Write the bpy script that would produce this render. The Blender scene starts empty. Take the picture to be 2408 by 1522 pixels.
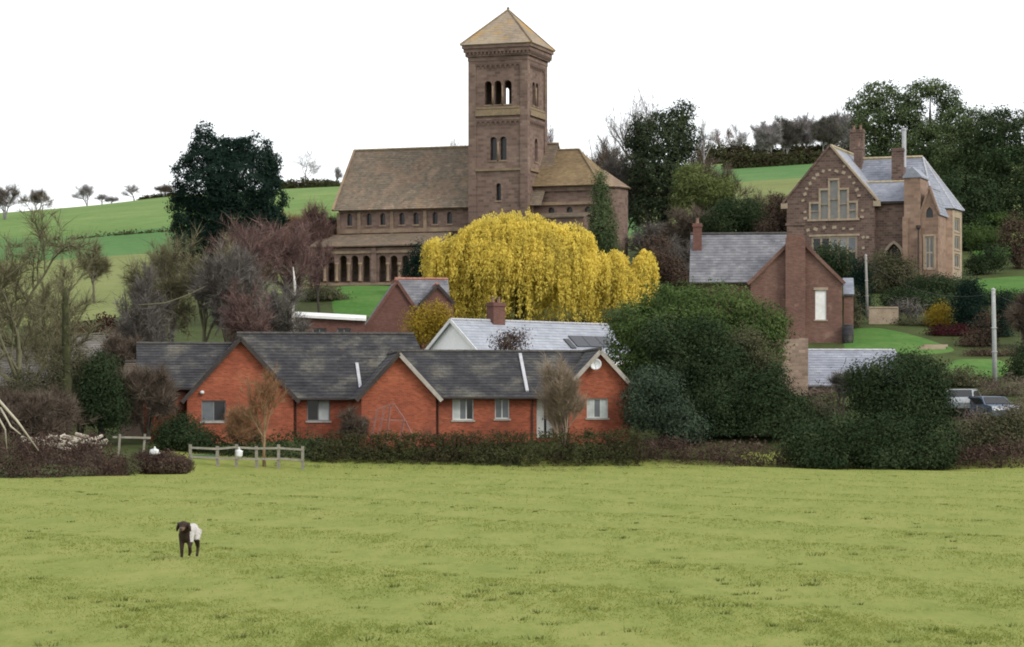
import bpy, math, random
import numpy as np
from mathutils import Vector, Matrix

# ------------------------------------------------------------------ camera, sky, sun, exposure
scene = bpy.context.scene
COL = scene.collection
FOC, CX, HY, CH = 6400.0, 1204.0, 989.0, 2.6       # focal length / centre / horizon in photo units, eye height in metres
cam_data = bpy.data.cameras.new('camera')
cam = bpy.data.objects.new('camera', cam_data)
COL.objects.link(cam)
cam.location = (0, 0, CH)
cam.rotation_euler = (math.radians(90), 0, 0)
cam_data.sensor_fit = 'HORIZONTAL'
cam_data.sensor_width = 36.0
cam_data.lens = 36.0 * FOC / 2408.0
cam_data.shift_y = (HY - 761.0) / 2408.0
cam_data.clip_start = 0.5
cam_data.clip_end = 9000
scene.camera = cam

SUN_EL, SUN_AZ = math.radians(38), math.radians(128)   # azimuth clockwise from +Y: light from the right, a little behind the camera
world = bpy.data.worlds.new('World')
scene.world = world
world.use_nodes = True
wn = world.node_tree.nodes
wl = world.node_tree.links
wn.clear()
w_out = wn.new('ShaderNodeOutputWorld')
w_mix = wn.new('ShaderNodeMixShader')
w_mix.inputs[0].default_value = 0.86
w_sky = wn.new('ShaderNodeTexSky')
w_sky.sky_type = 'NISHITA'
w_sky.sun_disc = False
w_sky.sun_elevation = SUN_EL
w_sky.sun_rotation = SUN_AZ
w_b1 = wn.new('ShaderNodeBackground')
w_b1.inputs[1].default_value = 0.10
w_b2 = wn.new('ShaderNodeBackground')                  # even high cloud
w_b2.inputs[0].default_value = (0.97, 0.985, 1.0, 1)
w_b2.inputs[1].default_value = 0.80
wl.new(w_sky.outputs[0], w_b1.inputs[0])
wl.new(w_b1.outputs[0], w_mix.inputs[1])
wl.new(w_b2.outputs[0], w_mix.inputs[2])
wl.new(w_mix.outputs[0], w_out.inputs[0])

sun_data = bpy.data.lights.new('sun', 'SUN')
sun_data.energy = 1.3
sun_data.angle = math.radians(22)
sun_data.color = (1.0, 0.95, 0.87)
sun = bpy.data.objects.new('sun', sun_data)
COL.objects.link(sun)
to_sun = Vector((math.sin(SUN_AZ) * math.cos(SUN_EL), math.cos(SUN_AZ) * math.cos(SUN_EL), math.sin(SUN_EL)))
sun.rotation_euler = to_sun.to_track_quat('Z', 'Y').to_euler()
sun.location = (40, -20, 80)

scene.view_settings.view_transform = 'Standard'
scene.view_settings.look = 'None'
scene.view_settings.gamma = 1.0
scene.view_settings.use_curve_mapping = False
scene.view_settings.exposure = 0.92
scene.cycles.use_denoising = True
scene.cycles.max_bounces = 6
scene.cycles.diffuse_bounces = 3
scene.cycles.transparent_max_bounces = 4
scene.cycles.pixel_filter_type = 'BLACKMAN_HARRIS'
scene.cycles.filter_width = 1.9
scene.render.film_transparent = False

random.seed(7)
RNG = np.random.default_rng(7)


def P(px, py, Y):
    return Vector(((px - CX) / FOC * Y, Y, CH + (HY - py) / FOC * Y))


def X_at(px, Y):
    return (px - CX) / FOC * Y


def Z_at(py, Y):
    return CH + (HY - py) / FOC * Y


# ------------------------------------------------------------------ materials
def srgb(r, g, b):
    f = lambda c: (c / 255 / 12.92) if c / 255 <= 0.04045 else ((c / 255 + 0.055) / 1.055) ** 2.4
    return (f(r), f(g), f(b))


def _rgba(c):
    return (c[0], c[1], c[2], 1.0)


def ramp(nt, stops):
    r = nt.nodes.new('ShaderNodeValToRGB')
    e = r.color_ramp.elements
    while len(e) > 1:
        e.remove(e[-1])
    e[0].position = stops[0][0]
    e[0].color = _rgba(stops[0][1])
    for p, c in stops[1:]:
        n = e.new(p)
        n.color = _rgba(c)
    return r


def noise(nt, scale, detail=5, vec=None, rough=0.6):
    n = nt.nodes.new('ShaderNodeTexNoise')
    n.inputs['Scale'].default_value = scale
    n.inputs['Detail'].default_value = detail
    n.inputs['Roughness'].default_value = rough
    if vec is not None:
        nt.links.new(vec, n.inputs['Vector'])
    return n


def mix(nt, mode, fac, a, b):
    m = nt.nodes.new('ShaderNodeMix')
    m.data_type = 'RGBA'
    m.blend_type = mode
    for sock, val in ((m.inputs[0], fac), (m.inputs[6], a), (m.inputs[7], b)):
        if hasattr(val, 'is_linked'):
            nt.links.new(val, sock)
        elif isinstance(val, (int, float)):
            sock.default_value = val
        else:
            sock.default_value = _rgba(val)
    return m.outputs[2]


def base_mat(name, rough=0.9, spec=0.2):
    m = bpy.data.materials.new(name)
    m.use_nodes = True
    nt = m.node_tree
    b = nt.nodes['Principled BSDF']
    b.inputs['Roughness'].default_value = rough
    b.inputs['Specular IOR Level'].default_value = spec
    return m, nt, b


def bump(nt, b, height, strength=0.4, dist=0.03):
    n = nt.nodes.new('ShaderNodeBump')
    n.inputs['Strength'].default_value = strength
    n.inputs['Distance'].default_value = dist
    nt.links.new(height, n.inputs['Height'])
    nt.links.new(n.outputs[0], b.inputs['Normal'])


def mottled(name, stops, scale=1.0, fine=8.0, rough=0.9, spec=0.15, bump_s=0.3, fine_amt=0.35):
    """colours drifting over the surface in broad patches, with fine grain on top"""
    m, nt, b = base_mat(name, rough, spec)
    tc = nt.nodes.new('ShaderNodeTexCoord')
    n1 = noise(nt, scale, 6, tc.outputs['Object'], 0.65)
    n2 = noise(nt, fine, 4, tc.outputs['Object'])
    r = ramp(nt, stops)
    nt.links.new(n1.outputs[0], r.inputs[0])
    g = ramp(nt, [(0.3, (0.55, 0.55, 0.55)), (0.7, (1.25, 1.25, 1.25))])
    nt.links.new(n2.outputs[0], g.inputs[0])
    c = mix(nt, 'MULTIPLY', fine_amt, r.outputs[0], g.outputs[0])
    nt.links.new(c, b.inputs['Base Color'])
    if bump_s:
        bump(nt, b, n2.outputs[0], bump_s, 0.05)
    return m


def masonry(name, stops, bw=0.23, bh=0.075, mortar=(0.3, 0.25, 0.22), msize=0.010, scale=0.35, rough=0.92, contrast=0.35, stain=None, bump_s=0.5, mfac=0.8):
    """coursed brick or stone laid in UV metres, with patchy weathering"""
    m, nt, b = base_mat(name, rough, 0.15)
    uv = nt.nodes.new('ShaderNodeUVMap')
    uv.uv_map = 'UVMap'
    tc = nt.nodes.new('ShaderNodeTexCoord')
    br = nt.nodes.new('ShaderNodeTexBrick')
    br.inputs['Scale'].default_value = 1.0
    br.inputs['Brick Width'].default_value = bw
    br.inputs['Row Height'].default_value = bh
    br.inputs['Mortar Size'].default_value = msize
    br.inputs['Color1'].default_value = (1 - contrast, 1 - contrast, 1 - contrast, 1)
    br.inputs['Color2'].default_value = (1 + contrast * 0.6, 1 + contrast * 0.6, 1 + contrast * 0.6, 1)
    br.inputs['Mortar'].default_value = (1, 1, 1, 1)
    nt.links.new(uv.outputs[0], br.inputs['Vector'])
    n1 = noise(nt, scale, 6, tc.outputs['Object'], 0.68)
    r = ramp(nt, stops)
    nt.links.new(n1.outputs[0], r.inputs[0])
    c = mix(nt, 'MULTIPLY', 0.8, r.outputs[0], br.outputs[0])
    mm = nt.nodes.new('ShaderNodeMath')
    mm.operation = 'MULTIPLY'
    mm.inputs[1].default_value = mfac
    nt.links.new(br.outputs['Fac'], mm.inputs[0])
    c = mix(nt, 'MIX', mm.outputs[0], c, mortar)
    if stain is not None:
        n3 = noise(nt, stain[1], 7, tc.outputs['Object'], 0.7)
        rr = ramp(nt, [(stain[2], (0, 0, 0)), (stain[2] + 0.14, (1, 1, 1))])
        nt.links.new(n3.outputs[0], rr.inputs[0])
        c = mix(nt, 'MIX', rr.outputs[0], c, stain[0])
    nt.links.new(c, b.inputs['Base Color'])
    inv = nt.nodes.new('ShaderNodeMath')
    inv.operation = 'SUBTRACT'
    inv.inputs[0].default_value = 1.0
    nt.links.new(br.outputs['Fac'], inv.inputs[1])
    bump(nt, b, inv.outputs[0], bump_s, 0.012)
    return m


def foliage(name, stops, clump=0.5, trans=0.25, rough=0.7, vary=0.28):
    """each leaf its own shade, with broad drifts of colour through the plant"""
    m = bpy.data.materials.new(name)
    m.use_nodes = True
    nt = m.node_tree
    nt.nodes.clear()
    out = nt.nodes.new('ShaderNodeOutputMaterial')
    geo = nt.nodes.new('ShaderNodeNewGeometry')
    tc = nt.nodes.new('ShaderNodeTexCoord')
    n1 = noise(nt, clump, 3, tc.outputs['Object'])
    add = nt.nodes.new('ShaderNodeMath')
    add.operation = 'MULTIPLY_ADD'
    add.inputs[1].default_value = vary
    nt.links.new(geo.outputs['Random Per Island'], add.inputs[0])
    sub = nt.nodes.new('ShaderNodeMath')
    sub.operation = 'SUBTRACT'
    sub.inputs[1].default_value = vary * 0.5
    nt.links.new(n1.outputs[0], sub.inputs[0])
    nt.links.new(sub.outputs[0], add.inputs[2])
    r = ramp(nt, stops)
    nt.links.new(add.outputs[0], r.inputs[0])
    d = nt.nodes.new('ShaderNodeBsdfDiffuse')
    t = nt.nodes.new('ShaderNodeBsdfTranslucent')
    nt.links.new(r.outputs[0], d.inputs[0])
    nt.links.new(r.outputs[0], t.inputs[0])
    mx = nt.nodes.new('ShaderNodeMixShader')
    mx.inputs[0].default_value = trans
    nt.links.new(d.outputs[0], mx.inputs[1])
    nt.links.new(t.outputs[0], mx.inputs[2])
    nt.links.new(mx.outputs[0], out.inputs[0])
    return m


def plain(name, c, rough=0.7, spec=0.3, metal=0.0):
    m, nt, b = base_mat(name, rough, spec)
    tc = nt.nodes.new('ShaderNodeTexCoord')
    n = noise(nt, 3.0, 4, tc.outputs['Object'])
    g = ramp(nt, [(0.3, tuple(x * 0.82 for x in c)), (0.7, tuple(min(1, x * 1.1) for x in c))])
    nt.links.new(n.outputs[0], g.inputs[0])
    nt.links.new(g.outputs[0], b.inputs['Base Color'])
    b.inputs['Metallic'].default_value = metal
    return m


M = {}
# buildings
M['church_stone'] = masonry('church_stone', [(0.28, (0.110, 0.075, 0.062)), (0.5, (0.168, 0.115, 0.093)), (0.72, (0.235, 0.172, 0.138))],
                            0.55, 0.26, (0.17, 0.12, 0.10), 0.02, 0.22, contrast=0.4, stain=((0.17, 0.145, 0.075), 0.35, 0.60))
M['church_trim'] = mottled('church_trim', [(0.3, (0.1564, 0.1104, 0.0833)), (0.55, (0.2484, 0.1840, 0.1274)), (0.75, (0.3036, 0.2300, 0.1176))], 0.8, 6)
M['lichen_stone'] = mottled('lichen_stone', [(0.3, (0.1530, 0.1148, 0.0855)), (0.5, (0.2125, 0.1615, 0.1045)), (0.7, (0.2635, 0.1997, 0.1187))], 1.2, 7)
M['church_tile'] = masonry('church_tile', [(0.25, (0.120, 0.090, 0.065)), (0.42, (0.215, 0.155, 0.112)), (0.54, (0.145, 0.122, 0.092)), (0.66, (0.265, 0.190, 0.138)), (0.8, (0.20, 0.175, 0.11))],
                           0.32, 0.22, (0.09, 0.07, 0.055), 0.012, 0.42, contrast=0.3, stain=((0.23, 0.165, 0.085), 0.5, 0.58), mfac=0.5)
M['gold_tile'] = masonry('gold_tile', [(0.3, (0.1530, 0.1104, 0.0660)), (0.55, (0.2115, 0.1518, 0.0850)), (0.75, (0.2610, 0.1886, 0.1050))],
                         0.32, 0.22, (0.12, 0.09, 0.05), 0.012, 0.4, contrast=0.3, mfac=0.5)
M['tower_tile'] = masonry('tower_tile', [(0.25, (0.22, 0.175, 0.130)), (0.5, (0.30, 0.245, 0.185)), (0.75, (0.35, 0.29, 0.21))],
                          0.32, 0.2, (0.2, 0.16, 0.12), 0.012, 0.4, contrast=0.2, stain=((0.38, 0.235, 0.075), 0.42, 0.50), mfac=0.5)
M['dark_void'] = plain('dark_void', (0.012, 0.010, 0.010), 0.9, 0.1)
M['old_glass'] = plain('old_glass', (0.022, 0.021, 0.023), 0.25, 0.4)
M['orange_brick'] = masonry('orange_brick', [(0.25, (0.1972, 0.0510, 0.0285)), (0.5, (0.2784, 0.0755, 0.0396)), (0.75, (0.3654, 0.1173, 0.0626))],
                            0.225, 0.075, (0.26, 0.13, 0.09), 0.010, 0.7, contrast=0.42, stain=((0.165, 0.058, 0.040), 0.45, 0.55), mfac=0.5)
M['red_brick'] = masonry('red_brick', [(0.25, (0.0968, 0.0515, 0.0420)), (0.5, (0.1408, 0.0762, 0.0599)), (0.75, (0.1980, 0.1215, 0.0945))],
                         0.225, 0.075, (0.26, 0.17, 0.14), 0.010, 0.45, contrast=0.35, stain=((0.28, 0.18, 0.14), 0.6, 0.58), mfac=0.5)
M['dull_brick'] = masonry('dull_brick', [(0.25, (0.090, 0.044, 0.036)), (0.5, (0.128, 0.062, 0.050)), (0.75, (0.165, 0.088, 0.070))],
                          0.225, 0.075, (0.20, 0.12, 0.10), 0.010, 0.5, contrast=0.3, mfac=0.5)
M['school_stone'] = masonry('school_stone', [(0.25, (0.085, 0.058, 0.048)), (0.5, (0.130, 0.086, 0.070)), (0.75, (0.180, 0.128, 0.104))],
                            0.45, 0.2, (0.17, 0.13, 0.11), 0.018, 0.5, contrast=0.5)
M['pink_stone'] = masonry('pink_stone', [(0.25, (0.175, 0.115, 0.085)), (0.5, (0.245, 0.162, 0.120)), (0.75, (0.30, 0.215, 0.160))],
                          0.6, 0.28, (0.25, 0.17, 0.13), 0.018, 0.4, contrast=0.3)
M['buff_stone'] = mottled('buff_stone', [(0.3, (0.2550, 0.1974, 0.1386)), (0.55, (0.3400, 0.2730, 0.2016)), (0.75, (0.3910, 0.3192, 0.2352))], 1.5, 9)
M['rubble_stone'] = masonry('rubble_stone', [(0.25, (0.19, 0.135, 0.10)), (0.5, (0.28, 0.20, 0.155)), (0.75, (0.34, 0.26, 0.20))],
                            0.4, 0.2, (0.22, 0.18, 0.14), 0.02, 0.6, contrast=0.4)
M['slate_dark'] = masonry('slate_dark', [(0.25, (0.024, 0.023, 0.028)), (0.48, (0.042, 0.041, 0.045)), (0.56, (0.066, 0.064, 0.060)), (0.70, (0.125, 0.118, 0.100))],
                          0.3, 0.22, (0.03, 0.03, 0.032), 0.010, 0.75, contrast=0.35, rough=0.75, stain=((0.125, 0.112, 0.085), 0.8, 0.58), mfac=0.6)
M['slate_blue'] = masonry('slate_blue', [(0.25, (0.170, 0.183, 0.220)), (0.5, (0.235, 0.248, 0.290)), (0.75, (0.31, 0.322, 0.365))],
                          0.35, 0.25, (0.13, 0.13, 0.15), 0.010, 0.8, contrast=0.22, rough=0.55, mfac=0.5)
M['slate_pale'] = masonry('slate_pale', [(0.25, (0.23, 0.245, 0.28)), (0.5, (0.30, 0.315, 0.355)), (0.75, (0.36, 0.375, 0.41))],
                          0.35, 0.25, (0.2, 0.21, 0.23), 0.010, 0.7, contrast=0.16, rough=0.5, mfac=0.5)
M['slate_grey'] = masonry('slate_grey', [(0.25, (0.100, 0.100, 0.112)), (0.5, (0.160, 0.160, 0.175)), (0.75, (0.25, 0.245, 0.25))],
                          0.35, 0.25, (0.10, 0.10, 0.11), 0.010, 0.9, contrast=0.3, rough=0.6, mfac=0.5)
M['stone_tile'] = masonry('stone_tile', [(0.3, (0.095, 0.085, 0.075)), (0.55, (0.165, 0.150, 0.138)), (0.75, (0.26, 0.245, 0.23))],
                          0.4, 0.28, (0.1, 0.09, 0.08), 0.014, 0.8, contrast=0.35, mfac=0.5)
M['brown_tile'] = masonry('brown_tile', [(0.3, (0.090, 0.068, 0.052)), (0.55, (0.130, 0.100, 0.078)), (0.75, (0.17, 0.138, 0.11))],
                          0.3, 0.22, (0.08, 0.06, 0.05), 0.014, 0.8, contrast=0.3, mfac=0.5)
M['ridge_red'] = mottled('ridge_red', [(0.3, (0.30, 0.12, 0.085)), (0.7, (0.42, 0.22, 0.165))], 2, 8)
M['ridge_buff'] = mottled('ridge_buff', [(0.3, (0.33, 0.27, 0.17)), (0.7, (0.45, 0.38, 0.25))], 2, 8)
M['ridge_dark'] = mottled('ridge_dark', [(0.3, (0.050, 0.047, 0.045)), (0.7, (0.095, 0.09, 0.082))], 2, 8)
M['white_paint'] = mottled('white_paint', [(0.3, (0.62, 0.61, 0.58)), (0.7, (0.76, 0.76, 0.74))], 1.5, 8, 0.6, 0.3, 0.1, 0.2)
M['white_render'] = mottled('white_render', [(0.3, (0.82, 0.82, 0.80)), (0.7, (0.90, 0.90, 0.89))], 0.8, 10, 0.8, 0.2, 0.2, 0.2)
M['cream_render'] = mottled('cream_render', [(0.3, (0.22, 0.175, 0.135)), (0.7, (0.31, 0.255, 0.20))], 0.9, 9)
M['grey_board'] = mottled('grey_board', [(0.3, (0.25, 0.225, 0.20)), (0.7, (0.38, 0.35, 0.31))], 2, 9, 0.8)
M['dark_board'] = mottled('dark_board', [(0.3, (0.035, 0.028, 0.026)), (0.7, (0.06, 0.05, 0.046))], 2, 9, 0.7)
M['lead'] = mottled('lead', [(0.3, (0.32, 0.32, 0.34)), (0.7, (0.45, 0.45, 0.47))], 2, 9, 0.5, 0.4)
M['window_white'] = plain('window_white', (0.52, 0.53, 0.51), 0.5, 0.4)
M['window_grey'] = plain('window_grey', (0.17, 0.175, 0.18), 0.5, 0.4)
M['glass_dark'] = plain('glass_dark', (0.018, 0.019, 0.021), 0.12, 0.35)
M['glass_grey'] = plain('glass_grey', (0.11, 0.12, 0.13), 0.18, 0.4)
M['glass_pale'] = plain('glass_pale', (0.215, 0.215, 0.205), 0.3, 0.4)
M['curtain'] = plain('curtain', (0.42, 0.45, 0.44), 0.6, 0.3)
M['panel_dark'] = plain('panel_dark', (0.020, 0.021, 0.028), 0.25, 0.5)
M['pot'] = plain('pot', (0.20, 0.12, 0.085))
M['fence_wood'] = mottled('fence_wood', [(0.3, (0.17, 0.155, 0.125)), (0.7, (0.27, 0.25, 0.21))], 3, 12)
M['pole_grey'] = mottled('pole_grey', [(0.3, (0.27, 0.28, 0.27)), (0.7, (0.37, 0.38, 0.37))], 1.5, 12)
M['pole_wood'] = mottled('pole_wood', [(0.3, (0.20, 0.195, 0.175)), (0.7, (0.27, 0.26, 0.24))], 1.5, 12)
M['pink_wood'] = mottled('pink_wood', [(0.3, (0.21, 0.095, 0.078)), (0.7, (0.30, 0.145, 0.118))], 3, 12)
M['white_plastic'] = plain('white_plastic', (0.60, 0.61, 0.61), 0.5, 0.4)
M['green_sheet'] = plain('green_sheet', (0.065, 0.14, 0.085), 0.7, 0.2)
# bark
M['bark_grey'] = mottled('bark_grey', [(0.3, (0.085, 0.072, 0.058)), (0.7, (0.145, 0.125, 0.10))], 2, 9)
M['bark_dark'] = mottled('bark_dark', [(0.3, (0.035, 0.030, 0.026)), (0.7, (0.065, 0.056, 0.048))], 2, 9)
M['bark_pale'] = mottled('bark_pale', [(0.3, (0.33, 0.295, 0.235)), (0.7, (0.47, 0.43, 0.35))], 2, 9)
M['bark_olive'] = mottled('bark_olive', [(0.3, (0.105, 0.10, 0.06)), (0.7, (0.17, 0.16, 0.10))], 2, 9)
M['bark_moss'] = mottled('bark_moss', [(0.3, (0.022, 0.022, 0.012)), (0.5, (0.045, 0.047, 0.022)), (0.7, (0.075, 0.080, 0.033))], 1.6, 8, bump_s=0.8)
M['bark_birch'] = mottled('bark_birch', [(0.3, (0.42, 0.40, 0.36)), (0.6, (0.56, 0.54, 0.50)), (0.72, (0.10, 0.09, 0.08))], 3, 9)
M['bark_orange'] = mottled('bark_orange', [(0.3, (0.19, 0.125, 0.07)), (0.7, (0.29, 0.20, 0.12))], 2, 9)


def twig_mat(name, a, b):
    return foliage(name, [(0.2, a), (0.8, b)], 0.4, 0.0, vary=0.6)


M['twig_grey'] = twig_mat('twig_grey', (0.085, 0.075, 0.066), (0.17, 0.155, 0.14))
M['twig_lilac'] = twig_mat('twig_lilac', (0.19, 0.17, 0.175), (0.33, 0.31, 0.31))
M['twig_olive'] = twig_mat('twig_olive', (0.105, 0.095, 0.055), (0.19, 0.175, 0.105))
M['twig_red'] = twig_mat('twig_red', (0.105, 0.060, 0.055), (0.19, 0.125, 0.112))
M['twig_brown'] = twig_mat('twig_brown', (0.075, 0.056, 0.043), (0.155, 0.125, 0.098))
M['twig_beige'] = twig_mat('twig_beige', (0.19, 0.145, 0.105), (0.31, 0.25, 0.19))
M['twig_orange'] = twig_mat('twig_orange', (0.17, 0.095, 0.05), (0.31, 0.185, 0.11))
# leaves
M['leaf_yew'] = foliage('leaf_yew', [(0.2, (0.0075, 0.0143, 0.0117)), (0.6, (0.0163, 0.0312, 0.0234)), (0.85, (0.0300, 0.0520, 0.0338))], 0.45, 0.1)
M['leaf_ivy'] = foliage('leaf_ivy', [(0.2, (0.0198, 0.0258, 0.0156)), (0.6, (0.0428, 0.0573, 0.0312)), (0.85, (0.0789, 0.0946, 0.0459))], 0.4, 0.15)
M['leaf_holly'] = foliage('leaf_holly', [(0.2, (0.0144, 0.0242, 0.0123)), (0.6, (0.0373, 0.0557, 0.0270)), (0.85, (0.0789, 0.0968, 0.0491))], 0.5, 0.15)
M['leaf_blue'] = foliage('leaf_blue', [(0.2, (0.0260, 0.0392, 0.0272)), (0.6, (0.0550, 0.0764, 0.0510)), (0.85, (0.0850, 0.1098, 0.0697))], 0.5, 0.2)
M['leaf_green'] = foliage('leaf_green', [(0.2, (0.0342, 0.0569, 0.0201)), (0.55, (0.0763, 0.1161, 0.0374)), (0.85, (0.1513, 0.1836, 0.0736))], 0.35, 0.3)
M['leaf_light'] = foliage('leaf_light', [(0.2, (0.070, 0.090, 0.030)), (0.55, (0.125, 0.155, 0.055)), (0.85, (0.19, 0.215, 0.08))], 0.4, 0.3)
M['leaf_pine'] = foliage('leaf_pine', [(0.2, (0.0345, 0.0514, 0.0229)), (0.55, (0.0725, 0.0998, 0.0459)), (0.85, (0.1466, 0.1693, 0.0790))], 0.35, 0.15)
M['leaf_yellow'] = foliage('leaf_yellow', [(0.15, (0.3799, 0.3093, 0.0818)), (0.5, (0.7123, 0.5736, 0.1126)), (0.85, (0.9023, 0.7347, 0.1738))], 0.3, 0.4)
M['leaf_gold'] = foliage('leaf_gold', [(0.15, (0.15, 0.10, 0.016)), (0.5, (0.29, 0.205, 0.028)), (0.85, (0.40, 0.29, 0.045))], 0.5, 0.3)
M['leaf_brown'] = foliage('leaf_brown', [(0.2, (0.040, 0.027, 0.021)), (0.55, (0.080, 0.055, 0.042)), (0.85, (0.135, 0.10, 0.072))], 0.5, 0.1)
M['leaf_bramble'] = foliage('leaf_bramble', [(0.2, (0.0321, 0.0196, 0.0176)), (0.5, (0.0670, 0.0439, 0.0361)), (0.72, (0.1071, 0.0802, 0.0586)), (0.9, (0.0982, 0.1125, 0.0489))], 0.7, 0.1)
M['leaf_wine'] = foliage('leaf_wine', [(0.2, (0.0263, 0.0072, 0.0099)), (0.6, (0.0562, 0.0162, 0.0198)), (0.85, (0.0900, 0.0315, 0.0324))], 0.6, 0.2)
M['leaf_hedge'] = foliage('leaf_hedge', [(0.2, (0.0288, 0.0234, 0.0154)), (0.45, (0.0557, 0.0467, 0.0269)), (0.62, (0.0461, 0.0585, 0.0230)), (0.85, (0.1104, 0.0926, 0.0528))], 0.55, 0.15)
M['leaf_olive'] = foliage('leaf_olive', [(0.2, (0.045, 0.045, 0.026)), (0.55, (0.088, 0.086, 0.050)), (0.85, (0.14, 0.138, 0.085))], 0.5, 0.2)
# ------------------------------------------------------------------ object helpers
def tag(o, label=None, cat=None, group=None, kind=None):
    if label: o['label'] = label
    if cat: o['category'] = cat
    if group: o['group'] = group
    if kind: o['kind'] = kind
    return o


def thing(name, label, cat, loc=(0, 0, 0), rotz=0.0, group=None):
    o = bpy.data.objects.new(name, None)
    o.empty_display_size = 0.3
    COL.objects.link(o)
    o.location = loc
    o.rotation_euler = (0, 0, rotz)
    return tag(o, label, cat, group)


def mesh_from(name, verts, faces, mat, uv=True, smooth=False):
    me = bpy.data.meshes.new(name)
    me.from_pydata(verts, [], faces)
    if uv and faces:
        lay = me.uv_layers.new(name='UVMap')
        n = len(me.loops)
        li = np.zeros(n, dtype=np.int32)
        me.loops.foreach_get('vertex_index', li)
        co = np.zeros(len(me.vertices) * 3)
        me.vertices.foreach_get('co', co)
        co = co.reshape(-1, 3)
        nf = len(me.polygons)
        nr = np.zeros(nf * 3)
        me.polygons.foreach_get('normal', nr)
        nr = nr.reshape(-1, 3)
        tot = np.zeros(nf, dtype=np.int32)
        me.polygons.foreach_get('loop_total', tot)
        fi = np.repeat(np.arange(nf), tot)
        t = np.stack([-nr[:, 1], nr[:, 0], np.zeros(nf)], 1)
        l = np.linalg.norm(t, axis=1)
        flat = l < 1e-3
        t[flat] = (1, 0, 0)
        l[flat] = 1
        t /= l[:, None]
        b = np.cross(nr, t)
        pc = co[li]
        uvs = np.stack([(pc * t[fi]).sum(1), (pc * b[fi]).sum(1)], 1)
        lay.data.foreach_set('uv', uvs.astype(np.float32).ravel())
    if smooth:
        me.polygons.foreach_set('use_smooth', [True] * len(me.polygons))
    me.materials.append(M[mat] if isinstance(mat, str) else mat)
    return me


def link(name, me, parent=None, mtx=None):
    o = bpy.data.objects.new(name, me)
    COL.objects.link(o)
    if parent is not None:
        o.parent = parent
    if mtx is not None:
        o.matrix_local = mtx
    return o


def npmesh(name, V, Fq, mat, parent=None, smooth=False, mtx=None):
    """bulk mesh from numpy arrays: V (n,3), Fq (m,k)"""
    me = bpy.data.meshes.new(name)
    V = np.ascontiguousarray(V, dtype=np.float32)
    Fq = np.ascontiguousarray(Fq, dtype=np.int32)
    m, k = Fq.shape
    me.vertices.add(len(V))
    me.vertices.foreach_set('co', V.ravel())
    me.loops.add(m * k)
    me.loops.foreach_set('vertex_index', Fq.ravel())
    me.polygons.add(m)
    me.polygons.foreach_set('loop_start', np.arange(0, m * k, k, dtype=np.int32))
    me.polygons.foreach_set('loop_total', np.full(m, k, dtype=np.int32))
    if smooth:
        me.polygons.foreach_set('use_smooth', np.ones(m, dtype=bool))
    me.update(calc_edges=True)
    me.materials.append(M[mat] if isinstance(mat, str) else mat)
    return link(name, me, parent, mtx)


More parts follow.
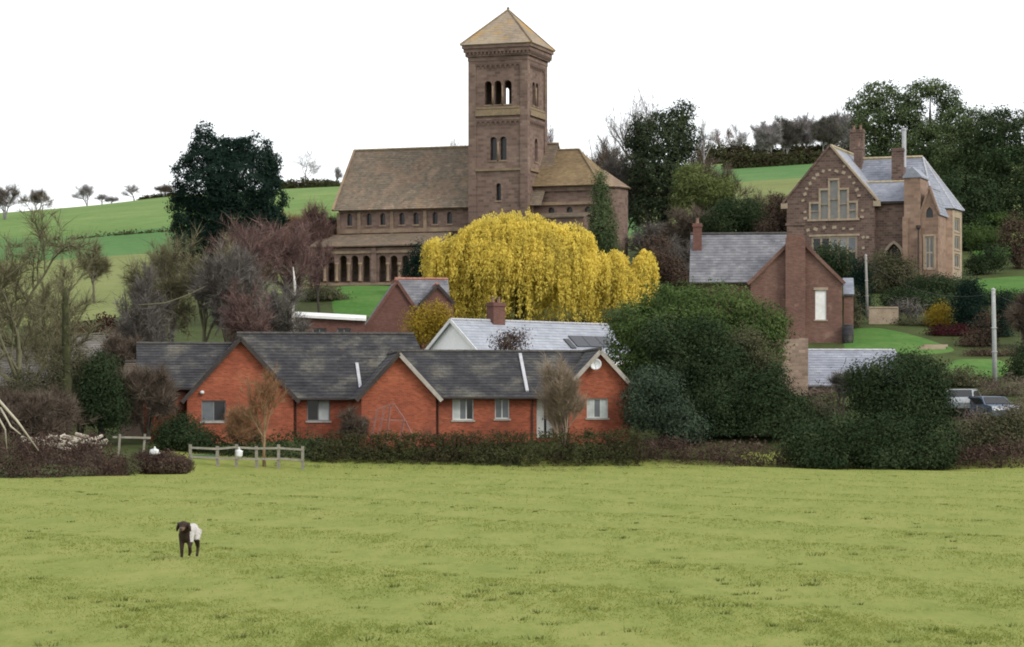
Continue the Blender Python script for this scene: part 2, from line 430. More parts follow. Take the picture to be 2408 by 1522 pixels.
class MB:
    def __init__(s):
        s.v = []
        s.f = []

    def poly(s, *pts):
        i = len(s.v)
        s.v += [tuple(p) for p in pts]
        s.f.append(tuple(range(i, i + len(pts))))
        return s

    def box(s, x0, x1, y0, y1, z0, z1):
        i = len(s.v)
        s.v += [(x, y, z) for z in (z0, z1) for y in (y0, y1) for x in (x0, x1)]
        for q in ((0, 2, 3, 1), (4, 5, 7, 6), (0, 1, 5, 4), (2, 6, 7, 3), (0, 4, 6, 2), (1, 3, 7, 5)):
            s.f.append(tuple(i + k for k in q))
        return s

    def beam(s, a, b, w, h, up=(0, 0, 1)):
        a, b = Vector(a), Vector(b)
        d = (b - a).normalized()
        r = d.cross(Vector(up))
        if r.length < 1e-4:
            r = d.cross(Vector((1, 0, 0)))
        r.normalize()
        u = r.cross(d)
        i = len(s.v)
        for p in (a, b):
            for sx, sz in ((-1, -1), (1, -1), (1, 1), (-1, 1)):
                s.v.append(tuple(p + r * (sx * w / 2) + u * (sz * h / 2)))
        for q in ((0, 1, 5, 4), (1, 2, 6, 5), (2, 3, 7, 6), (3, 0, 4, 7), (3, 2, 1, 0), (4, 5, 6, 7)):
            s.f.append(tuple(i + k for k in q))
        return s

    def tube(s, pts, rad, n=6, cap=True):
        i0 = len(s.v)
        prev = None
        for k, p in enumerate(pts):
            a = pts[max(0, k - 1)]
            b = pts[min(len(pts) - 1, k + 1)]
            d = Vector(b) - Vector(a)
            if d.length < 1e-7:
                d = Vector((0, 0, 1))
            d.normalize()
            ref = prev if prev is not None else (Vector((1, 0, 0)) if abs(d.x) < 0.8 else Vector((0, 1, 0)))
            r = ref - d * ref.dot(d)
            if r.length < 1e-5:
                r = d.orthogonal()
            r.normalize()
            prev = r
            q = d.cross(r)
            for j in range(n):
                an = 2 * math.pi * j / n
                s.v.append(tuple(Vector(p) + (r * math.cos(an) + q * math.sin(an)) * rad[k]))
        m = len(pts)
        for k in range(m - 1):
            for j in range(n):
                j2 = (j + 1) % n
                s.f.append((i0 + k * n + j, i0 + k * n + j2, i0 + (k + 1) * n + j2, i0 + (k + 1) * n + j))
        if cap:
            s.f.append(tuple(i0 + j for j in reversed(range(n))))
            s.f.append(tuple(i0 + (m - 1) * n + j for j in range(n)))
        return s

    def prism(s, outline, y0, y1):
        """outline (x,z) counter-clockwise seen from -y, extruded from y0 to y1"""
        n = len(outline)
        i = len(s.v)
        s.v += [(x, y0, z) for x, z in outline] + [(x, y1, z) for x, z in outline]
        s.f.append(tuple(i + k for k in range(n)))
        s.f.append(tuple(i + n + k for k in reversed(range(n))))
        for k in range(n):
            k2 = (k + 1) % n
            s.f.append((i + k2, i + k, i + n + k, i + n + k2))
        return s

    def lathe(s, c, prof, n=12):
        """prof list of (radius, z) about a vertical axis through c"""
        i0 = len(s.v)
        for r, z in prof:
            for j in range(n):
                a = 2 * math.pi * j / n
                s.v.append((c[0] + r * math.cos(a), c[1] + r * math.sin(a), c[2] + z))
        for k in range(len(prof) - 1):
            for j in range(n):
                j2 = (j + 1) % n
                s.f.append((i0 + k * n + j, i0 + k * n + j2, i0 + (k + 1) * n + j2, i0 + (k + 1) * n + j))
        s.f.append(tuple(i0 + j for j in reversed(range(n))))
        s.f.append(tuple(i0 + (len(prof) - 1) * n + j for j in range(n)))
        return s

    def build(s, name, mat, parent=None, mtx=None, smooth=False):
        return link(name, mesh_from(name, s.v, s.f, mat, True, smooth), parent, mtx)


# ------------------------------------------------------------------ architecture helpers
class Frame:
    """a building's own axes: u to its right, v into its depth, w up from its base"""
    def __init__(s, px0, Y0, deg, zb):
        s.th = math.radians(deg)
        s.c, s.s = math.cos(s.th), math.sin(s.th)
        s.Y0, s.X0, s.zb = Y0, X_at(px0, Y0), zb

    def depth(s, u, v):
        return s.Y0 - s.s * u + s.c * v

    def u(s, px, v=0.0):
        k = (px - CX) / FOC
        return (k * (s.Y0 + s.c * v) - s.X0 - s.s * v) / (s.c + k * s.s)

    def v(s, px, u):
        k = (px - CX) / FOC
        return (k * (s.Y0 - s.s * u) - s.X0 - s.c * u) / (s.s - k * s.c)

    def w(s, py, u, v=0.0):
        return Z_at(py, s.depth(u, v)) - s.zb

    def thing(s, name, label, cat, group=None):
        return thing(name, label, cat, (s.X0, s.Y0, s.zb), -s.th, group)


def arch_top(o, u):
    a, b, z0, z1, kind = o
    if kind == 'rect':
        return z1
    h = (b - a) / 2
    if kind == 'round':
        x = (u - (a + b) / 2) / h
        return z1 - h + h * math.sqrt(max(0.0, 1 - x * x))
    R = (b - a) * 1.05                                   # pointed
    rise = math.sqrt(R * R - (R - h) ** 2)
    x = abs(u - (a + b) / 2)
    return z1 - rise + math.sqrt(max(0.0, R * R - (x + R - h) ** 2))


def arch_us(o, n=8):
    a, b, z0, z1, kind = o
    if kind == 'rect':
        return [a, b]
    return [a + (b - a) * (0.5 - 0.5 * math.cos(math.pi * i / n)) for i in range(n + 1)]


def wall(mb, u0, u1, zb, top, t, ops=(), v0=0.0):
    """a solid wall in the u-z plane, its face at v0 and t thick, with openings cut through; top is a (u,z) profile"""
    us = {round(u0, 5), round(u1, 5)} | {round(p[0], 5) for p in top if u0 < p[0] < u1}
    for o in ops:
        us |= {round(x, 5) for x in arch_us(o)}
    us = sorted(us)

    def topz(u):
        for (a, za), (b, zb_) in zip(top[:-1], top[1:]):
            if a - 1e-4 <= u <= b + 1e-4:
                return za + (zb_ - za) * ((u - a) / (b - a) if b > a else 0)
        return top[-1][1]
    for a, b in zip(us[:-1], us[1:]):
        if b - a < 1e-5:
            continue
        mid = (a + b) / 2
        here = sorted([o for o in ops if o[0] - 1e-4 < mid < o[1] + 1e-4], key=lambda o: o[2])
        la = lb = zb
        spans = []
        for o in here:
            spans.append((la, lb, o[2], o[2]))
            la, lb = arch_top(o, a), arch_top(o, b)
        spans.append((la, lb, topz(a), topz(b)))
        for p, q, r, w in spans:
            if abs(r - p) < 1e-5 and abs(w - q) < 1e-5:
                continue
            mb.poly((a, v0, p), (b, v0, q), (b, v0, w), (a, v0, r))
            mb.poly((b, v0 + t, q), (a, v0 + t, p), (a, v0 + t, r), (b, v0 + t, w))
        mb.poly((a, v0, topz(a)), (b, v0, topz(b)), (b, v0 + t, topz(b)), (a, v0 + t, topz(a)))
    for o in ops:
        xs = arch_us(o)
        loop = [(o[0], o[2]), (o[1], o[2])] + [(x, arch_top(o, x)) for x in reversed(xs)]
        for (x0, z0), (x1, z1) in zip(loop, loop[1:] + loop[:1]):
            if abs(x0 - x1) < 1e-6 and abs(z0 - z1) < 1e-6:
                continue
            mb.poly((x0, v0, z0), (x0, v0 + t, z0), (x1, v0 + t, z1), (x1, v0, z1))
    mb.poly((u0, v0 + t, zb), (u0, v0, zb), (u0, v0, topz(u0)), (u0, v0 + t, topz(u0)))
    mb.poly((u1, v0, zb), (u1, v0 + t, zb), (u1, v0 + t, topz(u1)), (u1, v0, topz(u1)))
    return mb


def side_mtx(u, v, deg):
    """places a wall drawn in its own u-z plane: origin at (u,v), turned by deg about the vertical"""
    return Matrix.Translation((u, v, 0)) @ Matrix.Rotation(math.radians(deg), 4, 'Z')


def window(parent, mtx, o, cols, rows, frame_mat, glass_mat, rec=0.10, bar=0.06, sill_mat=None, glass_list=None, name='window', fd=0.07, heads=None):
    """frame with bars set back in the opening, every light with its own pane, sill under it"""
    a, b, z0, z1, kind = o
    f = MB()
    f.box(a, a + bar, rec, rec + fd, z0, z1)
    f.box(b - bar, b, rec, rec + fd, z0, z1)
    f.box(a + bar, b - bar, rec, rec + fd, z0, z0 + bar)
    f.box(a + bar, b - bar, rec, rec + fd, z1 - bar, z1)
    cw = (b - a - bar) / cols
    rh = (z1 - z0 - bar) / rows
    for i in range(1, cols):
        x = a + cw * i
        f.box(x, x + bar, rec + 0.004, rec + fd - 0.004, z0 + bar, z1 - bar)
    for j in range(1, rows):
        z = z0 + rh * j
        f.box(a + bar, b - bar, rec + 0.008, rec + fd - 0.008, z, z + bar)
    w = f.build(name, frame_mat, parent, mtx)
    k = 0
    for i in range(cols):
        for j in range(rows):
            x0, zz = a + bar + cw * i, z0 + bar + rh * j
            gm = glass_list[k % len(glass_list)] if glass_list else glass_mat
            k += 1
            MB().box(x0 - 0.01, x0 + cw - bar + 0.01, rec + 0.02, rec + 0.035, zz - 0.01, zz + rh - bar + 0.01).build('pane', gm, w)
    if sill_mat:
        MB().box(a - 0.08, b + 0.08, -0.06, rec + 0.03, z0 - 0.10, z0 + 0.002).build('sill', sill_mat, w)
    return w


def arch_pane(parent, mtx, o, mat, rec=0.25, name='window', sill_mat=None, flat=False):
    """arched glazing set deep in its opening"""
    xs = arch_us(o, 10)
    loop = [(o[0], o[2]), (o[1], o[2])] + [(x, arch_top(o, x)) for x in reversed(xs)][1:-1]
    if o[4] == 'rect':
        loop = [(o[0], o[2]), (o[1], o[2]), (o[1], o[3]), (o[0], o[3])]
    mb = MB().prism(loop, rec, rec + 0.05)
    w = mb.build(name, mat, parent, mtx)
    if sill_mat:
        MB().box(o[0] - 0.1, o[1] + 0.1, -0.07, 0.12, o[2] - 0.14, o[2] - 0.004).build('sill', sill_mat, *((parent, mtx) if flat else (w,)))
    return w


def roof_slope(mb, el, er, rr, rl, row=0.28, th=0.022, base=0.10):
    """one slope as lapped courses: el, er along the eave, rr, rl along the ridge"""
    el, er, rr, rl = map(Vector, (el, er, rr, rl))
    nrm = (er - el).cross(rl - el)
    if nrm.length < 1e-6:
        nrm = (er - el).cross(rr - el)
    nrm.normalize()
    if nrm.z < 0:
        nrm = -nrm
    n = max(2, int(round(((rl + rr) / 2 - (el + er) / 2).length / row)))
    rnd = random.Random(int(el.x * 100) + 3)
    for j in range(n):
        t0, t1 = j / n, min(1.0, (j + 1.04) / n)
        a, b = el.lerp(rl, t0), er.lerp(rr, t0)
        c, d = er.lerp(rr, t1), el.lerp(rl, t1)
        h = th * rnd.uniform(0.9, 1.1)
        ab, bb = a + nrm * h, b + nrm * h
        mb.poly(ab, bb, c + nrm * 0.004, d + nrm * 0.004)
        mb.poly(a, b, bb, ab)
    e0, e1, e2, e3 = el - nrm * base, er - nrm * base, rr - nrm * base, rl - nrm * base
    mb.poly(e0, e3, e2, e1)
    mb.poly(e0, e1, er, el)
    mb.poly(e1, e2, rr, er)
    mb.poly(e3, e0, el, rl)
    return mb


def ridge_line(a, b, r=0.11, seg=0.45):
    """half-round ridge tiles lapped along a line"""
    mb = MB()
    a, b = Vector(a), Vector(b)
    n = max(1, int((b - a).length / seg))
    for i in range(n):
        p, q = a.lerp(b, i / n), a.lerp(b, (i + 0.97) / n)
        mb.tube([p, q], [r * 1.06, r * 0.95], 6)
    return mb


def chimney(parent, u, v, w, d, z0, z1, mat, pots=1, pot_mat='pot', name='chimney'):
    mb = MB().box(u - w / 2, u + w / 2, v - d / 2, v + d / 2, z0, z1 - 0.25)
    mb.box(u - w / 2 - 0.06, u + w / 2 + 0.06, v - d / 2 - 0.06, v + d / 2 + 0.06, z1 - 0.25, z1 - 0.12)
    mb.box(u - w / 2 - 0.02, u + w / 2 + 0.02, v - d / 2 - 0.02, v + d / 2 + 0.02, z1 - 0.12, z1)
    c = mb.build(name, mat, parent)
    for i in range(pots):
        x = u + (i - (pots - 1) / 2) * w * 0.5
        MB().lathe((x, v, z1), [(0.13, 0), (0.11, 0.12), (0.10, 0.32), (0.125, 0.34), (0.125, 0.40)], 8).build('chimney_pot', pot_mat, c)
    return c


# ------------------------------------------------------------------ plants
COVER = 3.4


def unit(a):
    return a / np.maximum(np.linalg.norm(a, axis=-1, keepdims=True), 1e-9)


def leaf_quads(C, N, size, rng, aspect=0.55, lean=0.6, spread=0.45):
    n = len(C)
    R = rng.normal(size=(n, 3))
    nn = unit(N * lean + unit(R))
    t = unit(np.cross(nn, rng.normal(size=(n, 3))))
    b = np.cross(nn, t)
    s = (size * rng.uniform(1 - spread, 1 + spread, n))[:, None]
    V = np.stack([C - t * s * .45 + b * s * aspect * .5, C - t * s * .45 - b * s * aspect * .5, C + t * s * .55], 1).reshape(-1, 3)
    return V, np.arange(n * 3).reshape(-1, 3)


def blob_points(blobs, dens, rng, clump=0.35, per=14, shell=(0.62, 1.04), inner=0.0):
    """clumped leaf positions over the skins of ellipsoids (cx,cy,cz,rx,ry,rz)"""
    Cs, Ns = [], []
    for bi, (cx, cy, cz, rx, ry, rz) in enumerate(blobs):
        area = 4 * math.pi * ((rx * ry) ** 1.6 / 3 + (rx * rz) ** 1.6 / 3 + (ry * rz) ** 1.6 / 3) ** (1 / 1.6)
        k = max(8, int(area * dens / per))
        d = unit(rng.normal(size=(k, 3)))
        d = d[(d[:, 1] < 0.35) | (rng.uniform(0, 1, k) < 0.4)]
        k = len(d)
        rad = rng.uniform(shell[0] ** 3, shell[1] ** 3, k) ** (1 / 3)
        ph = rng.uniform(0, 6.28, 3)                       # lumpy outline
        rad *= 1 + 0.15 * np.sin(d[:, 0] * 6 + ph[0]) * np.sin(d[:, 2] * 7 + ph[1]) + 0.10 * np.sin(d[:, 1] * 9 + d[:, 2] * 5 + ph[2])
        cc = d * rad[:, None] * np.array([rx, ry, rz]) + np.array([cx, cy, cz])
        ok = np.ones(k, bool)
        for bj, q in enumerate(blobs):
            if bj != bi:
                e = (((cc - np.array(q[:3])) / np.array(q[3:])) ** 2).sum(1)
                ok &= (e > 0.45) | (rng.uniform(0, 1, k) < 0.12)
        cc, d = cc[ok], d[ok]
        k = len(cc)
        if k:
            m = rng.integers(int(per * .5), int(per * 1.5) + 1, k)
            idx = np.repeat(np.arange(k), m)
            off = rng.normal(size=(len(idx), 3)) * clump * np.array([1, 1, 0.7])
            Cs.append(cc[idx] + off)
            Ns.append(unit(d[idx] * 0.9 + unit(off) * 0.7 + np.array([0, 0, 0.35])))
        if inner:
            ki = int(area * inner)
            d2 = unit(rng.normal(size=(ki, 3)))
            Cs.append(d2 * (rng.uniform(0, 1, ki) ** .5 * 0.8)[:, None] * np.array([rx, ry, rz]) + np.array([cx, cy, cz]))
            Ns.append(d2)
    return np.concatenate(Cs), np.concatenate(Ns)


def leafy(name, label, cat, Y, px_blobs, mat, size=0.24, dens=38, base=None, trunk_r=0.18, bark='bark_dark', group=None, deep=0.8, clump=0.34, seed=None, aspect=0.6, inner=2.0, trunk=True, zbase=None, shell=(0.58, 1.10)):
    """a leafy plant; px_blobs are (px, py, half width, half height[, depth offset m]) in photo units at distance Y"""
    rng = np.random.default_rng(seed if seed is not None else int(abs(px_blobs[0][0] * 7 + px_blobs[0][1] * 13 + Y)))
    s = Y / FOC
    bx = base if base is not None else sum(b[0] for b in px_blobs) / len(px_blobs)
    X = X_at(bx, Y)
    zg = G(X, Y) if zbase is None else zbase
    root = thing(name, label, cat, (X, Y, zg), 0, group)
    bl = []
    for b in px_blobs:
        dy = b[4] if len(b) > 4 else rng.uniform(-0.3, 0.3) * b[2] * s
        bl.append((X_at(b[0], Y) - X, dy, Z_at(b[1], Y) - zg, b[2] * s, max(0.3, b[2] * s * deep), b[3] * s))
    size *= .74 if aspect > .2 else 1.0
    dens = COVER * dens / 40.0 / (size * size * aspect * 0.5) * (0.36 if dens < 33 else 0.5)
    C, N = blob_points(bl, dens, rng, clump * 0.85, shell=shell, inner=inner * 3)
    keep = C[:, 2] > 0.02
    C, N = C[keep], N[keep]
    V, Fq = leaf_quads(C, N, size, rng, aspect, 1.6)
    if trunk:
        mb = MB()
        top = max(bl, key=lambda q: q[2])
        h = top[2]
        pts = [(0, 0, -0.3), (0.06 * h * rng.uniform(-1, 1), 0, h * 0.3), (top[0] * 0.5, top[1] * 0.5, h * 0.65), (top[0] * .8, top[1] * .8, h * .88)]
        mb.tube(pts, [trunk_r * 1.3, trunk_r, trunk_r * 0.7, trunk_r * 0.2], 7)
        for q in bl:
            k = rng.uniform(0.25, 0.5)
            p0 = Vector((top[0] * k * 0.6, top[1] * k * 0.6, h * k))
            mb.tube([p0, p0.lerp(Vector(q[:3]), 0.5) + Vector((0, 0, 0.15)), Vector(q[:3])], [trunk_r * .55, trunk_r * .35, trunk_r * .1], 5)
        mb.build('trunk', bark, root, smooth=True)
    npmesh('crown', V, Fq, mat, root)
    return root


def twiggy(label, Y, blobs, mat, dens=30, **k):
    """a leafless shrub: a dense brush of fine twigs on a short woody base"""
    a = dict(size=.5, aspect=.075, inner=1, clump=.3, trunk_r=.08, bark='bark_grey')
    a.update(k)
    return leafy('twiggy_shrub', label, 'shrub', Y, blobs, mat, dens=dens, **a)


def grow(segs, p, d, L, r, lvl, maxl, rng, up, spread, kids):
    n = 4 if lvl < 2 else 3
    pts = [p.copy()]
    q = p.copy()
    dd = d.copy()
    for i in range(n):
        dd = (dd + Vector(rng.normal(size=3)) * (0.10 + 0.05 * lvl) + Vector((0, 0, up))).normalized()
        q = q + dd * (L / n)
        pts.append(q.copy())
    end = 0.55 if lvl < maxl else 0.25
    segs.append((lvl, pts, [r * (1 + (end - 1) * i / n) for i in range(n + 1)]))
    if lvl >= maxl:
        return
    k = kids[min(lvl, len(kids) - 1)]
    for i in range(k):
        t = 0.35 + 0.65 * (i + rng.uniform(0.2, 0.9)) / k
        t = min(t, 0.999) * n
        j = int(t)
        b = pts[j].lerp(pts[j + 1], t - j)
        az = rng.uniform(0, 6.283)
        side = Vector((math.cos(az), math.sin(az), 0))
        loc = (pts[j + 1] - pts[j]).normalized()
        side = (side - loc * side.dot(loc)).normalized()
        sp = spread * rng.uniform(0.65, 1.2)
        nd = (loc * math.cos(sp) + side * math.sin(sp)).normalized()
        grow(segs, b, nd, L * rng.uniform(0.52, 0.78), r * rng.uniform(0.42, 0.58), lvl + 1, maxl, rng, up, spread, kids)


def bare_tree(name, label, cat, px, Y, py_top, w_px, twig='twig_grey', bark='bark_grey', r=0.16, levels=3, kids=(5, 5, 4), twigs=9, tw_len=0.9, tw_w=0.022, up=0.06,
              spread=0.75, group=None, seed=None, clear=0.28, zbase=None, depth=0.85, droop=0.0, multi=1, minr=0.012):
    """leafless tree: tapered trunk, limbs and a haze of fine twigs, fitted to a height and spread"""
    rng = np.random.default_rng(seed if seed is not None else int(px * 3 + Y * 17 + py_top))
    X = X_at(px, Y)
    zg = G(X, Y) if zbase is None else zbase
    H = Z_at(py_top, Y) - zg
    W = w_px * Y / FOC
    root = thing(name, label, cat, (X, Y, zg), 0, group)
    segs = []
    for m in range(multi):
        lean = Vector((rng.normal() * 0.10 + (m - (multi - 1) / 2) * 0.35, rng.normal() * 0.12, 1)).normalized()
        grow(segs, Vector((rng.normal() * 0.2 * (multi > 1), rng.normal() * 0.2 * (multi > 1), 0)), lean, H * 0.62, r, 0, levels, rng, up, spread, kids)
    A = np.array([tuple(q) for s_ in segs for q in s_[1]])
    tip = A[:, 2].max()
    xr = np.percentile(np.abs(A[:, 0]), 97)
    yr = np.percentile(np.abs(A[:, 1]), 97)
    sx, sy, sz = W / 2 * 0.92 / max(xr, .1), W / 2 * depth / max(yr, .1), (H - tw_len * 0.4) / tip
    S = lambda q: Vector((q[0] * sx, q[1] * sy, q[2] * sz))
    tr, br = MB(), MB()
    tp, td = [], []
    for lvl, pts, rad in segs:
        P_ = [S(q) for q in pts]
        if lvl == 0:
            P_[0].z -= 0.3
            rad = [rad[0] * 1.35] + rad[1:]
            tr.tube(P_, rad, 8)
        else:
            br.tube(P_, [max(q, minr) for q in rad], 5 if lvl == 1 else 3, cap=False)
        if lvl >= levels - 1:
            for a, b in zip(P_[:-1], P_[1:]):
                tp.append((a, b))
    tr.build('trunk', bark, root, smooth=True)
    br.build('branches', bark, root, smooth=True)
    twigs = int(math.ceil(twigs * .9))
    tw_w *= 1.25
    if twigs:
        a = np.array([tuple(q[0]) for q in tp])
        b = np.array([tuple(q[1]) for q in tp])
        k = len(a) * twigs
        idx = np.repeat(np.arange(len(a)), twigs)
        o = a[idx] + (b - a)[idx] * rng.uniform(0, 1, (k, 1))
        d = unit(unit((b - a)[idx]) * 0.8 + unit(rng.normal(size=(k, 3))) * 0.9 + np.array([0, 0, 0.25 - droop]))
        L = (tw_len * rng.uniform(0.4, 1.25, k))[:, None]
        side = unit(np.cross(d, rng.normal(size=(k, 3)))) * tw_w * .5
        mid = o + d * L * 0.45 + rng.normal(size=(k, 3)) * 0.06 * L - np.array([0, 0, droop * 0.2]) * L
        tipp = o + d * L + np.array([0, 0, -0.35 * droop]) * L
        V = np.stack([o + side, o - side, tipp], 1).reshape(-1, 3)
        Fq = np.arange(k * 3).reshape(-1, 3)
        npmesh('crown', V, Fq, twig, root)
    return root


def thicket(name, label, cat, Y, px0, px1, py_top, mat, twig=None, size=0.2, dens=30, height_px=None, depth=2.0, seed=1, tops=None, twig_n=0, tw_len=0.8, kind=None, zbase=None, tw_w=0.02, aspect=0.6, clump=0.22, Y1=None, lump=0.25):
    """a hedge or bramble bank filling a strip of ground: leaves through a long uneven body, stems standing in it. tops: list of (px, py)"""
    rng = np.random.default_rng(seed)
    Y1 = Y if Y1 is None else Y1
    tops = tops or [(px0, py_top), (px1, py_top)]
    tx, ty = [t[0] for t in tops], [t[1] for t in tops]
    cx = (px0 + px1) / 2
    Yc = (Y + Y1) / 2
    X = X_at(cx, Yc)
    zg = G(X, Yc) if zbase is None else zbase
    root = thing(name, label, cat, (X, Yc, zg))
    if kind: root['kind'] = kind
    wid = abs(px1 - px0) * Yc / FOC
    hmean = np.mean([Z_at(y, Yc) for y in ty]) - zg
    n = int(wid * (hmean * 1.6 + depth) * dens * 3.2 / 12)
    t = rng.uniform(0, 1, n)
    px = px0 + (px1 - px0) * t
    Yt = Y + (Y1 - Y) * t
    yy = rng.uniform(-.5, .5, n) * depth
    x = (px - CX) / FOC * Yt
    g = Gv(x, Yt + yy)
    top = CH + (HY - np.interp(px, tx, ty)) / FOC * Yt - g
    top = top * (1 + lump * 0.5 * np.sin(x * 2.1 + seed) * np.sin(x * 0.83 + 2 * seed) + rng.normal(size=n) * lump * 0.22)
    prof = np.sqrt(np.clip(1 - (np.abs(yy) / (depth * .5)) ** 2.5, 0.05, 1))
    top = top * 1.04
    u = 1 - rng.uniform(0, 1, n) ** 1.35
    C = np.stack([x - X, Yt + yy - Yc, g - zg + np.maximum(0.05, top * prof * u)], 1)
    m = rng.integers(6, 19, n)
    idx = np.repeat(np.arange(n), m)
    C = C[idx] + rng.normal(size=(len(idx), 3)) * clump
    C[:, 2] = np.maximum(C[:, 2], (g - zg)[idx] + 0.03)
    N = unit(np.stack([np.zeros(len(C)), -np.ones(len(C)) * .6, np.ones(len(C)) * .6], 1))
    V, Fq = leaf_quads(C, N, size, rng, aspect, 0.9)
    npmesh('foliage', V, Fq, mat, root)
    if twig and twig_n:
        k = int(wid * twig_n)
        t = rng.uniform(0, 1, k)
        px = px0 + (px1 - px0) * t
        Yt = Y + (Y1 - Y) * t
        yy = rng.uniform(-.5, .5, k) * depth
        x = (px - CX) / FOC * Yt
        g = Gv(x, Yt + yy)
        top = (CH + (HY - np.interp(px, tx, ty)) / FOC * Yt - g) * rng.uniform(0.15, 1.0, k)
        o = np.stack([x - X, Yt + yy - Yc, g - zg + np.maximum(0.05, top - tw_len * 0.3)], 1)
        d = unit(rng.normal(size=(k, 3)) * np.array([0.6, 0.6, 0.35]) + np.array([0, 0, 0.75]))
        L = (tw_len * rng.uniform(0.4, 1.2, k))[:, None]
        side = unit(np.cross(d, rng.normal(size=(k, 3)))) * tw_w * .5
        mid = o + d * L * .55 + rng.normal(size=(k, 3)) * .08 * L
        tp = o + d * L - np.array([0, 0, 0.25]) * L * rng.uniform(0, 1, (k, 1))
        V = np.stack([o, mid + side, tp, mid - side], 1).reshape(-1, 3)
        st_ = npmesh('stems', V, np.arange(k * 4).reshape(-1, 4), twig, root)
        st_['kind'] = 'stuff'
    return root
# ------------------------------------------------------------------ the lie of the land
_ctrl = []                                        # (photo column, distance, height)
for px_, lst in {
    -300: [(118, 0), (135, 0.6), (150, 1.2), (180, 3.5), (220, 8.5), (250, 11.6), (300, 18.0), (350, 24.5), (430, 33.5), (520, 41.5)],
    100: [(122, 0), (135, 0.6), (150, 1.2), (180, 3.5), (220, 8.5), (250, 11.9), (300, 18.5), (350, 25.5), (430, 35.0), (520, 42.6)],
    400: [(135, 0), (143, 0.7), (150, 1.25), (165, 1.9), (180, 3.6), (220, 9.0), (250, 13.2), (300, 20.5), (350, 27.0), (430, 37.0), (520, 45.4)],
    760: [(143, 0), (150, 1.3), (165, 2.0), (185, 4.8), (205, 8.2), (230, 12.0), (245, 14.4), (256, 15.2), (275, 16.6), (320, 23), (430, 39.0), (520, 47.2)],
    1150: [(143, 0), (150, 1.3), (165, 2.0), (185, 4.8), (205, 8.2), (230, 12.0), (245, 14.4), (256, 15.2), (275, 16.6), (320, 24), (430, 40.0), (520, 48.5)],
    1500: [(143, 0), (150, 1.4), (165, 2.6), (185, 5.6), (205, 9.0), (230, 13.0), (256, 16.4), (300, 22), (350, 29.5), (430, 41.5), (520, 50.8)],
    1850: [(143, 0), (150, 1.6), (165, 4.0), (190, 8.0), (210, 11.4), (235, 15.2), (260, 18.4), (300, 24), (350, 31.5), (430, 43.0), (520, 52.3)],
    2200: [(143, 0), (150, 1.8), (165, 4.2), (176, 6.0), (190, 8.0), (210, 11.2), (226, 13.8), (240, 15.4), (270, 20.0), (300, 25), (350, 32.5), (430, 44.5), (520, 54.3)],
    2700: [(143, 0), (150, 1.8), (165, 4.4), (176, 6.2), (190, 8.4), (210, 11.4), (226, 14.0), (240, 16.2), (270, 21.0), (300, 26), (350, 33.5), (430, 46), (520, 56.5)],
}.items():
    for Y_, z_ in lst:
        _ctrl.append((X_at(px_, Y_), Y_, z_))
for x_ in (-60, -25, 0, 25, 60):
    for Y_ in (95, 112):
        _ctrl.append((x_, Y_, 0.0))
_c = np.array(_ctrl)
_sc = 100.0


def _tpsk(d2):
    return np.where(d2 > 1e-12, 0.5 * d2 * np.log(np.maximum(d2, 1e-12)), 0.0)


_q = _c[:, :2] / _sc
_n = len(_q)
_K = _tpsk(((_q[:, None] - _q[None]) ** 2).sum(-1)) + np.eye(_n) * 2e-4
_Pm = np.concatenate([np.ones((_n, 1)), _q], 1)
_A = np.block([[_K, _Pm], [_Pm.T, np.zeros((3, 3))]])
_wt = np.linalg.solve(_A, np.concatenate([_c[:, 2], np.zeros(3)]))


def field_edge(x):
    """distance at which the meadow meets the hedge bank"""
    return np.interp(x, [-40, -24, -17, -13, -8, 0, 8, 14, 30, 60], [115, 119, 126, 134, 142, 145, 146, 147, 143, 142])


def Gv(x, y):
    x = np.asarray(x, dtype=float)
    y = np.asarray(y, dtype=float)
    shp = np.broadcast(x, y).shape
    xf = np.broadcast_to(x, shp).ravel()
    yf = np.broadcast_to(y, shp).ravel()
    xc = np.clip(xf, -130, 150) / _sc
    yc = np.clip(yf, 95, 524) / _sc
    out = np.zeros(len(xf))
    for i in range(0, len(xf), 20000):
        a = np.stack([xc[i:i + 20000], yc[i:i + 20000]], 1)
        K = _tpsk(((a[:, None] - _q[None]) ** 2).sum(-1))
        out[i:i + 20000] = K @ _wt[:_n] + _wt[_n] + a @ _wt[_n + 1:]
    e = field_edge(xf)
    t = np.clip((yf - (e - 1.5)) / 6.0, 0, 1)
    t = t * t * (3 - 2 * t)
    fld = 0.05 * np.sin(xf * 0.33 + 1) * np.sin(yf * 0.21) + 0.035 * np.sin(xf * 0.9 + yf * 0.5) + 0.10 * np.exp(-((xf - 11) / 7.0) ** 2 - ((yf - 140) / 10.0) ** 2)
    out = np.maximum(out, 0) * t + fld * (1 - t)
    return np.where(yf > 524, out - (yf - 524) * 0.01, out).reshape(shp)


def G(x, y):
    return float(Gv(np.array([x]), np.array([y]))[0])


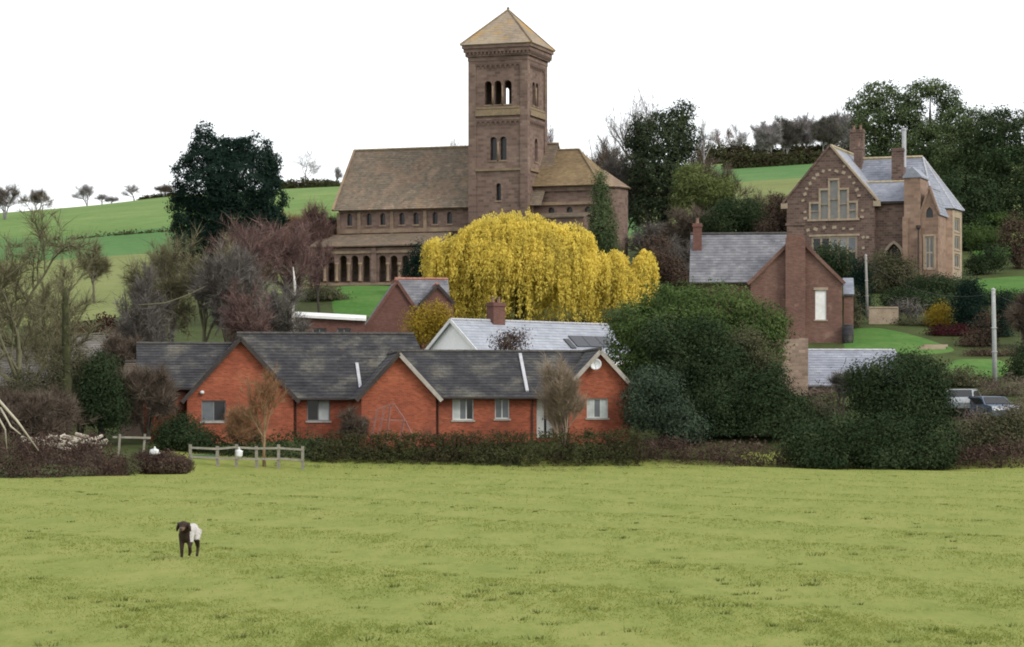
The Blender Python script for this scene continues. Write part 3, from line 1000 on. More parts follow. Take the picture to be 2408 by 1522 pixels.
def ground_mat(name, stops, big=0.05, mid=0.35, fine=4.0, stretch=1.0, hi=None, bump_s=0.4):
    m, nt, b = base_mat(name, 0.95, 0.05)
    geo = nt.nodes.new('ShaderNodeNewGeometry')
    mp = nt.nodes.new('ShaderNodeMapping')
    mp.inputs['Scale'].default_value = (1.0, 1.0 / stretch, 1.0)
    nt.links.new(geo.outputs['Position'], mp.inputs['Vector'])
    n1 = noise(nt, big, 4, mp.outputs[0])
    n2 = noise(nt, mid, 6, mp.outputs[0], 0.7)
    n3 = noise(nt, fine, 5, mp.outputs[0], 0.7)
    f = nt.nodes.new('ShaderNodeMath')
    f.operation = 'MULTIPLY_ADD'
    f.inputs[1].default_value = 0.45
    nt.links.new(n2.outputs[0], f.inputs[0])
    f2 = nt.nodes.new('ShaderNodeMath')
    f2.operation = 'MULTIPLY_ADD'
    f2.inputs[1].default_value = 0.35
    nt.links.new(n3.outputs[0], f2.inputs[0])
    f3 = nt.nodes.new('ShaderNodeMath')
    f3.operation = 'MULTIPLY'
    f3.inputs[1].default_value = 0.45
    nt.links.new(n1.outputs[0], f3.inputs[0])
    nt.links.new(f3.outputs[0], f2.inputs[2])
    nt.links.new(f2.outputs[0], f.inputs[2])
    r = ramp(nt, stops)
    nt.links.new(f.outputs[0], r.inputs[0])
    nt.links.new(r.outputs[0], b.inputs['Base Color'])
    bump(nt, b, n3.outputs[0], bump_s, 0.05)
    return m


M['meadow'] = ground_mat('meadow', [(0.44, (0.124, 0.153, 0.037)), (0.54, (0.152, 0.181, 0.044)), (0.64, (0.182, 0.203, 0.053)), (0.78, (0.222, 0.220, 0.070))], 0.7, 3.2, 11.0, 4.0, bump_s=0.2)
M['earth'] = ground_mat('earth', [(0.42, (0.026, 0.028, 0.014)), (0.6, (0.048, 0.060, 0.022)), (0.8, (0.070, 0.092, 0.030))], 0.08, 0.5, 3, 1.0)
M['lawn'] = ground_mat('lawn', [(0.40, (0.030, 0.085, 0.016)), (0.56, (0.050, 0.122, 0.025)), (0.74, (0.095, 0.165, 0.045))], 0.08, 0.5, 3, 1.0)
M['pasture'] = ground_mat('pasture', [(0.42, (0.084, 0.140, 0.040)), (0.62, (0.115, 0.182, 0.054)), (0.8, (0.185, 0.225, 0.080))], 0.03, 0.2, 1.3, 1.0)
M['bright_pasture'] = ground_mat('bright_pasture', [(0.42, (0.050, 0.112, 0.036)), (0.62, (0.072, 0.148, 0.048)), (0.8, (0.11, 0.18, 0.06))], 0.04, 0.25, 1.5, 1.0)
M['rough_pasture'] = ground_mat('rough_pasture', [(0.42, (0.100, 0.125, 0.042)), (0.62, (0.150, 0.172, 0.062)), (0.8, (0.19, 0.20, 0.08))], 0.05, 0.3, 1.5, 1.0)

gx = np.concatenate([[-4000, -2500, -1500, -900, -600, -400, -280, -200, -165, -140, -125], np.arange(-115, 116, 1.5), [122, 132, 145, 165, 200, 280, 400, 600, 900, 1500, 2500, 4000]])
gy = np.concatenate([[-400, -150, -60, -20, 0, 12, 22], np.arange(30, 110, 2.5), np.arange(110, 270, 1.5), np.arange(271, 530, 3.0), [535, 550, 580, 640, 760, 1000, 1500, 2500, 5000]])
GX, GY = np.meshgrid(gx, gy)
GZ = Gv(GX, GY)
nxg, nyg = len(gx), len(gy)
cxg = (GX[:-1, :-1] + GX[1:, 1:]) / 2
cyg = (GY[:-1, :-1] + GY[1:, 1:]) / 2
cpx = CX + FOC * cxg / np.maximum(cyg, 1)
cls = np.full(cxg.shape, 1)                        # 1 village earth
cls[cyg < field_edge(cxg) + 1.6] = 0                     # 0 meadow
cls[(cxg > -19) & (cxg < 8) & (cyg < 146.5)] = 0
hill = cyg > np.interp(cxg, [-80, -20, -12, 10, 20, 40, 80], [232, 246, 272, 300, 285, 262, 250])
cls[hill] = 3
left = cxg < 15
cls[hill & left & (cyg < 352 - 0.12 * cxg)] = 4
cls[hill & left & (cyg < 312 - 0.15 * cxg)] = 5
cls[hill & ~left & (cyg < 388)] = 5
cls[hill & ~left & (cyg >= 388) & (cyg < 446)] = 4


vid = np.arange(nxg * nyg).reshape(nyg, nxg)
quads = np.stack([vid[:-1, :-1], vid[:-1, 1:], vid[1:, 1:], vid[1:, :-1]], -1)
allv = np.stack([GX, GY, GZ], -1).reshape(-1, 3)
for k_, nm_, mt_ in ((0, 'meadow', 'meadow'), (1, 'village_ground', 'earth'), (3, 'hill_pasture', 'pasture'), (4, 'bright_pasture', 'bright_pasture'), (5, 'rough_pasture', 'rough_pasture')):
    q_ = quads[cls == k_].reshape(-1, 4)
    used, inv_ = np.unique(q_, return_inverse=True)
    o_ = npmesh(nm_, allv[used], inv_.reshape(-1, 4), mt_, smooth=True)
    o_['kind'] = 'structure'



def lawn_patch(pts, rings=9):
    """a mown lawn draped over the slope; pts are (photo column, distance) corners, joined by a smooth outline"""
    q = [np.array((X_at(a, b), b)) for a, b in pts]
    out = []
    n = len(q)
    for i in range(n):
        p0, p1, p2, p3 = q[i - 1], q[i], q[(i + 1) % n], q[(i + 2) % n]
        for k in range(7):
            t = k / 7
            out.append(0.5 * (2 * p1 + (p2 - p0) * t + (2 * p0 - 5 * p1 + 4 * p2 - p3) * t * t + (3 * p1 - p0 - 3 * p2 + p3) * t ** 3))
    out = np.array(out)
    c = out.mean(0)
    m = len(out)
    V = [c + (out - c) * (r / rings) for r in range(1, rings + 1)]
    V = np.concatenate([c[None]] + V)
    Z = Gv(V[:, 0], V[:, 1]) + 0.07
    Z[-m:] -= 0.12
    fs = [(0, 1 + j, 1 + (j + 1) % m) for j in range(m)]
    for r in range(rings - 1):
        for j in range(m):
            fs.append((1 + r * m + j, 1 + (r + 1) * m + j, 1 + (r + 1) * m + (j + 1) % m, 1 + r * m + (j + 1) % m))
    o = link('lawn', mesh_from('lawn', [tuple(x) for x in np.column_stack([V, Z])], fs, 'lawn', False, True))
    o['kind'] = 'structure'


lawn_patch([(1985, 186), (2080, 183), (2200, 183), (2250, 186), (2170, 193), (2060, 198), (1990, 196)])
lawn_patch([(2275, 217), (2340, 217), (2420, 219), (2420, 236), (2340, 236), (2285, 232)])
lawn_patch([(2225, 172), (2300, 171), (2370, 172.5), (2360, 179), (2290, 180), (2235, 179)])
lawn_patch([(780, 228), (840, 225), (930, 226), (960, 240), (930, 250), (850, 252), (790, 248)])
lawn_patch([(1560, 222), (1610, 222), (1640, 230), (1610, 240), (1570, 238)])
lawn_patch([(2290, 256), (2350, 254), (2420, 256), (2420, 268), (2300, 268)])

# grass standing in the meadow: blades in tufts, denser and taller in drifts
rg = np.random.default_rng(5)


def vnoise(x, y, seed):
    """smooth value noise"""
    t = np.random.default_rng(seed).uniform(-1, 1, (256, 256))
    xi, yi = np.floor(x).astype(int), np.floor(y).astype(int)
    fx, fy = x - xi, y - yi
    fx, fy = fx * fx * (3 - 2 * fx), fy * fy * (3 - 2 * fy)
    g = lambda a, b: t[a % 256, b % 256]
    return (g(xi, yi) * (1 - fx) + g(xi + 1, yi) * fx) * (1 - fy) + (g(xi, yi + 1) * (1 - fx) + g(xi + 1, yi + 1) * fx) * fy


n_ = 330000
u_ = rg.uniform(0, 1, n_)
Yb = 1.0 / (1 / 27.0 + (1 / 147.0 - 1 / 27.0) * u_)
Xb = rg.uniform(-1, 1, n_) * (0.205 * Yb + 1.0)
drift = vnoise(Xb * 2.6, Yb * .65, 1) * .6 + vnoise(Xb * 6.3, Yb * 1.7, 2) * .8
keep = (Yb < field_edge(Xb) - 0.3) & (rg.uniform(-1.5, 1.1, n_) < drift)
Xb, Yb, drift = Xb[keep], Yb[keep], drift[keep]
n_ = len(Xb)
zb_ = Gv(Xb, Yb)
hb = (0.018 + 0.018 * rg.uniform(0, 1, n_) ** 2 + 0.018 * np.clip(drift, 0, 2)) * (0.75 + 0.004 * Yb)
wb = 0.005 * (0.6 + Yb / 30.0) * rg.uniform(.7, 1.3, n_)
an = rg.uniform(0, 6.283, n_)
ln = rg.normal(size=(n_, 2)) * hb[:, None] * 0.9
base_ = np.stack([Xb, Yb, zb_ - 0.006], 1)
sd = np.stack([np.cos(an), np.sin(an), np.zeros(n_)], 1) * wb[:, None]
tp_ = base_ + np.stack([ln[:, 0], ln[:, 1], hb], 1)
Vg = np.stack([base_ - sd, base_ + sd, tp_], 1).reshape(-1, 3)
M['grass'] = foliage('grass', [(0.2, (0.176, 0.214, 0.050)), (0.5, (0.212, 0.242, 0.060)), (0.75, (0.250, 0.262, 0.074)), (0.95, (0.30, 0.275, 0.095))], 0.25, 0.55, vary=0.4)
gr_ = npmesh('grass', Vg, np.arange(n_ * 3).reshape(-1, 3), 'grass')
tag(gr_, 'short yellow-green grass of the open meadow', 'grass', kind='stuff')

# darker weed tufts and worn dung flecks dotted over the meadow
nt_ = 200
uw_ = rg.uniform(0, 1, nt_)
Yw = 1.0 / (1 / 29.0 + (1 / 135.0 - 1 / 29.0) * uw_)
Xw = rg.uniform(-1, 1, nt_) * 0.2 * Yw
okw = Yw < field_edge(Xw) - 2
Xw, Yw = Xw[okw], Yw[okw]
per_ = 22
ix_ = np.repeat(np.arange(len(Xw)), per_)
rw_ = rg.uniform(.05, .16, len(Xw))[ix_]
aw_ = rg.uniform(0, 6.283, len(ix_))
dw_ = rw_ * np.sqrt(rg.uniform(0, 1, len(ix_)))
Cw = np.stack([Xw[ix_] + np.cos(aw_) * dw_ * 1.5, Yw[ix_] + np.sin(aw_) * dw_ * 1.5, np.zeros(len(ix_))], 1)
Cw[:, 2] = Gv(Cw[:, 0], Cw[:, 1])
hw_ = rg.uniform(.03, .07, len(ix_)) * (.6 + rw_ * 3)
sw_ = np.stack([np.cos(aw_ + 1.57), np.sin(aw_ + 1.57), aw_ * 0], 1) * (.008 + .00012 * Yw[ix_])[:, None]
tw_ = Cw + np.stack([np.cos(aw_) * hw_ * .8, np.sin(aw_) * hw_ * .8, hw_], 1)
M['weed'] = foliage('weed', [(0.2, (0.110, 0.140, 0.038)), (0.6, (0.150, 0.175, 0.050)), (0.9, (0.22, 0.20, 0.09))], 0.3, 0.3, vary=0.5)
we_ = npmesh('weed_tufts', np.stack([Cw - sw_, Cw + sw_, tw_], 1).reshape(-1, 3), np.arange(len(ix_) * 3).reshape(-1, 3), 'weed')
tag(we_, 'small dark green weed tufts dotted over the meadow', 'weeds', kind='stuff')
# ------------------------------------------------------------------ the church with its campanile
def corbels(parent, mtx, u0, u1, z, n, mat, proud=0.10, h=0.42):
    """a row of little arches hung under a band: two corbel blocks and a cap shared by all"""
    w = (u1 - u0) / n
    mb = MB()
    xs = [w * 0.5 - w * 0.34 * math.cos(math.pi * i / 6) for i in range(7)]
    prof = [(0, h)] + [(0, 0)] + [(w * .16, 0)] + [(x, h * 0.35 + math.sqrt(max(0, 1 - ((x - w / 2) / (w * .34)) ** 2)) * h * .4) for x in xs] + [(w * .84, 0), (w, 0), (w, h)]
    # split into simple pieces: left leg, right leg, top
    mb.box(0.005, w * .16, -proud, 0.02, 0, h)
    mb.box(w * .84, w - 0.005, -proud, 0.02, 0, h)
    for a, b in zip(xs[:-1], xs[1:]):
        za = h * 0.3 + math.sqrt(max(0, 1 - (((a + b) / 2 - w / 2) / (w * .34)) ** 2)) * h * .4
        mb.box(a, b, -proud, 0.02, za, h)
    me = mesh_from('corbel', mb.v, mb.f, mat)
    for i in range(n):
        link('corbel', me, parent, mtx @ Matrix.Translation((u0 + w * i, 0, z)))


fr = Frame(1105, 256.0, 19.0, 15.3)
ch = fr.thing('church', 'long brown stone church with tall square bell tower on the slope', 'church')
TW = 5.65
# --- tower walls
tow = link('tower', None, ch)
zt = 22.2
belf = [(fr.u(a), fr.u(b), fr.w(246, 2.5), fr.w(190, 2.5), 'round') for a, b in ((1139, 1156), (1162, 1179), (1185, 1203))]
dbl = [(fr.u(a), fr.u(b), fr.w(377, 2.5), fr.w(322, 2.5), 'round') for a, b in ((1152, 1168), (1175, 1191))]
slit = [(fr.u(1166), fr.u(1178), fr.w(472, 2.5), fr.w(431, 2.5), 'round')]
mb = MB()
wall(mb, 0, TW, -2.5, [(0, zt), (TW, zt)], 0.65, belf + dbl + slit)
mb.build('wall', 'church_stone', tow)
rb = [(1.62, 2.42, belf[0][2], belf[0][3], 'round'), (2.62, 3.42, belf[0][2], belf[0][3], 'round')]
rd = [(2.3, 3.2, dbl[0][2], dbl[0][3], 'round')]
rs = [(2.55, 3.05, slit[0][2], slit[0][3] + .2, 'round')]
RM = side_mtx(TW, 0.003, 90)
mb = wall(MB(), 0.65, TW - 0.65, -2.5, [(0.65, zt), (TW - .65, zt)], 0.65, rb + rd + rs)
mb.build('wall', 'church_stone', tow, RM)
BM = side_mtx(TW, TW, 180)
bb = [(TW - o[1], TW - o[0], o[2], o[3], o[4]) for o in belf]
wall(MB(), 0, TW, -2.5, [(0, zt), (TW, zt)], 0.65, bb).build('wall', 'church_stone', tow, BM)
LM = side_mtx(0, TW, -90)
wall(MB(), 0.65, TW - .65, -2.5, [(0.65, zt), (TW - .65, zt)], 0.65, []).build('wall', 'church_stone', tow, LM)
MB().box(0.6, TW - .6, 0.6, TW - .6, belf[0][2] - 0.5, belf[0][2] - 0.25).build('belfry_shade_floor', 'dark_board', tow)  # unseen floor slab, added to keep the inside of the belfry dark
FM = Matrix.Identity(4)
for mt, ops in ((FM, dbl + slit), (RM, rd + rs)):
    for o in ops:
        arch_pane(tow, mt, o, 'old_glass', 0.42, 'window', 'church_trim', True)
for mt, ops in ((FM, belf), (RM, rb)):
    for o in ops:
        MB().box(o[0] - .05, o[1] + .05, -0.06, 0.1, o[2] - .12, o[2] - .004).build('sill', 'church_trim', tow, mt)
    for a, b in zip(ops[:-1], ops[1:]):
        x = (a[1] + b[0]) / 2
        MB().tube([(x, -0.06, ops[0][2]), (x, -0.06, ops[0][3] - .5)], [.085, .075], 8).build('column', 'church_trim', tow, mt, True)
x = (dbl[0][1] + dbl[1][0]) / 2
MB().tube([(x, -0.05, dbl[0][2]), (x, -0.05, dbl[0][3] - .5)], [.085, .075], 8).build('column', 'church_trim', tow, FM, True)
# corner pilasters, panels, bands
zc = 21.0
for cu, cv in ((-0.12, -0.12), (TW - .62, -0.12), (TW - .62, TW - .62), (-0.12, TW - .62)):
    MB().box(cu, cu + .74, cv, cv + .74, -2.5, zc + .6).build('pilaster', 'church_stone', tow)
for mt in (FM, RM):
    z1 = fr.w(160, 2.8)
    MB().box(0.6, TW - .6, -0.115, 0.05, z1 + .42, zc + .6).build('band', 'church_stone', tow, mt)
    corbels(tow, mt, 0.62, TW - .62, z1, 9, 'church_stone')
    z2 = fr.w(293, 2.8)
    MB().box(0.6, TW - .6, -0.115, 0.05, z2 + .42, z2 + .62).build('band', 'church_stone', tow, mt)
    corbels(tow, mt, 0.62, TW - .62, z2, 9, 'church_stone')
    za, zb_ = fr.w(272, 2.8), fr.w(262, 2.8)
    MB().box(0.6, TW - .6, -0.20, 0.05, za, zb_).prism([(0.6, zb_), (TW - .6, zb_), (TW - .6, zb_ + .18), (.6, zb_ + .18)], -0.14, 0.05).build('string_course', 'lichen_stone', tow, mt)
    za = fr.w(402, 2.8)
    MB().box(0.6, TW - .6, -0.18, 0.05, za, za + .22).build('string_course', 'lichen_stone', tow, mt)
    za = fr.w(256, 2.8)
    MB().box(0.62, TW - .62, -0.09, 0.05, za, za + .22).build('string_course', 'lichen_stone', tow, mt)
# flared cornice
mb = MB()
ez = 22.55
for i, (z0, z1, e) in enumerate(((zc + .05, zc + .45, .16), (zc + .45, zc + .85, .34), (zc + .85, zc + 1.2, .48), (zc + 1.2, ez, .60))):
    mb.box(-e, TW + e, -e, TW + e, z0, z1)
mb.build('cornice', 'church_stone', tow)
n = 17
mb = MB().box(0, .16, 0, .2, 0, .24)
me = mesh_from('dentil', mb.v, mb.f, 'church_stone')
for mt in (FM, RM):
    for i in range(n):
        link('dentil', me, tow, mt @ Matrix.Translation((-0.3 + (TW + .45) * i / (n - 1), -0.50, zc + .60)))
# pyramid roof
apex = (TW / 2, TW / 2, fr.w(24, TW / 2, TW / 2))
e = 0.72
cs = [(-e, -e, ez), (TW + e, -e, ez), (TW + e, TW + e, ez), (-e, TW + e, ez)]
mb = MB()
for i in range(4):
    roof_slope(mb, cs[i], cs[(i + 1) % 4], apex, apex, 0.26)
trf = mb.build('roof', 'tower_tile', tow)
for i in range(4):
    ridge_line(Vector(cs[i]) + Vector((0, 0, .05)), Vector(apex) + Vector((0, 0, .05)), 0.085, .4).build('hip_tiles', 'lichen_stone', tow)
MB().lathe(apex, [(.14, -.1), (.1, .08), (.16, .16), (.04, .34)], 8).build('finial', 'lichen_stone', tow)

# --- nave
nv = link('nave', None, ch)
VC, VR = 1.0, 6.0
uL = fr.u(800, VC)
zE = fr.w(486, -7, VC)
zR = fr.w(351, -10, VR) - 0.05
cw = []
for a in (822, 868, 900, 945, 978, 1023, 1057):
    u = fr.u(a, VC)
    cw.append((u - .26, u + .26, fr.w(531 - (a - 822) * .02, u, VC), fr.w(503 - (a - 822) * .02, u, VC), 'round'))
wall(MB(), uL, 0, -1.5, [(uL, zE), (0, zE)], 0.5, cw, VC).build('wall', 'church_stone', nv)
for o in cw:
    arch_pane(nv, Matrix.Translation((0, VC, 0)), o, 'old_glass', 0.3, 'window', 'church_trim', True)
# gable end walls and back
gl = [(VC + .5, zE), (VR, zR - .35), (2 * VR - VC, zE)]
SM = side_mtx(uL, 0, 90)
wall(MB(), VC + .5, 2 * VR - VC, -1.5, gl, 0.5, [], -0.5).build('gable_wall', 'church_stone', nv, SM)
MB().box(uL + .5, 8, 2 * VR - VC - .5, 2 * VR - VC, -1.5, zE).build('back_wall', 'church_stone', nv)
mb = MB()
ue = uL - .62
roof_slope(mb, (ue, VC - .55, zE - .25), (TW + 1.2, VC - .55, zE - .25), (TW + 1.2, VR, zR), (ue, VR, zR), 0.26)
roof_slope(mb, (TW + 1.2, 2 * VR - VC + .55, zE - .25), (ue, 2 * VR - VC + .55, zE - .25), (ue, VR, zR), (TW + 1.2, VR, zR), 0.5)
nrf = mb.build('roof', 'church_tile', nv)
ridge_line((ue, VR, zR + .03), (TW + 1.2, VR, zR + .03), .15, .5).build('ridge_tiles', 'lichen_stone', nv)
MB().beam((ue + .08, VC - .6, zE - .22), (ue + .08, VR, zR + .06), .22, .2).build('verge', 'church_trim', nv)
MB().box(uL - .1, 0.0, VC - .18, VC - .003, zE - .42, zE - .12).build('eaves_band', 'church_stone', nv)
for u in [fr.u(q, VC) for q in (797, 845, 922, 1000)]:
    MB().box(u - .16, u + .16, VC - .14, VC - .003, 4.6, zE - .45).build('pilaster', 'church_trim', nv)
za = fr.w(548, -9, VC)
MB().box(uL - .1, -0.1, VC - .22, VC - .004, za, za + .38).build('string_course', 'church_trim', nv)
# --- cloister walk with its arcade under a lean-to roof
VA = -3.0
cl = link('cloister', None, ch)
ua0, ua1 = fr.u(735, VA), fr.u(1032, VA)
zfr, zle = fr.w(583, -9, VA), fr.w(578, -9, VA)
aops = []
for a in (751, 778, 807, 834, 861, 899, 926, 953, 980, 1014):
    u = fr.u(a, VA)
    aops.append((u - .37, u + .37, fr.w(664, u, VA) + .02, fr.w(601, u, VA), 'round'))
wall(MB(), ua0, ua1, -1.5, [(ua0, zfr), (ua1, zfr)], 0.4, aops, VA).build('arcade_wall', 'church_stone', cl)
for a, b in zip(aops[:-1], aops[1:]):
    if b[0] - a[1] < 0.62:
        x = (a[1] + b[0]) / 2
        MB().lathe((x, VA - .06, a[2] + .05), [(.2, 0), (.2, .1), (.13, .16), (.12, 1.45), (.2, 1.6), (.22, 1.75)], 10).build('column', 'church_trim', cl, None, True)
MB().box(ua0 - .1, ua1, VA - .18, VA - .003, .02, .25).build('plinth', 'church_trim', cl)
MB().box(ua0, ua1, VA - .13, VA - .004, zfr - .52, zfr - .28).build('string_course', 'church_trim', cl)
MB().box(ua0 + .1, ua1, VC - .3, VC - .24, -1, 4.4).build('inner_wall', 'church_stone', cl)
MB().box(ua0, ua1, VA + .4, VC - .31, -1.2, .06).build('walk_floor', 'church_trim', cl)
mb = roof_slope(MB(), (ua0 - .3, VA - .35, zle), (ua1, VA - .35, zle), (ua1, VC - .01, za - .06), (ua0 - .3, VC - .01, za - .06), .24)
mb.build('roof', 'church_tile', cl)
MB().prism([(ua0 + .02, .0), (ua0 + .3, .0), (ua0 + .3, zfr), (ua0 + .02, zfr)], VA + .41, VC - .32).build('end_wall', 'church_stone', cl)
for u in (fr.u(880, VA), fr.u(738, VA), ua1 - .2):
    MB().box(u - .22, u + .22, VA - .2, VA - .005, .26, zfr - .02).build('pilaster', 'church_stone', cl)

# --- chancel and apse east of the tower
cn = link('chancel', None, ch)
v0, vr = 2.0, 6.0
ur, ue2 = fr.u(1362, vr), fr.u(1408, v0)
zce, zcr = fr.w(437, 9, v0), fr.w(353, 8, vr)
mb = MB()
roof_slope(mb, (TW - .5, v0 - .5, zce), (ue2 + .3, v0 - .5, zce), (ur, vr, zcr), (TW - .5, vr, zcr), .26)
roof_slope(mb, (ue2 + .3, v0 - .5, zce), (ue2 + .3, 10.5, zce), (ur, vr, zcr), (ur, vr, zcr), .26)
roof_slope(mb, (ue2 + .3, 10.5, zce), (TW - .5, 10.5, zce), (TW - .5, vr, zcr), (ur, vr, zcr), .5)
crf = mb.build('roof', 'gold_tile', cn)
ridge_line((TW, vr, zcr + .03), (ur, vr, zcr + .03), .13).build('ridge_tiles', 'lichen_stone', cn)
ridge_line((ue2 + .3, v0 - .5, zce + .05), (ur, vr, zcr + .05), .10).build('hip_tiles', 'lichen_stone', cn)
cwin = [(u - .3, u + .3, 5.6, 7.3, 'round') for u in (7.4, 9.2, 11.0)]
wall(MB(), TW - .4, ue2, -1.5, [(TW - .4, zce), (ue2, zce)], .5, cwin, v0).build('wall', 'church_stone', cn)
for o in cwin:
    arch_pane(cn, Matrix.Translation((0, v0, 0)), o, 'old_glass', .3, 'window', 'church_trim', True)
MB().box(ue2 - .5, ue2 - .003, v0 + .5, 10, -1.5, zce).build('end_wall', 'church_stone', cn)
MB().box(TW + .05, ue2 + .05, v0 - .18, v0 - .004, zce - .5, zce - .1).build('eaves_band', 'church_stone', cn)
za = fr.w(482, 9, v0)
MB().box(TW + .05, ue2 + .05, v0 - .22, v0 - .006, za, za + .28).build('string_course', 'church_trim', cn)
za = fr.w(500, 9, v0)
mb = MB().box(TW + .1, ue2 - .8, v0 - 2.2, v0 - .01, -1.5, za - .5)
mb.build('vestry_wall', 'church_stone', cn)
roof_slope(MB(), (TW + .05, v0 - 2.4, za - .55), (ue2 - .7, v0 - 2.4, za - .55), (ue2 - .7, v0 - .01, za), (TW + .05, v0 - .01, za), .26).build('vestry_roof', 'church_tile', cn)
# apse: half drum and half cone
ca, ra = (ue2 - .45, 5.2), 2.25
mb, mr = MB(), MB()
N = 14
zae = fr.w(439, 13, 4)
top = (ca[0], ca[1], zae + 1.7)
for i in range(N):
    a0, a1 = -math.pi / 2 + math.pi * i / N, -math.pi / 2 + math.pi * (i + 1) / N
    p0, p1 = (ca[0] + ra * math.cos(a0), ca[1] + ra * math.sin(a0)), (ca[0] + ra * math.cos(a1), ca[1] + ra * math.sin(a1))
    mb.poly((p0[0], p0[1], -1.5), (p1[0], p1[1], -1.5), (p1[0], p1[1], zae), (p0[0], p0[1], zae))
    k = 1.13
    q0, q1 = (ca[0] + ra * k * math.cos(a0), ca[1] + ra * k * math.sin(a0), zae - .05), (ca[0] + ra * k * math.cos(a1), ca[1] + ra * k * math.sin(a1), zae - .05)
    roof_slope(mr, q0, q1, top, top, .3)
ap = mb.build('apse_wall', 'church_stone', cn)
mr.build('apse_roof', 'church_trim', cn)
# ------------------------------------------------------------------ brick bungalows
def bargeboard(parent, a, b, mat, w=.05, h=.22):
    return MB().beam(a, b, w, h).build('bargeboard', mat, parent)


def front_gable(f, root, u0, u1, v, vb, ze, za, wall_mat, roof_mat, ops=(), over=.3, vo=.28, barge='dark_board', t=.28, zb=-1.5, ridge='ridge_dark', barge_r=None):
    """a wing whose gable faces the viewer: wall, side walls, two slopes, boards along the verges"""
    um = (u0 + u1) / 2
    wall(MB(), u0, u1, zb, [(u0, ze), (um, za), (u1, ze)], t, ops, v).build('gable_wall', wall_mat, root)
    MB().box(u0, u0 + t, v + t, vb, zb, ze - .02).box(u1 - t, u1, v + t, vb, zb, ze - .02).build('side_wall', wall_mat, root)
    sl = (za - ze) / (um - u0)
    zo = ze - over * sl
    mb = MB()
    lift = .13
    roof_slope(mb, (u0 - over, vb, zo + lift), (u0 - over, v - vo, zo + lift), (um, v - vo, za + lift), (um, vb, za + lift))
    roof_slope(mb, (u1 + over, v - vo, zo + lift), (u1 + over, vb, zo + lift), (um, vb, za + lift), (um, v - vo, za + lift))
    r = mb.build('roof', roof_mat, root)
    ridge_line((um, v - vo, za + lift + .03), (um, vb, za + lift + .03)).build('ridge_tiles', ridge, r)
    bargeboard(r, (u0 - over, v - vo - .03, zo + .03), (um, v - vo - .03, za + .03), barge)
    bargeboard(r, (u1 + over, v - vo - .03, zo + .03), (um, v - vo - .03, za + .03), barge_r or barge)
    return r


def long_roof(f, root, u0, u1, v0, vr, ze, zr, mat, hip0=0., hip1=0., ridge='ridge_dark', gutter='dark_board'):
    """a two-sided roof whose ridge runs across the view; hips are how far the ridge stops short"""
    mb = MB()
    vb = 2 * vr - v0
    roof_slope(mb, (u0, v0, ze), (u1, v0, ze), (u1 - hip1, vr, zr), (u0 + hip0, vr, zr))
    roof_slope(mb, (u1, vb, ze), (u0, vb, ze), (u0 + hip0, vr, zr), (u1 - hip1, vr, zr), .5)
    if hip0:
        roof_slope(mb, (u0, vb, ze), (u0, v0, ze), (u0 + hip0, vr, zr), (u0 + hip0, vr, zr))
    if hip1:
        roof_slope(mb, (u1, v0, ze), (u1, vb, ze), (u1 - hip1, vr, zr), (u1 - hip1, vr, zr))
    r = mb.build('roof', mat, root)
    ridge_line((u0 + hip0, vr, zr + .03), (u1 - hip1, vr, zr + .03)).build('ridge_tiles', ridge, r)
    if gutter:
        MB().tube([(u0, v0 - .05, ze - .06), (u1, v0 - .05, ze - .06)], [.06, .06], 6).build('gutter', gutter, r)
    return r


# left bungalow
f1 = Frame(440, 151.0, -8.0, 1.25)
b1 = f1.thing('bungalow', 'orange brick bungalow with wide gable beside the post and rail fence', 'bungalow')
ug1 = f1.u(690)
ze, za = f1.w(934, ug1 / 2), f1.w(798, ug1 / 2)
wn1 = (f1.u(474), f1.u(531), f1.w(991, 1.5), f1.w(942, 1.5), 'rect')
front_gable(f1, b1, 0, ug1, 0, 6.0, ze, za, 'orange_brick', 'slate_dark', [wn1])
window(b1, None, wn1, 2, 1, 'window_grey', 'glass_dark', glass_list=['glass_grey', 'glass_dark'], sill_mat='grey_board')
vm = 1.1
um0, um1 = ug1, f1.u(1000, vm)
wn2 = (f1.u(722, vm), f1.u(776, vm), f1.w(990, 7, vm), f1.w(940, 7, vm), 'rect')
wall(MB(), um0, um1, -1.5, [(um0, ze), (um1, ze)], .28, [wn2], vm).build('front_wall', 'orange_brick', b1)
window(b1, Matrix.Translation((0, vm, 0)), wn2, 2, 1, 'window_grey', 'glass_dark', glass_list=['glass_dark', 'curtain'], sill_mat='grey_board')
vr1 = 5.2
zr = f1.w(786, 8, vr1)
long_roof(f1, b1, ug1 / 2, um1 + .9, vm - .4, vr1, f1.w(937, 8, vm - .4), zr, 'slate_dark', 0, 1.1)
MB().box(um1 - .28, um1, vm + .28, 2 * vr1 - vm, -1.5, ze - .1).box(0, um1, 2 * vr1 - vm - .3, 2 * vr1 - vm - .02, -1.5, ze - .1).build('end_wall', 'orange_brick', b1)
# lower wing to the left
vw = 2.6
uw = f1.u(338, vw)
zwe, zwr = f1.w(913, -1.5, vw - .4), f1.w(809, -1.5, 6.2)
wall(MB(), uw, 0, -1.5, [(uw, zwe), (0, zwe)], .28, [], vw).build('wing_wall', 'orange_brick', b1)
long_roof(f1, b1, uw - .4, ug1 / 2, vw - .4, 6.2, zwe, zwr, 'slate_dark')
wall(MB(), vw, 9.8, -1.5, [(vw, zwe), (6.2, zwr - .1), (9.8, zwe)], .28, [], -.28).build('wing_gable', 'orange_brick', b1, side_mtx(uw, 0, 90))
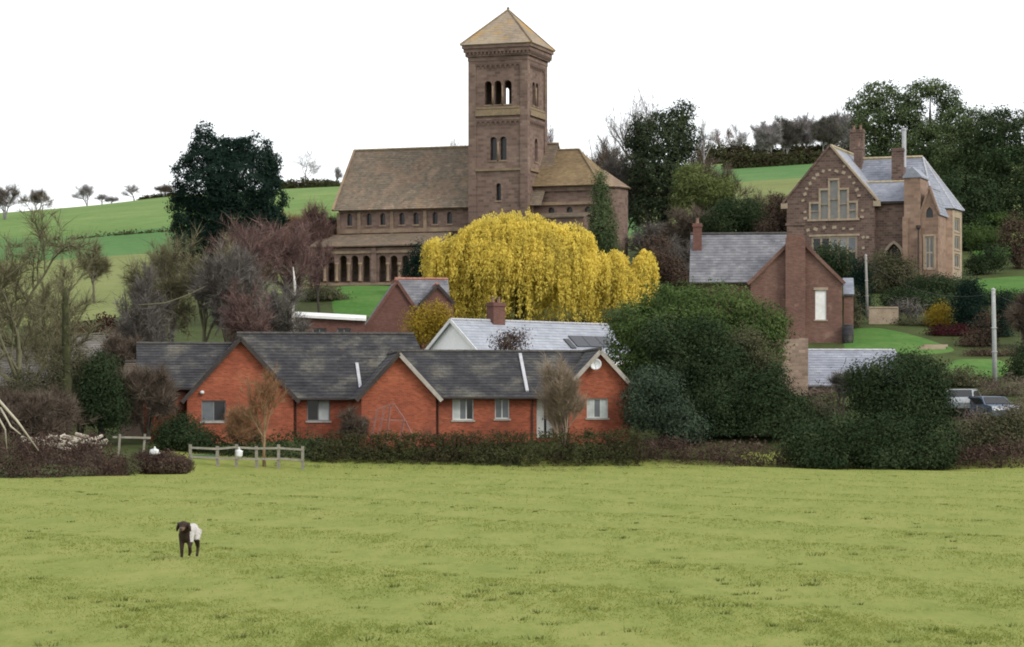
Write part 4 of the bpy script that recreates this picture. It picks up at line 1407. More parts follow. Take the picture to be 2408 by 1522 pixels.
# capped party verge running down the roof
def roof_strip(root, f, pxa, pya, pxb, pyb, v0, vr, ze, zr, mat='lead'):
    pts = []
    for px_, py_ in ((pxa, pya), (pxb, pyb)):
        v = v0
        for _ in range(6):
            u = f.u(px_, v)
            w = f.w(py_, u, v)
            v = v0 + (w - ze) / (zr - ze) * (vr - v0)
        pts.append(Vector((f.u(px_, v), v, ze + (v - v0) / (vr - v0) * (zr - ze) + .08)))
    MB().beam(pts[0], pts[1], .17, .12).build('party_verge', mat, root)


roof_strip(b1, f1, 839, 858, 849, 926, vm - .4, vr1, f1.w(937, 8, vm - .4), zr)
MB().lathe((f1.u(475), -0.10, f1.w(923, 1)), [(.02, -.1), (.11, -.07), (.13, 0), (.11, .07), (.02, .1)], 10).build('wall_lamp', 'white_plastic', b1, None, True)

# right bungalow
f2 = Frame(850, 148.5, -8.0, 1.25)
b2 = f2.thing('bungalow', 'orange brick bungalow with a satellite dish and pale verge boards', 'bungalow')
ug = f2.u(1025)
ze, za = f2.w(930, ug / 2), f2.w(834, ug / 2)
front_gable(f2, b2, 0, ug, 0, 6.0, ze, za, 'orange_brick', 'slate_dark', [], barge_r='grey_board')
vm = .9
ur = f2.u(1482, vm)
zme = f2.w(932, 6, vm)
w1 = (f2.u(1064, vm), f2.u(1114, vm), f2.w(988, 5, vm), f2.w(937, 5, vm), 'rect')
w2 = (f2.u(1164, vm), f2.u(1198, vm), f2.w(985, 7, vm), f2.w(937, 7, vm), 'rect')
d1 = (f2.u(1262, vm), f2.u(1301, vm), f2.w(1030, 10, vm), f2.w(938, 10, vm), 'rect')
wall(MB(), ug, ur, -1.5, [(ug, zme), (ur, zme)], .28, [w1, w2, d1], vm).build('front_wall', 'orange_brick', b2)
VT = Matrix.Translation((0, vm, 0))
window(b2, VT, w1, 3, 1, 'window_white', 'glass_grey', glass_list=['curtain', 'glass_grey', 'glass_dark'], sill_mat='grey_board')
window(b2, VT, w2, 2, 1, 'window_white', 'glass_grey', glass_list=['glass_grey', 'glass_grey'], sill_mat='grey_board')
dw = d1[1] - d1[0]
dr = MB().box(d1[0] + .02, d1[0] + dw * .46, .14, .19, d1[2], d1[3] - .02).build('door', 'window_white', b2, VT)
MB().box(d1[0] + dw * .36, d1[0] + dw * .40, .08, .14, d1[2] + 1.0, d1[2] + 1.12).build('handle', 'dark_board', dr)
sp = MB().box(d1[0] + dw * .62, d1[1] - .02, .14, .19, d1[2], d1[3] - .02).build('side_panel', 'window_white', b2, VT)
MB().box(d1[0] + dw * .46, d1[0] + dw * .62, .2, .23, d1[2], d1[3] - .02).build('door_gap', 'glass_dark', b2, VT)
vr2 = 4.6
zr2 = f2.w(828, 8, vr2)
zee = f2.w(934, 6, vm - .4)
long_roof(f2, b2, ug / 2, f2.u(1408, 0) + 1, vm - .4, vr2, zee, zr2, 'slate_dark')
roof_strip(b2, f2, 1223, 836, 1240, 924, vm - .4, vr2, zee, zr2)
MB().box(.3, ur, 2 * vr2 - vm - .3, 2 * vr2 - vm - .02, -1.5, zme - .1).build('back_wall', 'orange_brick', b2)
# projecting gable at the right
g0, g1 = f2.u(1338, -.3), f2.u(1482, -.3)
gz, ga = f2.w(907, 13, -.3), f2.w(828, 13, -.3)
w3 = (f2.u(1380, -.3), f2.u(1430, -.3), f2.w(983, 13, -.3), f2.w(937, 13, -.3), 'rect')
front_gable(f2, b2, g0, g1, -.3, 6.0, gz, ga, 'orange_brick', 'slate_dark', [w3], barge='grey_board', over=.22)
window(b2, Matrix.Translation((0, -.3, 0)), w3, 3, 1, 'window_white', 'curtain', glass_list=['curtain', 'glass_grey', 'curtain'], sill_mat='grey_board')
# downpipes and fascias
for f_, root_, px_, v_, zt_ in ((f2, b2, 1030, .82, zme), (f2, b2, 1252, .82, zme), (f1, b1, 696, 1.0, ze)):
    u_p = f_.u(px_, v_)
    MB().tube([(u_p, v_, -.3), (u_p, v_, zt_ - .25), (u_p, v_ - .3, zt_ - .05)], [.04, .04, .04], 6).build('downpipe', 'dark_board', root_)
# satellite dish
dp = Vector((f2.u(1401, -.6), -.62, f2.w(857, 13, -.6)))
ds = MB()
for i in range(6):
    pass
rings = [(0.02, -.10), (.14, -.085), (.25, -.04), (.32, .02)]
dm = MB()
dm.lathe((0, 0, 0), [(r, z) for r, z in rings] + [(.325, .03), (.25, -.025), (.14, -.07), (.02, -.085)], 16)
dish = dm.build('satellite_dish', 'white_plastic', b2, Matrix.Translation(dp) @ Matrix.Rotation(math.radians(75), 4, 'X') @ Matrix.Rotation(math.radians(-20), 4, 'Y'), True)
MB().beam((0, 0, -.08), (0, .1, -.35), .04, .04).beam((0, -.3, 0), (0, 0, .38), .02, .02).box(-.03, .03, -.03, .03, .34, .44).build('dish_arm', 'grey_board', dish)

# ------------------------------------------------------------------ pale-roofed house with the white gable
f3 = Frame(1128, 181.0, -44.0, 4.2)
h3 = f3.thing('house', 'house with white gable end and pale grey slate roof below the yellow willow', 'house')
Wd = 5.2
ze3, za3 = f3.w(826, 0, 0), f3.w(752, 0, Wd / 2)
L3 = 15.0
wall(MB(), 0, L3, -2.5, [(0, ze3), (L3, ze3)], .3, [], 0).build('front_wall', 'white_render', h3)
wall(MB(), .3, Wd, -2.5, [(.3, ze3), (Wd / 2, za3 - .1), (Wd, ze3)], .3, [], -.3).build('gable_wall', 'white_render', h3, side_mtx(0, 0, 90))
MB().box(.3, L3, Wd - .3, Wd, -2.5, ze3).build('back_wall', 'white_render', h3)
mb = MB()
roof_slope(mb, (-.25, -.3, ze3 - .2), (L3, -.3, ze3 - .2), (L3, Wd / 2, za3), (-.25, Wd / 2, za3), .3)
roof_slope(mb, (L3, Wd + .3, ze3 - .2), (-.25, Wd + .3, ze3 - .2), (-.25, Wd / 2, za3), (L3, Wd / 2, za3), .5)
r3 = mb.build('roof', 'slate_pale', h3)
ridge_line((-.25, Wd / 2, za3 + .03), (L3, Wd / 2, za3 + .03), .1).build('ridge_tiles', 'lead', r3)
bargeboard(r3, (-.28, Wd + .3, ze3 - .25), (-.28, Wd / 2, za3 - .05), 'white_paint')
bargeboard(r3, (-.28, -.3, ze3 - .25), (-.28, Wd / 2, za3 - .05), 'white_paint')
uc = f3.u(1166, Wd / 2)
chimney(h3, uc, Wd / 2, 1.1, .7, za3 - .6, f3.w(712, uc, Wd / 2), 'dull_brick', 2)


def slope_panel(u0, u1, t0, t1, name, mat):
    a = Vector((0, -.3, ze3 - .2))
    b = Vector((0, Wd / 2, za3))
    n = (b - a).cross(Vector((1, 0, 0))).normalized()
    n = n if n.z > 0 else -n
    p = [a.lerp(b, t0) + n * .05, a.lerp(b, t1) + n * .05]
    mb = MB()
    v = [Vector((u0, q.y, q.z)) for q in p] + [Vector((u1, q.y, q.z)) for q in p]
    lo, hi = v, [q + n * .05 for q in v]
    mb.poly(hi[0], hi[2], hi[3], hi[1]).poly(lo[0], lo[2], hi[2], hi[0]).poly(lo[2], lo[3], hi[3], hi[2]).poly(lo[3], lo[1], hi[1], hi[3]).poly(lo[1], lo[0], hi[0], hi[1])
    return mb.build(name, mat, r3)


pu = f3.u(1345, 1)
for i in range(3):
    slope_panel(pu + i * 1.32, pu + 1.27 + i * 1.32, .28, .60, 'roof_panel', 'panel_dark')
slope_panel(pu - .75, pu - .25, .22, .5, 'roof_window', 'glass_dark')

# ------------------------------------------------------------------ dull brick house under the church lawn
f4 = Frame(850, 203.0, -6.0, 7.9)
h4 = f4.thing('house', 'dull red brick gabled house with red ridge tiles below the church', 'house')
ug4 = f4.u(1020)
z4e, z4a = f4.w(790, 2.6), f4.w(662, 2.6)
front_gable(f4, h4, -.1, ug4, 0, 6, z4e, z4a, 'dull_brick', 'slate_grey', [], over=.15, vo=.12, barge='dull_brick', ridge='ridge_red', zb=-3)
zc4 = f4.w(656, 4, 3)
long_roof(f4, h4, ug4 / 2, f4.u(1060, 1), .9, 3.4, f4.w(738, 4, .9), zc4, 'slate_grey', ridge='ridge_red', gutter=None)
MB().box(ug4 / 2, f4.u(1060, 1), 1.2, 5.6, -3, f4.w(738, 4, 1)).build('rear_wall', 'dull_brick', h4)
front_gable(f4, h4, f4.u(992, -.6), f4.u(1066, -.6), -.6, 4, f4.w(712, 5.5, -.6), f4.w(672, 5.5, -.6), 'dull_brick', 'slate_grey', [], over=.1, vo=.1, barge='dark_board', zb=-3, ridge='ridge_red')

# ------------------------------------------------------------------ long low shed with a white roof
f5 = Frame(697, 200.0, -3.0, 7.4)
h5 = f5.thing('low_shed', 'long low shed with a bright white roof edge left of the dull brick house', 'shed')
us = f5.u(858)
zs0, zs1 = f5.w(741, 1), f5.w(750, us)
wall(MB(), 0, us, -1.5, [(0, zs0), (us, zs1)], .2, [(1.2, 2.2, .6, zs1 - .7, 'rect'), (3.0, 4.0, .6, zs1 - .7, 'rect')], 0).build('front_wall', 'dull_brick', h5)
for a in (1.2, 3.0):
    window(h5, None, (a, a + 1, .6, zs1 - .7, 'rect'), 2, 1, 'window_grey', 'glass_dark')
MB().box(0, .2, .2, 4, -1.5, zs1 - .1).box(us - .2, us, .2, 4, -1.5, zs1 - .1).box(.2, us - .2, 3.8, 4, -1.5, zs1 + .3).build('side_wall', 'dull_brick', h5)
mb = MB()
mb.poly((-.2, -.3, zs0 + .02), (us + .1, -.3, zs1 + .02), (us + .1, 4.2, zs1 + .42), (-.2, 4.2, zs0 + .42))
mb.poly((-.2, -.3, zs0 - .16), (us + .1, -.3, zs1 - .16), (us + .1, -.3, zs1 + .02), (-.2, -.3, zs0 + .02))
mb.poly((-.2, 4.2, zs0 + .24), (us + .1, 4.2, zs1 + .24), (us + .1, -.3, zs1 - .16), (-.2, -.3, zs0 - .16))
mb.build('roof', 'white_paint', h5)

# ------------------------------------------------------------------ red brick cottage with the outside chimney breast
f6 = Frame(1765, 190.0, 5.0, 7.6)
h6 = f6.thing('cottage', 'red brick cottage with outside chimney breast and grey slate roof', 'cottage')
u6 = f6.u(1980)
z6e, z6a = f6.w(662, u6), f6.w(556, u6 / 2)
wu = (f6.u(1917), f6.u(1943), f6.w(752, 4.8), f6.w(683, 4.8), 'rect')
wl_ = (f6.u(1908), f6.u(1946), f6.w(835, 4.8), f6.w(806, 4.8), 'rect')
front_gable(f6, h6, 0, u6, 0, 8, z6e, z6a, 'red_brick', 'slate_grey', [wu, wl_], over=.2, vo=.15, barge='red_brick', zb=-3)
wb = MB().box(wu[0], wu[1], .06, .1, wu[2], wu[3]).build('window', 'white_paint', h6)
MB().box(wu[0] - .12, wu[1] + .12, -.05, .05, wu[3] + .01, wu[3] + .2).build('lintel', 'buff_stone', wb)
MB().box(wu[0] - .1, wu[1] + .1, -.06, .1, wu[2] - .1, wu[2] - .003).build('sill', 'buff_stone', wb)
window(h6, None, wl_, 3, 1, 'white_paint', 'glass_dark', bar=.14, glass_list=['white_paint', 'glass_dark', 'white_paint'])
ubr = (f6.u(1849, -.5), f6.u(1892, -.5))
um = sum(ubr) / 2
bw = ubr[1] - ubr[0]
mb = MB().box(ubr[0] - .05, ubr[1] + .05, -.5, -.003, -3, f6.w(560, um, -.5))
mb.box(ubr[0] + .02, ubr[1] - .02, -.44, .3, f6.w(560, um, -.5), f6.w(552, um, -.5))
cb = mb.build('chimney_breast', 'red_brick', h6)
MB().box(ubr[0] + .04, ubr[1] - .04, -.42, .28, f6.w(552, um, -.5), f6.w(530, um, -.5)).build('chimney_stack', 'school_stone', cb)
MB().box(ubr[0] - .05, ubr[1] + .05, -.5, .36, f6.w(530, um, -.5), f6.w(525, um, -.5)).build('chimney_cap', 'school_stone', cb)
# slate wing to the left
ul6 = f6.u(1628, .8)
z6w = f6.w(664, -2, .5)
wall(MB(), ul6, 0, -3, [(ul6, z6w), (0, z6w)], .3, [], .8).build('wing_wall', 'red_brick', h6)
vr6 = 4.2
z6r = f6.w(551, -2, vr6)
long_roof(f6, h6, ul6 - .2, u6 / 2, .5, vr6, z6w, z6r, 'slate_grey')
wall(MB(), .8, 2 * vr6 - .8, -3, [(.8, z6w), (vr6, z6r - .1), (2 * vr6 - .8, z6w)], .3, [], -.3).build('wing_gable', 'red_brick', h6, side_mtx(ul6, 0, 90))
MB().box(ul6 + .3, u6, 2 * vr6 - .8 - .3, 2 * vr6 - .8, -3, z6w - .1).build('back_wall', 'red_brick', h6)
u = f6.u(1640, vr6 - 1)
chimney(h6, u, vr6 - 1, .62, .6, z6r - 1.6, f6.w(526, u, vr6 - 1), 'dull_brick', 1)
# little slated outshut on the right side
a0 = f6.u(1982, 2)
mb = roof_slope(MB(), (a0, .6, f6.w(692, a0, .6)), (a0 + .75, .6, f6.w(692, a0, .6)), (a0 + .75, 2.4, f6.w(654, a0, 2.4)), (a0, 2.4, f6.w(654, a0, 2.4)))
mb.build('outshut_roof', 'slate_blue', h6)
MB().box(a0 + .01, a0 + .7, .8, 2.4, -3, f6.w(692, a0, .6) - .15).build('outshut_wall', 'red_brick', h6)

# water butt standing by the cottage
xb = f6.u(1994, -.3)
wbp = Matrix.Translation((f6.X0, f6.Y0, f6.zb)) @ Matrix.Rotation(-f6.th, 4, 'Z')
pb = wbp @ Vector((xb, -.3, 0))
zb_ = Z_at(802, pb.y)
bt = thing('water_butt', 'dark grey water butt against the cottage wall beside the lawn', 'water butt', (pb.x, pb.y, zb_))
MB().lathe((0, 0, -.3), [(.36, 0), (.40, .5), (.41, .9), (.38, 1.35)], 14).build('barrel', 'slate_dark', bt, None, True)
MB().lathe((0, 0, 1.05), [(.40, 0), (.40, .05), (.1, .10)], 14).build('lid', 'slate_dark', bt)

# ------------------------------------------------------------------ stone barn with pale blue slate roof in front of the cottage
f7 = Frame(1897, 166.0, -4.0, 3.9)
h7 = f7.thing('stone_barn', 'old stone outbuilding with pale blue slate roof in front of the cottage', 'outbuilding')
u7 = f7.u(2150, 1.5)
z7e, z7r = f7.w(903, 2), f7.w(824, 3, 3.6)
wall(MB(), 0, u7, -3, [(0, z7e), (u7, z7e)], .4, [], .3).build('front_wall', 'rubble_stone', h7)
mb = MB()
roof_slope(mb, (0.02, 0, z7e - .1), (u7 + .3, 0, z7e - .1), (u7 - .75, 3.6, z7r), (.02, 3.6, z7r), .3)
roof_slope(mb, (u7 + .3, 0, z7e - .1), (u7 + .3, 7.2, z7e - .1), (u7 - .75, 3.6, z7r), (u7 - .75, 3.6, z7r), .3)
roof_slope(mb, (u7 + .3, 7.2, z7e - .1), (.02, 7.2, z7e - .1), (.02, 3.6, z7r), (u7 - .75, 3.6, z7r), .5)
r7 = mb.build('roof', 'slate_blue', h7)
ridge_line((.02, 3.6, z7r + .02), (u7 - .75, 3.6, z7r + .02), .09).build('ridge_tiles', 'lead', r7)
ul7 = f7.u(1772, -.6)
zl7 = f7.w(800, -1.5, -.6)
wall(MB(), ul7, -.02, -3, [(ul7, zl7 - .5), (ul7 + .6, zl7), (-.02, zl7 + .12)], .5, [], -.6).build('end_wall', 'rubble_stone', h7)
MB().box(-.45, -.02, -.1, 6.8, -3, zl7 + .1).build('cross_wall', 'dull_brick', h7)
MB().box(u7 - .3, u7, .7, 7, -3, z7e - .1).build('far_wall', 'rubble_stone', h7)

# ------------------------------------------------------------------ old school house on the right
f8 = Frame(1850, 233.0, 20.0, 14.6)
h8 = f8.thing('school_house', 'large gabled stone school house with tall mullioned window and blue slates', 'house')
U8 = f8.u(2056)
um = U8 / 2
z8e, z8a = f8.w(468, 3), f8.w(344, um)


def zz(py, u=4, v=0):
    return f8.w(py, u, v)


lights = []
for (a, b, top) in ((1906, 1926, 478), (1929, 1948, 447), (1951, 1971, 424), (1974, 1993, 447), (1996, 2014, 478)):
    lights.append((f8.u(a), f8.u(b), zz(514), zz(top), 'rect'))
low = (f8.u(1908), f8.u(2016), zz(628), zz(556), 'rect')
wall(MB(), 0, U8, -3, [(0, z8e), (um, z8a), (U8, z8e)], .5, lights + [low], 0).build('gable_wall', 'school_stone', h8)
# upper window: stone surround, mullions and transoms as one frame, a pane per light
fm = MB()
for i, o in enumerate(lights):
    fm.box(o[0] - .13, o[0] + .03, -.07, .16, o[2] - .02, o[3] + .02)
    fm.box(o[1] - .03, o[1] + .13, -.066, .16, o[2] - .02, o[3] + .018)
    fm.box(o[0] - .13, o[1] + .13, -.075, .16, o[3] - .02, o[3] + .16)
    fm.box(o[0], o[1], .02, .14, (o[2] + o[3]) / 2 - .04, (o[2] + o[3]) / 2 + .05)
fm.box(lights[0][0] - .25, lights[-1][1] + .25, -.14, .14, lights[0][2] - .2, lights[0][2] - .021)
up = fm.build('window', 'buff_stone', h8)
for o in lights:
    h = (o[2] + o[3]) / 2
    MB().box(o[0], o[1], .16, .18, o[2], h - .04).build('pane', 'glass_pale', up)
    MB().box(o[0], o[1], .16, .18, h + .05, o[3]).build('pane', 'glass_pale' if o is not lights[0] else 'glass_grey', up)
window(h8, None, low, 5, 2, 'buff_stone', 'glass_dark', .05, .17, 'buff_stone', fd=.14, glass_list=['glass_pale', 'glass_dark', 'glass_pale', 'glass_dark', 'glass_grey'])
MB().box(low[0] - .2, low[1] + .2, -.06, .1, low[3] + .004, low[3] + .18).build('lintel', 'buff_stone', h8)
# pale stones set in the relieving arches and along the jambs
sm = MB().box(-.14, .14, -.05, .12, -.11, .11)
sme = mesh_from('stone', sm.v, sm.f, 'buff_stone')
spots = [(1888, 470), (1893, 455), (1897, 442), (1905, 430), (1914, 418), (1922, 410), (1936, 402), (1951, 400), (1967, 403), (1984, 407), (1998, 418), (2008, 432), (2015, 448), (2020, 462),
         (1893, 497), (1894, 512), (2028, 497), (2027, 512), (1900, 540), (1918, 538), (1938, 535), (1962, 535), (1984, 538), (2002, 540), (2030, 560), (2030, 585), (1985, 392), (2040, 560)]
rs_ = random.Random(4)
for px_, py_ in spots:
    o = link('stone', sme, h8, Matrix.Translation((f8.u(px_), 0, zz(py_))) @ Matrix.Rotation(rs_.uniform(-.5, .5), 4, 'Y') @ Matrix.Diagonal((rs_.uniform(.8, 1.35), rs_.uniform(.8, 1.1), rs_.uniform(.8, 1.3), 1)))
# coping and roof of the gable block (ridge runs back)
vb8 = 11.5
mb = MB()
sl = (z8a - z8e) / um
for s_ in (0, 1):
    if s_ == 0:
        roof_slope(mb, (-.3, vb8, z8e - .3 * sl), (-.3, .35, z8e - .3 * sl), (um, .35, z8a), (um, vb8, z8a), .28)
    else:
        roof_slope(mb, (U8 + .3, .35, z8e - .3 * sl), (U8 + .3, vb8, z8e - .3 * sl), (um, vb8, z8a), (um, .35, z8a), .28)
r8 = mb.build('roof', 'slate_pale', h8)
ridge_line((um, .3, z8a + .06), (um, vb8, z8a + .06), .14).build('ridge_tiles', 'ridge_buff', r8)
MB().beam((-.35, .12, z8e - .3 * sl + .05), (um, .12, z8a + .1), .5, .16).build('coping', 'school_stone', h8)
MB().beam((U8 + .35, .12, z8e - .3 * sl + .05), (um, .12, z8a + .1), .5, .16).build('coping', 'buff_stone', h8)
for u in (-.2, U8 + .2):
    MB().box(u - .28, u + .28, -.12, .4, z8e - .75, z8e - .3).build('kneeler', 'buff_stone', h8)
MB().box(0, .4, .5, vb8, -3, z8e - .2).box(U8 - .4, U8, .5, vb8, -3, z8e - .2).box(.4, U8 - .4, vb8 - .4, vb8, -3, z8e).build('side_wall', 'school_stone', h8)
chimney(h8, um + .3, 9.0, 1.2, .8, z8a - .6, zz(306, um, 9), 'school_stone', 2)
chimney(h8, um + 1.1, 6.0, .7, .6, z8a - 1.6, zz(346, um, 6), 'school_stone', 1)
# linking bay with the pointed door
vq = .7
q0, q1 = U8, f8.u(2128, vq)
zq = f8.w(474, 9, vq)
dr8 = (f8.u(2082, vq), f8.u(2122, vq), f8.w(650, 9, vq), f8.w(573, 9, vq), 'pointed')
wall(MB(), q0, q1, -3, [(q0, zq), (q1, zq)], .5, [dr8], vq).build('bay_wall', 'school_stone', h8)
ddr = arch_pane(h8, Matrix.Translation((0, vq, 0)), dr8, 'dark_board', .35, 'door')
hm = MB()
xs = arch_us(dr8, 12)
for a, b in zip(xs[:-1], xs[1:]):
    za_, zb2 = arch_top(dr8, a), arch_top(dr8, b)
    hm.poly((a, -.1, za_ - .01), (b, -.1, zb2 - .01), (b + (b - sum(dr8[:2]) / 2) * .22, -.1, zb2 + .24), (a + (a - sum(dr8[:2]) / 2) * .22, -.1, za_ + .24))
    hm.poly((a, -.1, za_ - .01), (a, .05, za_ - .01), (b, .05, zb2 - .01), (b, -.1, zb2 - .01))
    hm.poly((a + (a - sum(dr8[:2]) / 2) * .22, .05, za_ + .24), (a + (a - sum(dr8[:2]) / 2) * .22, -.1, za_ + .24), (b + (b - sum(dr8[:2]) / 2) * .22, -.1, zb2 + .24), (b + (b - sum(dr8[:2]) / 2) * .22, .05, zb2 + .24))
hm.build('hood_mould', 'buff_stone', h8, Matrix.Translation((0, vq, 0)))
zq2 = f8.w(428, 9, 3.0)
roof_slope(MB(), (U8 - 1.6, vq - .3, zq), (q1, vq - .3, zq), (q1, 3.0, zq2), (U8 - 2.5, 3.0, zq2)).build('bay_roof', 'slate_blue', h8)
MB().box(U8 - 1.5, q1, vq - .34, vq - .24, zq - .2, zq - .02).build('gutter', 'dark_board', h8)
ridge_line((U8 - 2, 3.0, zq2 + .03), (q1, 3.0, zq2 + .03), .12).build('ridge_tiles', 'ridge_buff', h8)
# cross range behind with a canted end
vr8 = 6.5
uend = f8.u(2170, vr8)
z8r = f8.w(370, uend, vr8)
hw = 3.6
z8c = f8.w(488, 13, 3)
ux = f8.u(2205, vr8 - hw)
ca8 = uend - .2
pts8 = [(ux - 6, vr8 - hw), (f8.u(2196, vr8 - hw), vr8 - hw), (f8.u(2240, vr8 - hw * .55), vr8 - hw * .55), (f8.u(2262, vr8 + 1.0), vr8 + 1.0), (f8.u(2240, vr8 + hw), vr8 + hw), (ux - 6, vr8 + hw)]
mb = MB()
over = 1.06
cx8 = uend
ep = [(cx8 + (p[0] - cx8) * over if i not in (0, 5) else p[0], vr8 + (p[1] - vr8) * over) for i, p in enumerate(pts8)]
ap8 = (uend, vr8, z8r)
roof_slope(mb, (U8 - 4, ep[1][1], z8c), (ep[1][0], ep[1][1], z8c), ap8, (U8 - 4, vr8, z8r), .28)
for i in (1, 2, 3):
    roof_slope(mb, (ep[i][0], ep[i][1], z8c), (ep[i + 1][0], ep[i + 1][1], z8c), ap8, ap8, .28)
roof_slope(mb, (ep[4][0], ep[4][1], z8c), (U8 - 4, ep[4][1], z8c), (U8 - 4, vr8, z8r), ap8, .5)
r9 = mb.build('roof', 'slate_blue', h8)
ridge_line((U8 - 2.4, vr8, z8r + .04), (uend, vr8, z8r + .04), .14).build('ridge_tiles', 'ridge_buff', r9)
for i in (1, 2, 3):
    ridge_line((ep[i][0], ep[i][1], z8c + .03), (ap8[0], ap8[1], ap8[2] + .03), .07).build('hip_tiles', 'lead', r9)
for i, mt_ in ((1, 'school_stone'), (2, 'buff_stone'), (3, 'school_stone')):
    a, b = Vector(pts8[i]), Vector(pts8[i + 1])
    Lw = (b - a).length
    ang = math.degrees(math.atan2(b.y - a.y, b.x - a.x))
    ops = []
    if i in (2,):
        ops = [(Lw * .22, Lw * .78, z8c - 1.9 - k * 1.55, z8c - .7 - k * 1.55, 'rect') for k in range(3)]
    wall(MB(), 0, Lw, -3, [(0, z8c - .05), (Lw, z8c - .05)], .4, ops).build('canted_wall', 'pink_stone' if i == 1 else mt_, h8, side_mtx(a.x, a.y, ang))
    for o in ops:
        window(h8, side_mtx(a.x, a.y, ang), o, 2, 1, 'buff_stone', 'glass_grey', .08, .12, 'buff_stone', fd=.1)
MB().box(q1 - .5, pts8[1][0], vr8 - hw, vr8 - hw + .4, -3, z8c - .05).box(U8, pts8[4][0], vr8 + hw - .4, vr8 + hw, -3, z8c - .05).build('range_wall', 'school_stone', h8)
chimney(h8, f8.u(2113, 4.6), 4.6, 1.05, .8, z8r - 2.4, f8.w(348, 10, 4.6), 'school_stone', 0)
MB().tube([(f8.u(2126, 4.6), 4.6, z8r - 1.0), (f8.u(2126, 4.6), 4.6, f8.w(306, 10, 4.6))], [.19, .19], 8).lathe((f8.u(2126, 4.6), 4.6, f8.w(306, 10, 4.6)), [(.19, 0), (.24, .05), (.2, .18)], 8).build('flue', 'lead', h8)
# pink stone stair turret and its gabled bay
t0, t1 = f8.u(2126, -.4), f8.u(2164, -.4)
zt0, zt1 = f8.w(418, 11, -.4), f8.w(402, 11, -.4)
mb = MB()
wall(mb, t0, t1, -3, [(t0, zt0), ((t0 + t1) / 2, zt1 + .15), (t1, zt0)], 3.2, [], -.4)
mb.box(t0 - .1, t0 + .35, -.6, -.41, -3, f8.w(510, 11, -.4)).box(t1 - .3, t1 + .12, -.62, -.41, -3, f8.w(560, 11, -.4))
tur = mb.build('stair_turret', 'pink_stone', h8)
MB().prism([(t0 - .12, zt0), (t1 + .12, zt0), (t1 + .12, zt0 + .12), ((t0 + t1) / 2, zt1 + .36), (t0 - .12, zt0 + .12)], -.5, 2.9).build('turret_cap', 'slate_blue', tur)
g0, g1 = t1 + .02, f8.u(2206, -.2)
gm = (g0 + g1) / 2
zg0, zg1 = f8.w(505, 12.5, -.2), f8.w(440, 12.5, -.2)
tw = (gm - .38, gm + .38, f8.w(632, 12.5, -.2), f8.w(556, 12.5, -.2), 'rect')
rw = (gm - .3, gm + .3, f8.w(512, 12.5, -.2), f8.w(487, 12.5, -.2), 'pointed')
wall(MB(), g0, g1, -3, [(g0, zg0), (gm, zg1), (g1, zg0)], .45, [tw, rw], -.2).build('bay_gable', 'pink_stone', h8)
T2 = Matrix.Translation((0, -.2, 0))
window(h8, T2, tw, 2, 2, 'buff_stone', 'glass_grey', .02, .12, 'buff_stone', fd=.12)
arch_pane(h8, T2, rw, 'glass_dark', .18, 'window')
MB().box(tw[0] - .16, tw[0] - .004, -.06, .1, tw[2], tw[3] + .16).box(tw[1] + .004, tw[1] + .16, -.06, .1, tw[2], tw[3] + .16).box(tw[0], tw[1], -.06, .1, tw[3] + .004, tw[3] + .16).build('surround', 'buff_stone', h8, T2)
mb = MB()
roof_slope(mb, (g0 - .05, 4, zg0), (g0 - .05, -.1, zg0), (gm, -.1, zg1), (gm, 4, zg1), .28)
roof_slope(mb, (g1 + .1, -.1, zg0), (g1 + .1, 4, zg0), (gm, 4, zg1), (gm, -.1, zg1), .28)
mb.build('bay_roof', 'slate_blue', h8)
MB().beam((g0 - .05, -.2, zg0 + .06), (gm, -.2, zg1 + .1), .3, .14).beam((g1 + .1, -.2, zg0 + .06), (gm, -.2, zg1 + .1), .3, .14).build('coping', 'pink_stone', h8)
MB().box(g1 - .35, g1, .25, 3.2, -3, zg0 - .05).build('bay_side', 'pink_stone', h8)
MB().tube([(t1 - .1, -.7, -2), (t1 - .1, -.7, f8.w(540, 12, -.5))], [.06, .06], 6).lathe((t1 - .1, -.7, f8.w(540, 12, -.5)), [(.07, 0), (.2, .12), (.22, .35)], 8).build('downpipe', 'dark_board', h8)

# ------------------------------------------------------------------ low houses at the far left
f9 = Frame(-60, 163.0, 4.0, 2.2)
h9 = f9.thing('cottage', 'low cottage with grey stone tiled roof half hidden by bare trees', 'cottage')
u9 = f9.u(112)
z9e, z9r = f9.w(908, 2), f9.w(815, 2, 3.4)
w9 = [(f9.u(a), f9.u(a + 34), f9.w(985, 2), f9.w(938, 2), 'rect') for a in (-20, 40)]
wall(MB(), 0, u9, -2.5, [(0, z9e), (u9, z9e)], .3, w9).build('front_wall', 'cream_render', h9)
for o in w9:
    window(h9, None, o, 2, 1, 'window_grey', 'glass_dark', sill_mat='grey_board')
long_roof(f9, h9, -.3, u9 + .3, -.35, 3.4, z9e, z9r, 'stone_tile')
wall(MB(), 0, 6.8, -2.5, [(0, z9e), (3.4, z9r - .15), (6.8, z9e)], .3, [], .0).build('gable_wall', 'cream_render', h9, side_mtx(u9, 0, 90))
MB().box(0, u9, 6.5, 6.8, -2.5, z9e).box(0, .3, .3, 6.5, -2.5, z9e).build('back_wall', 'cream_render', h9)

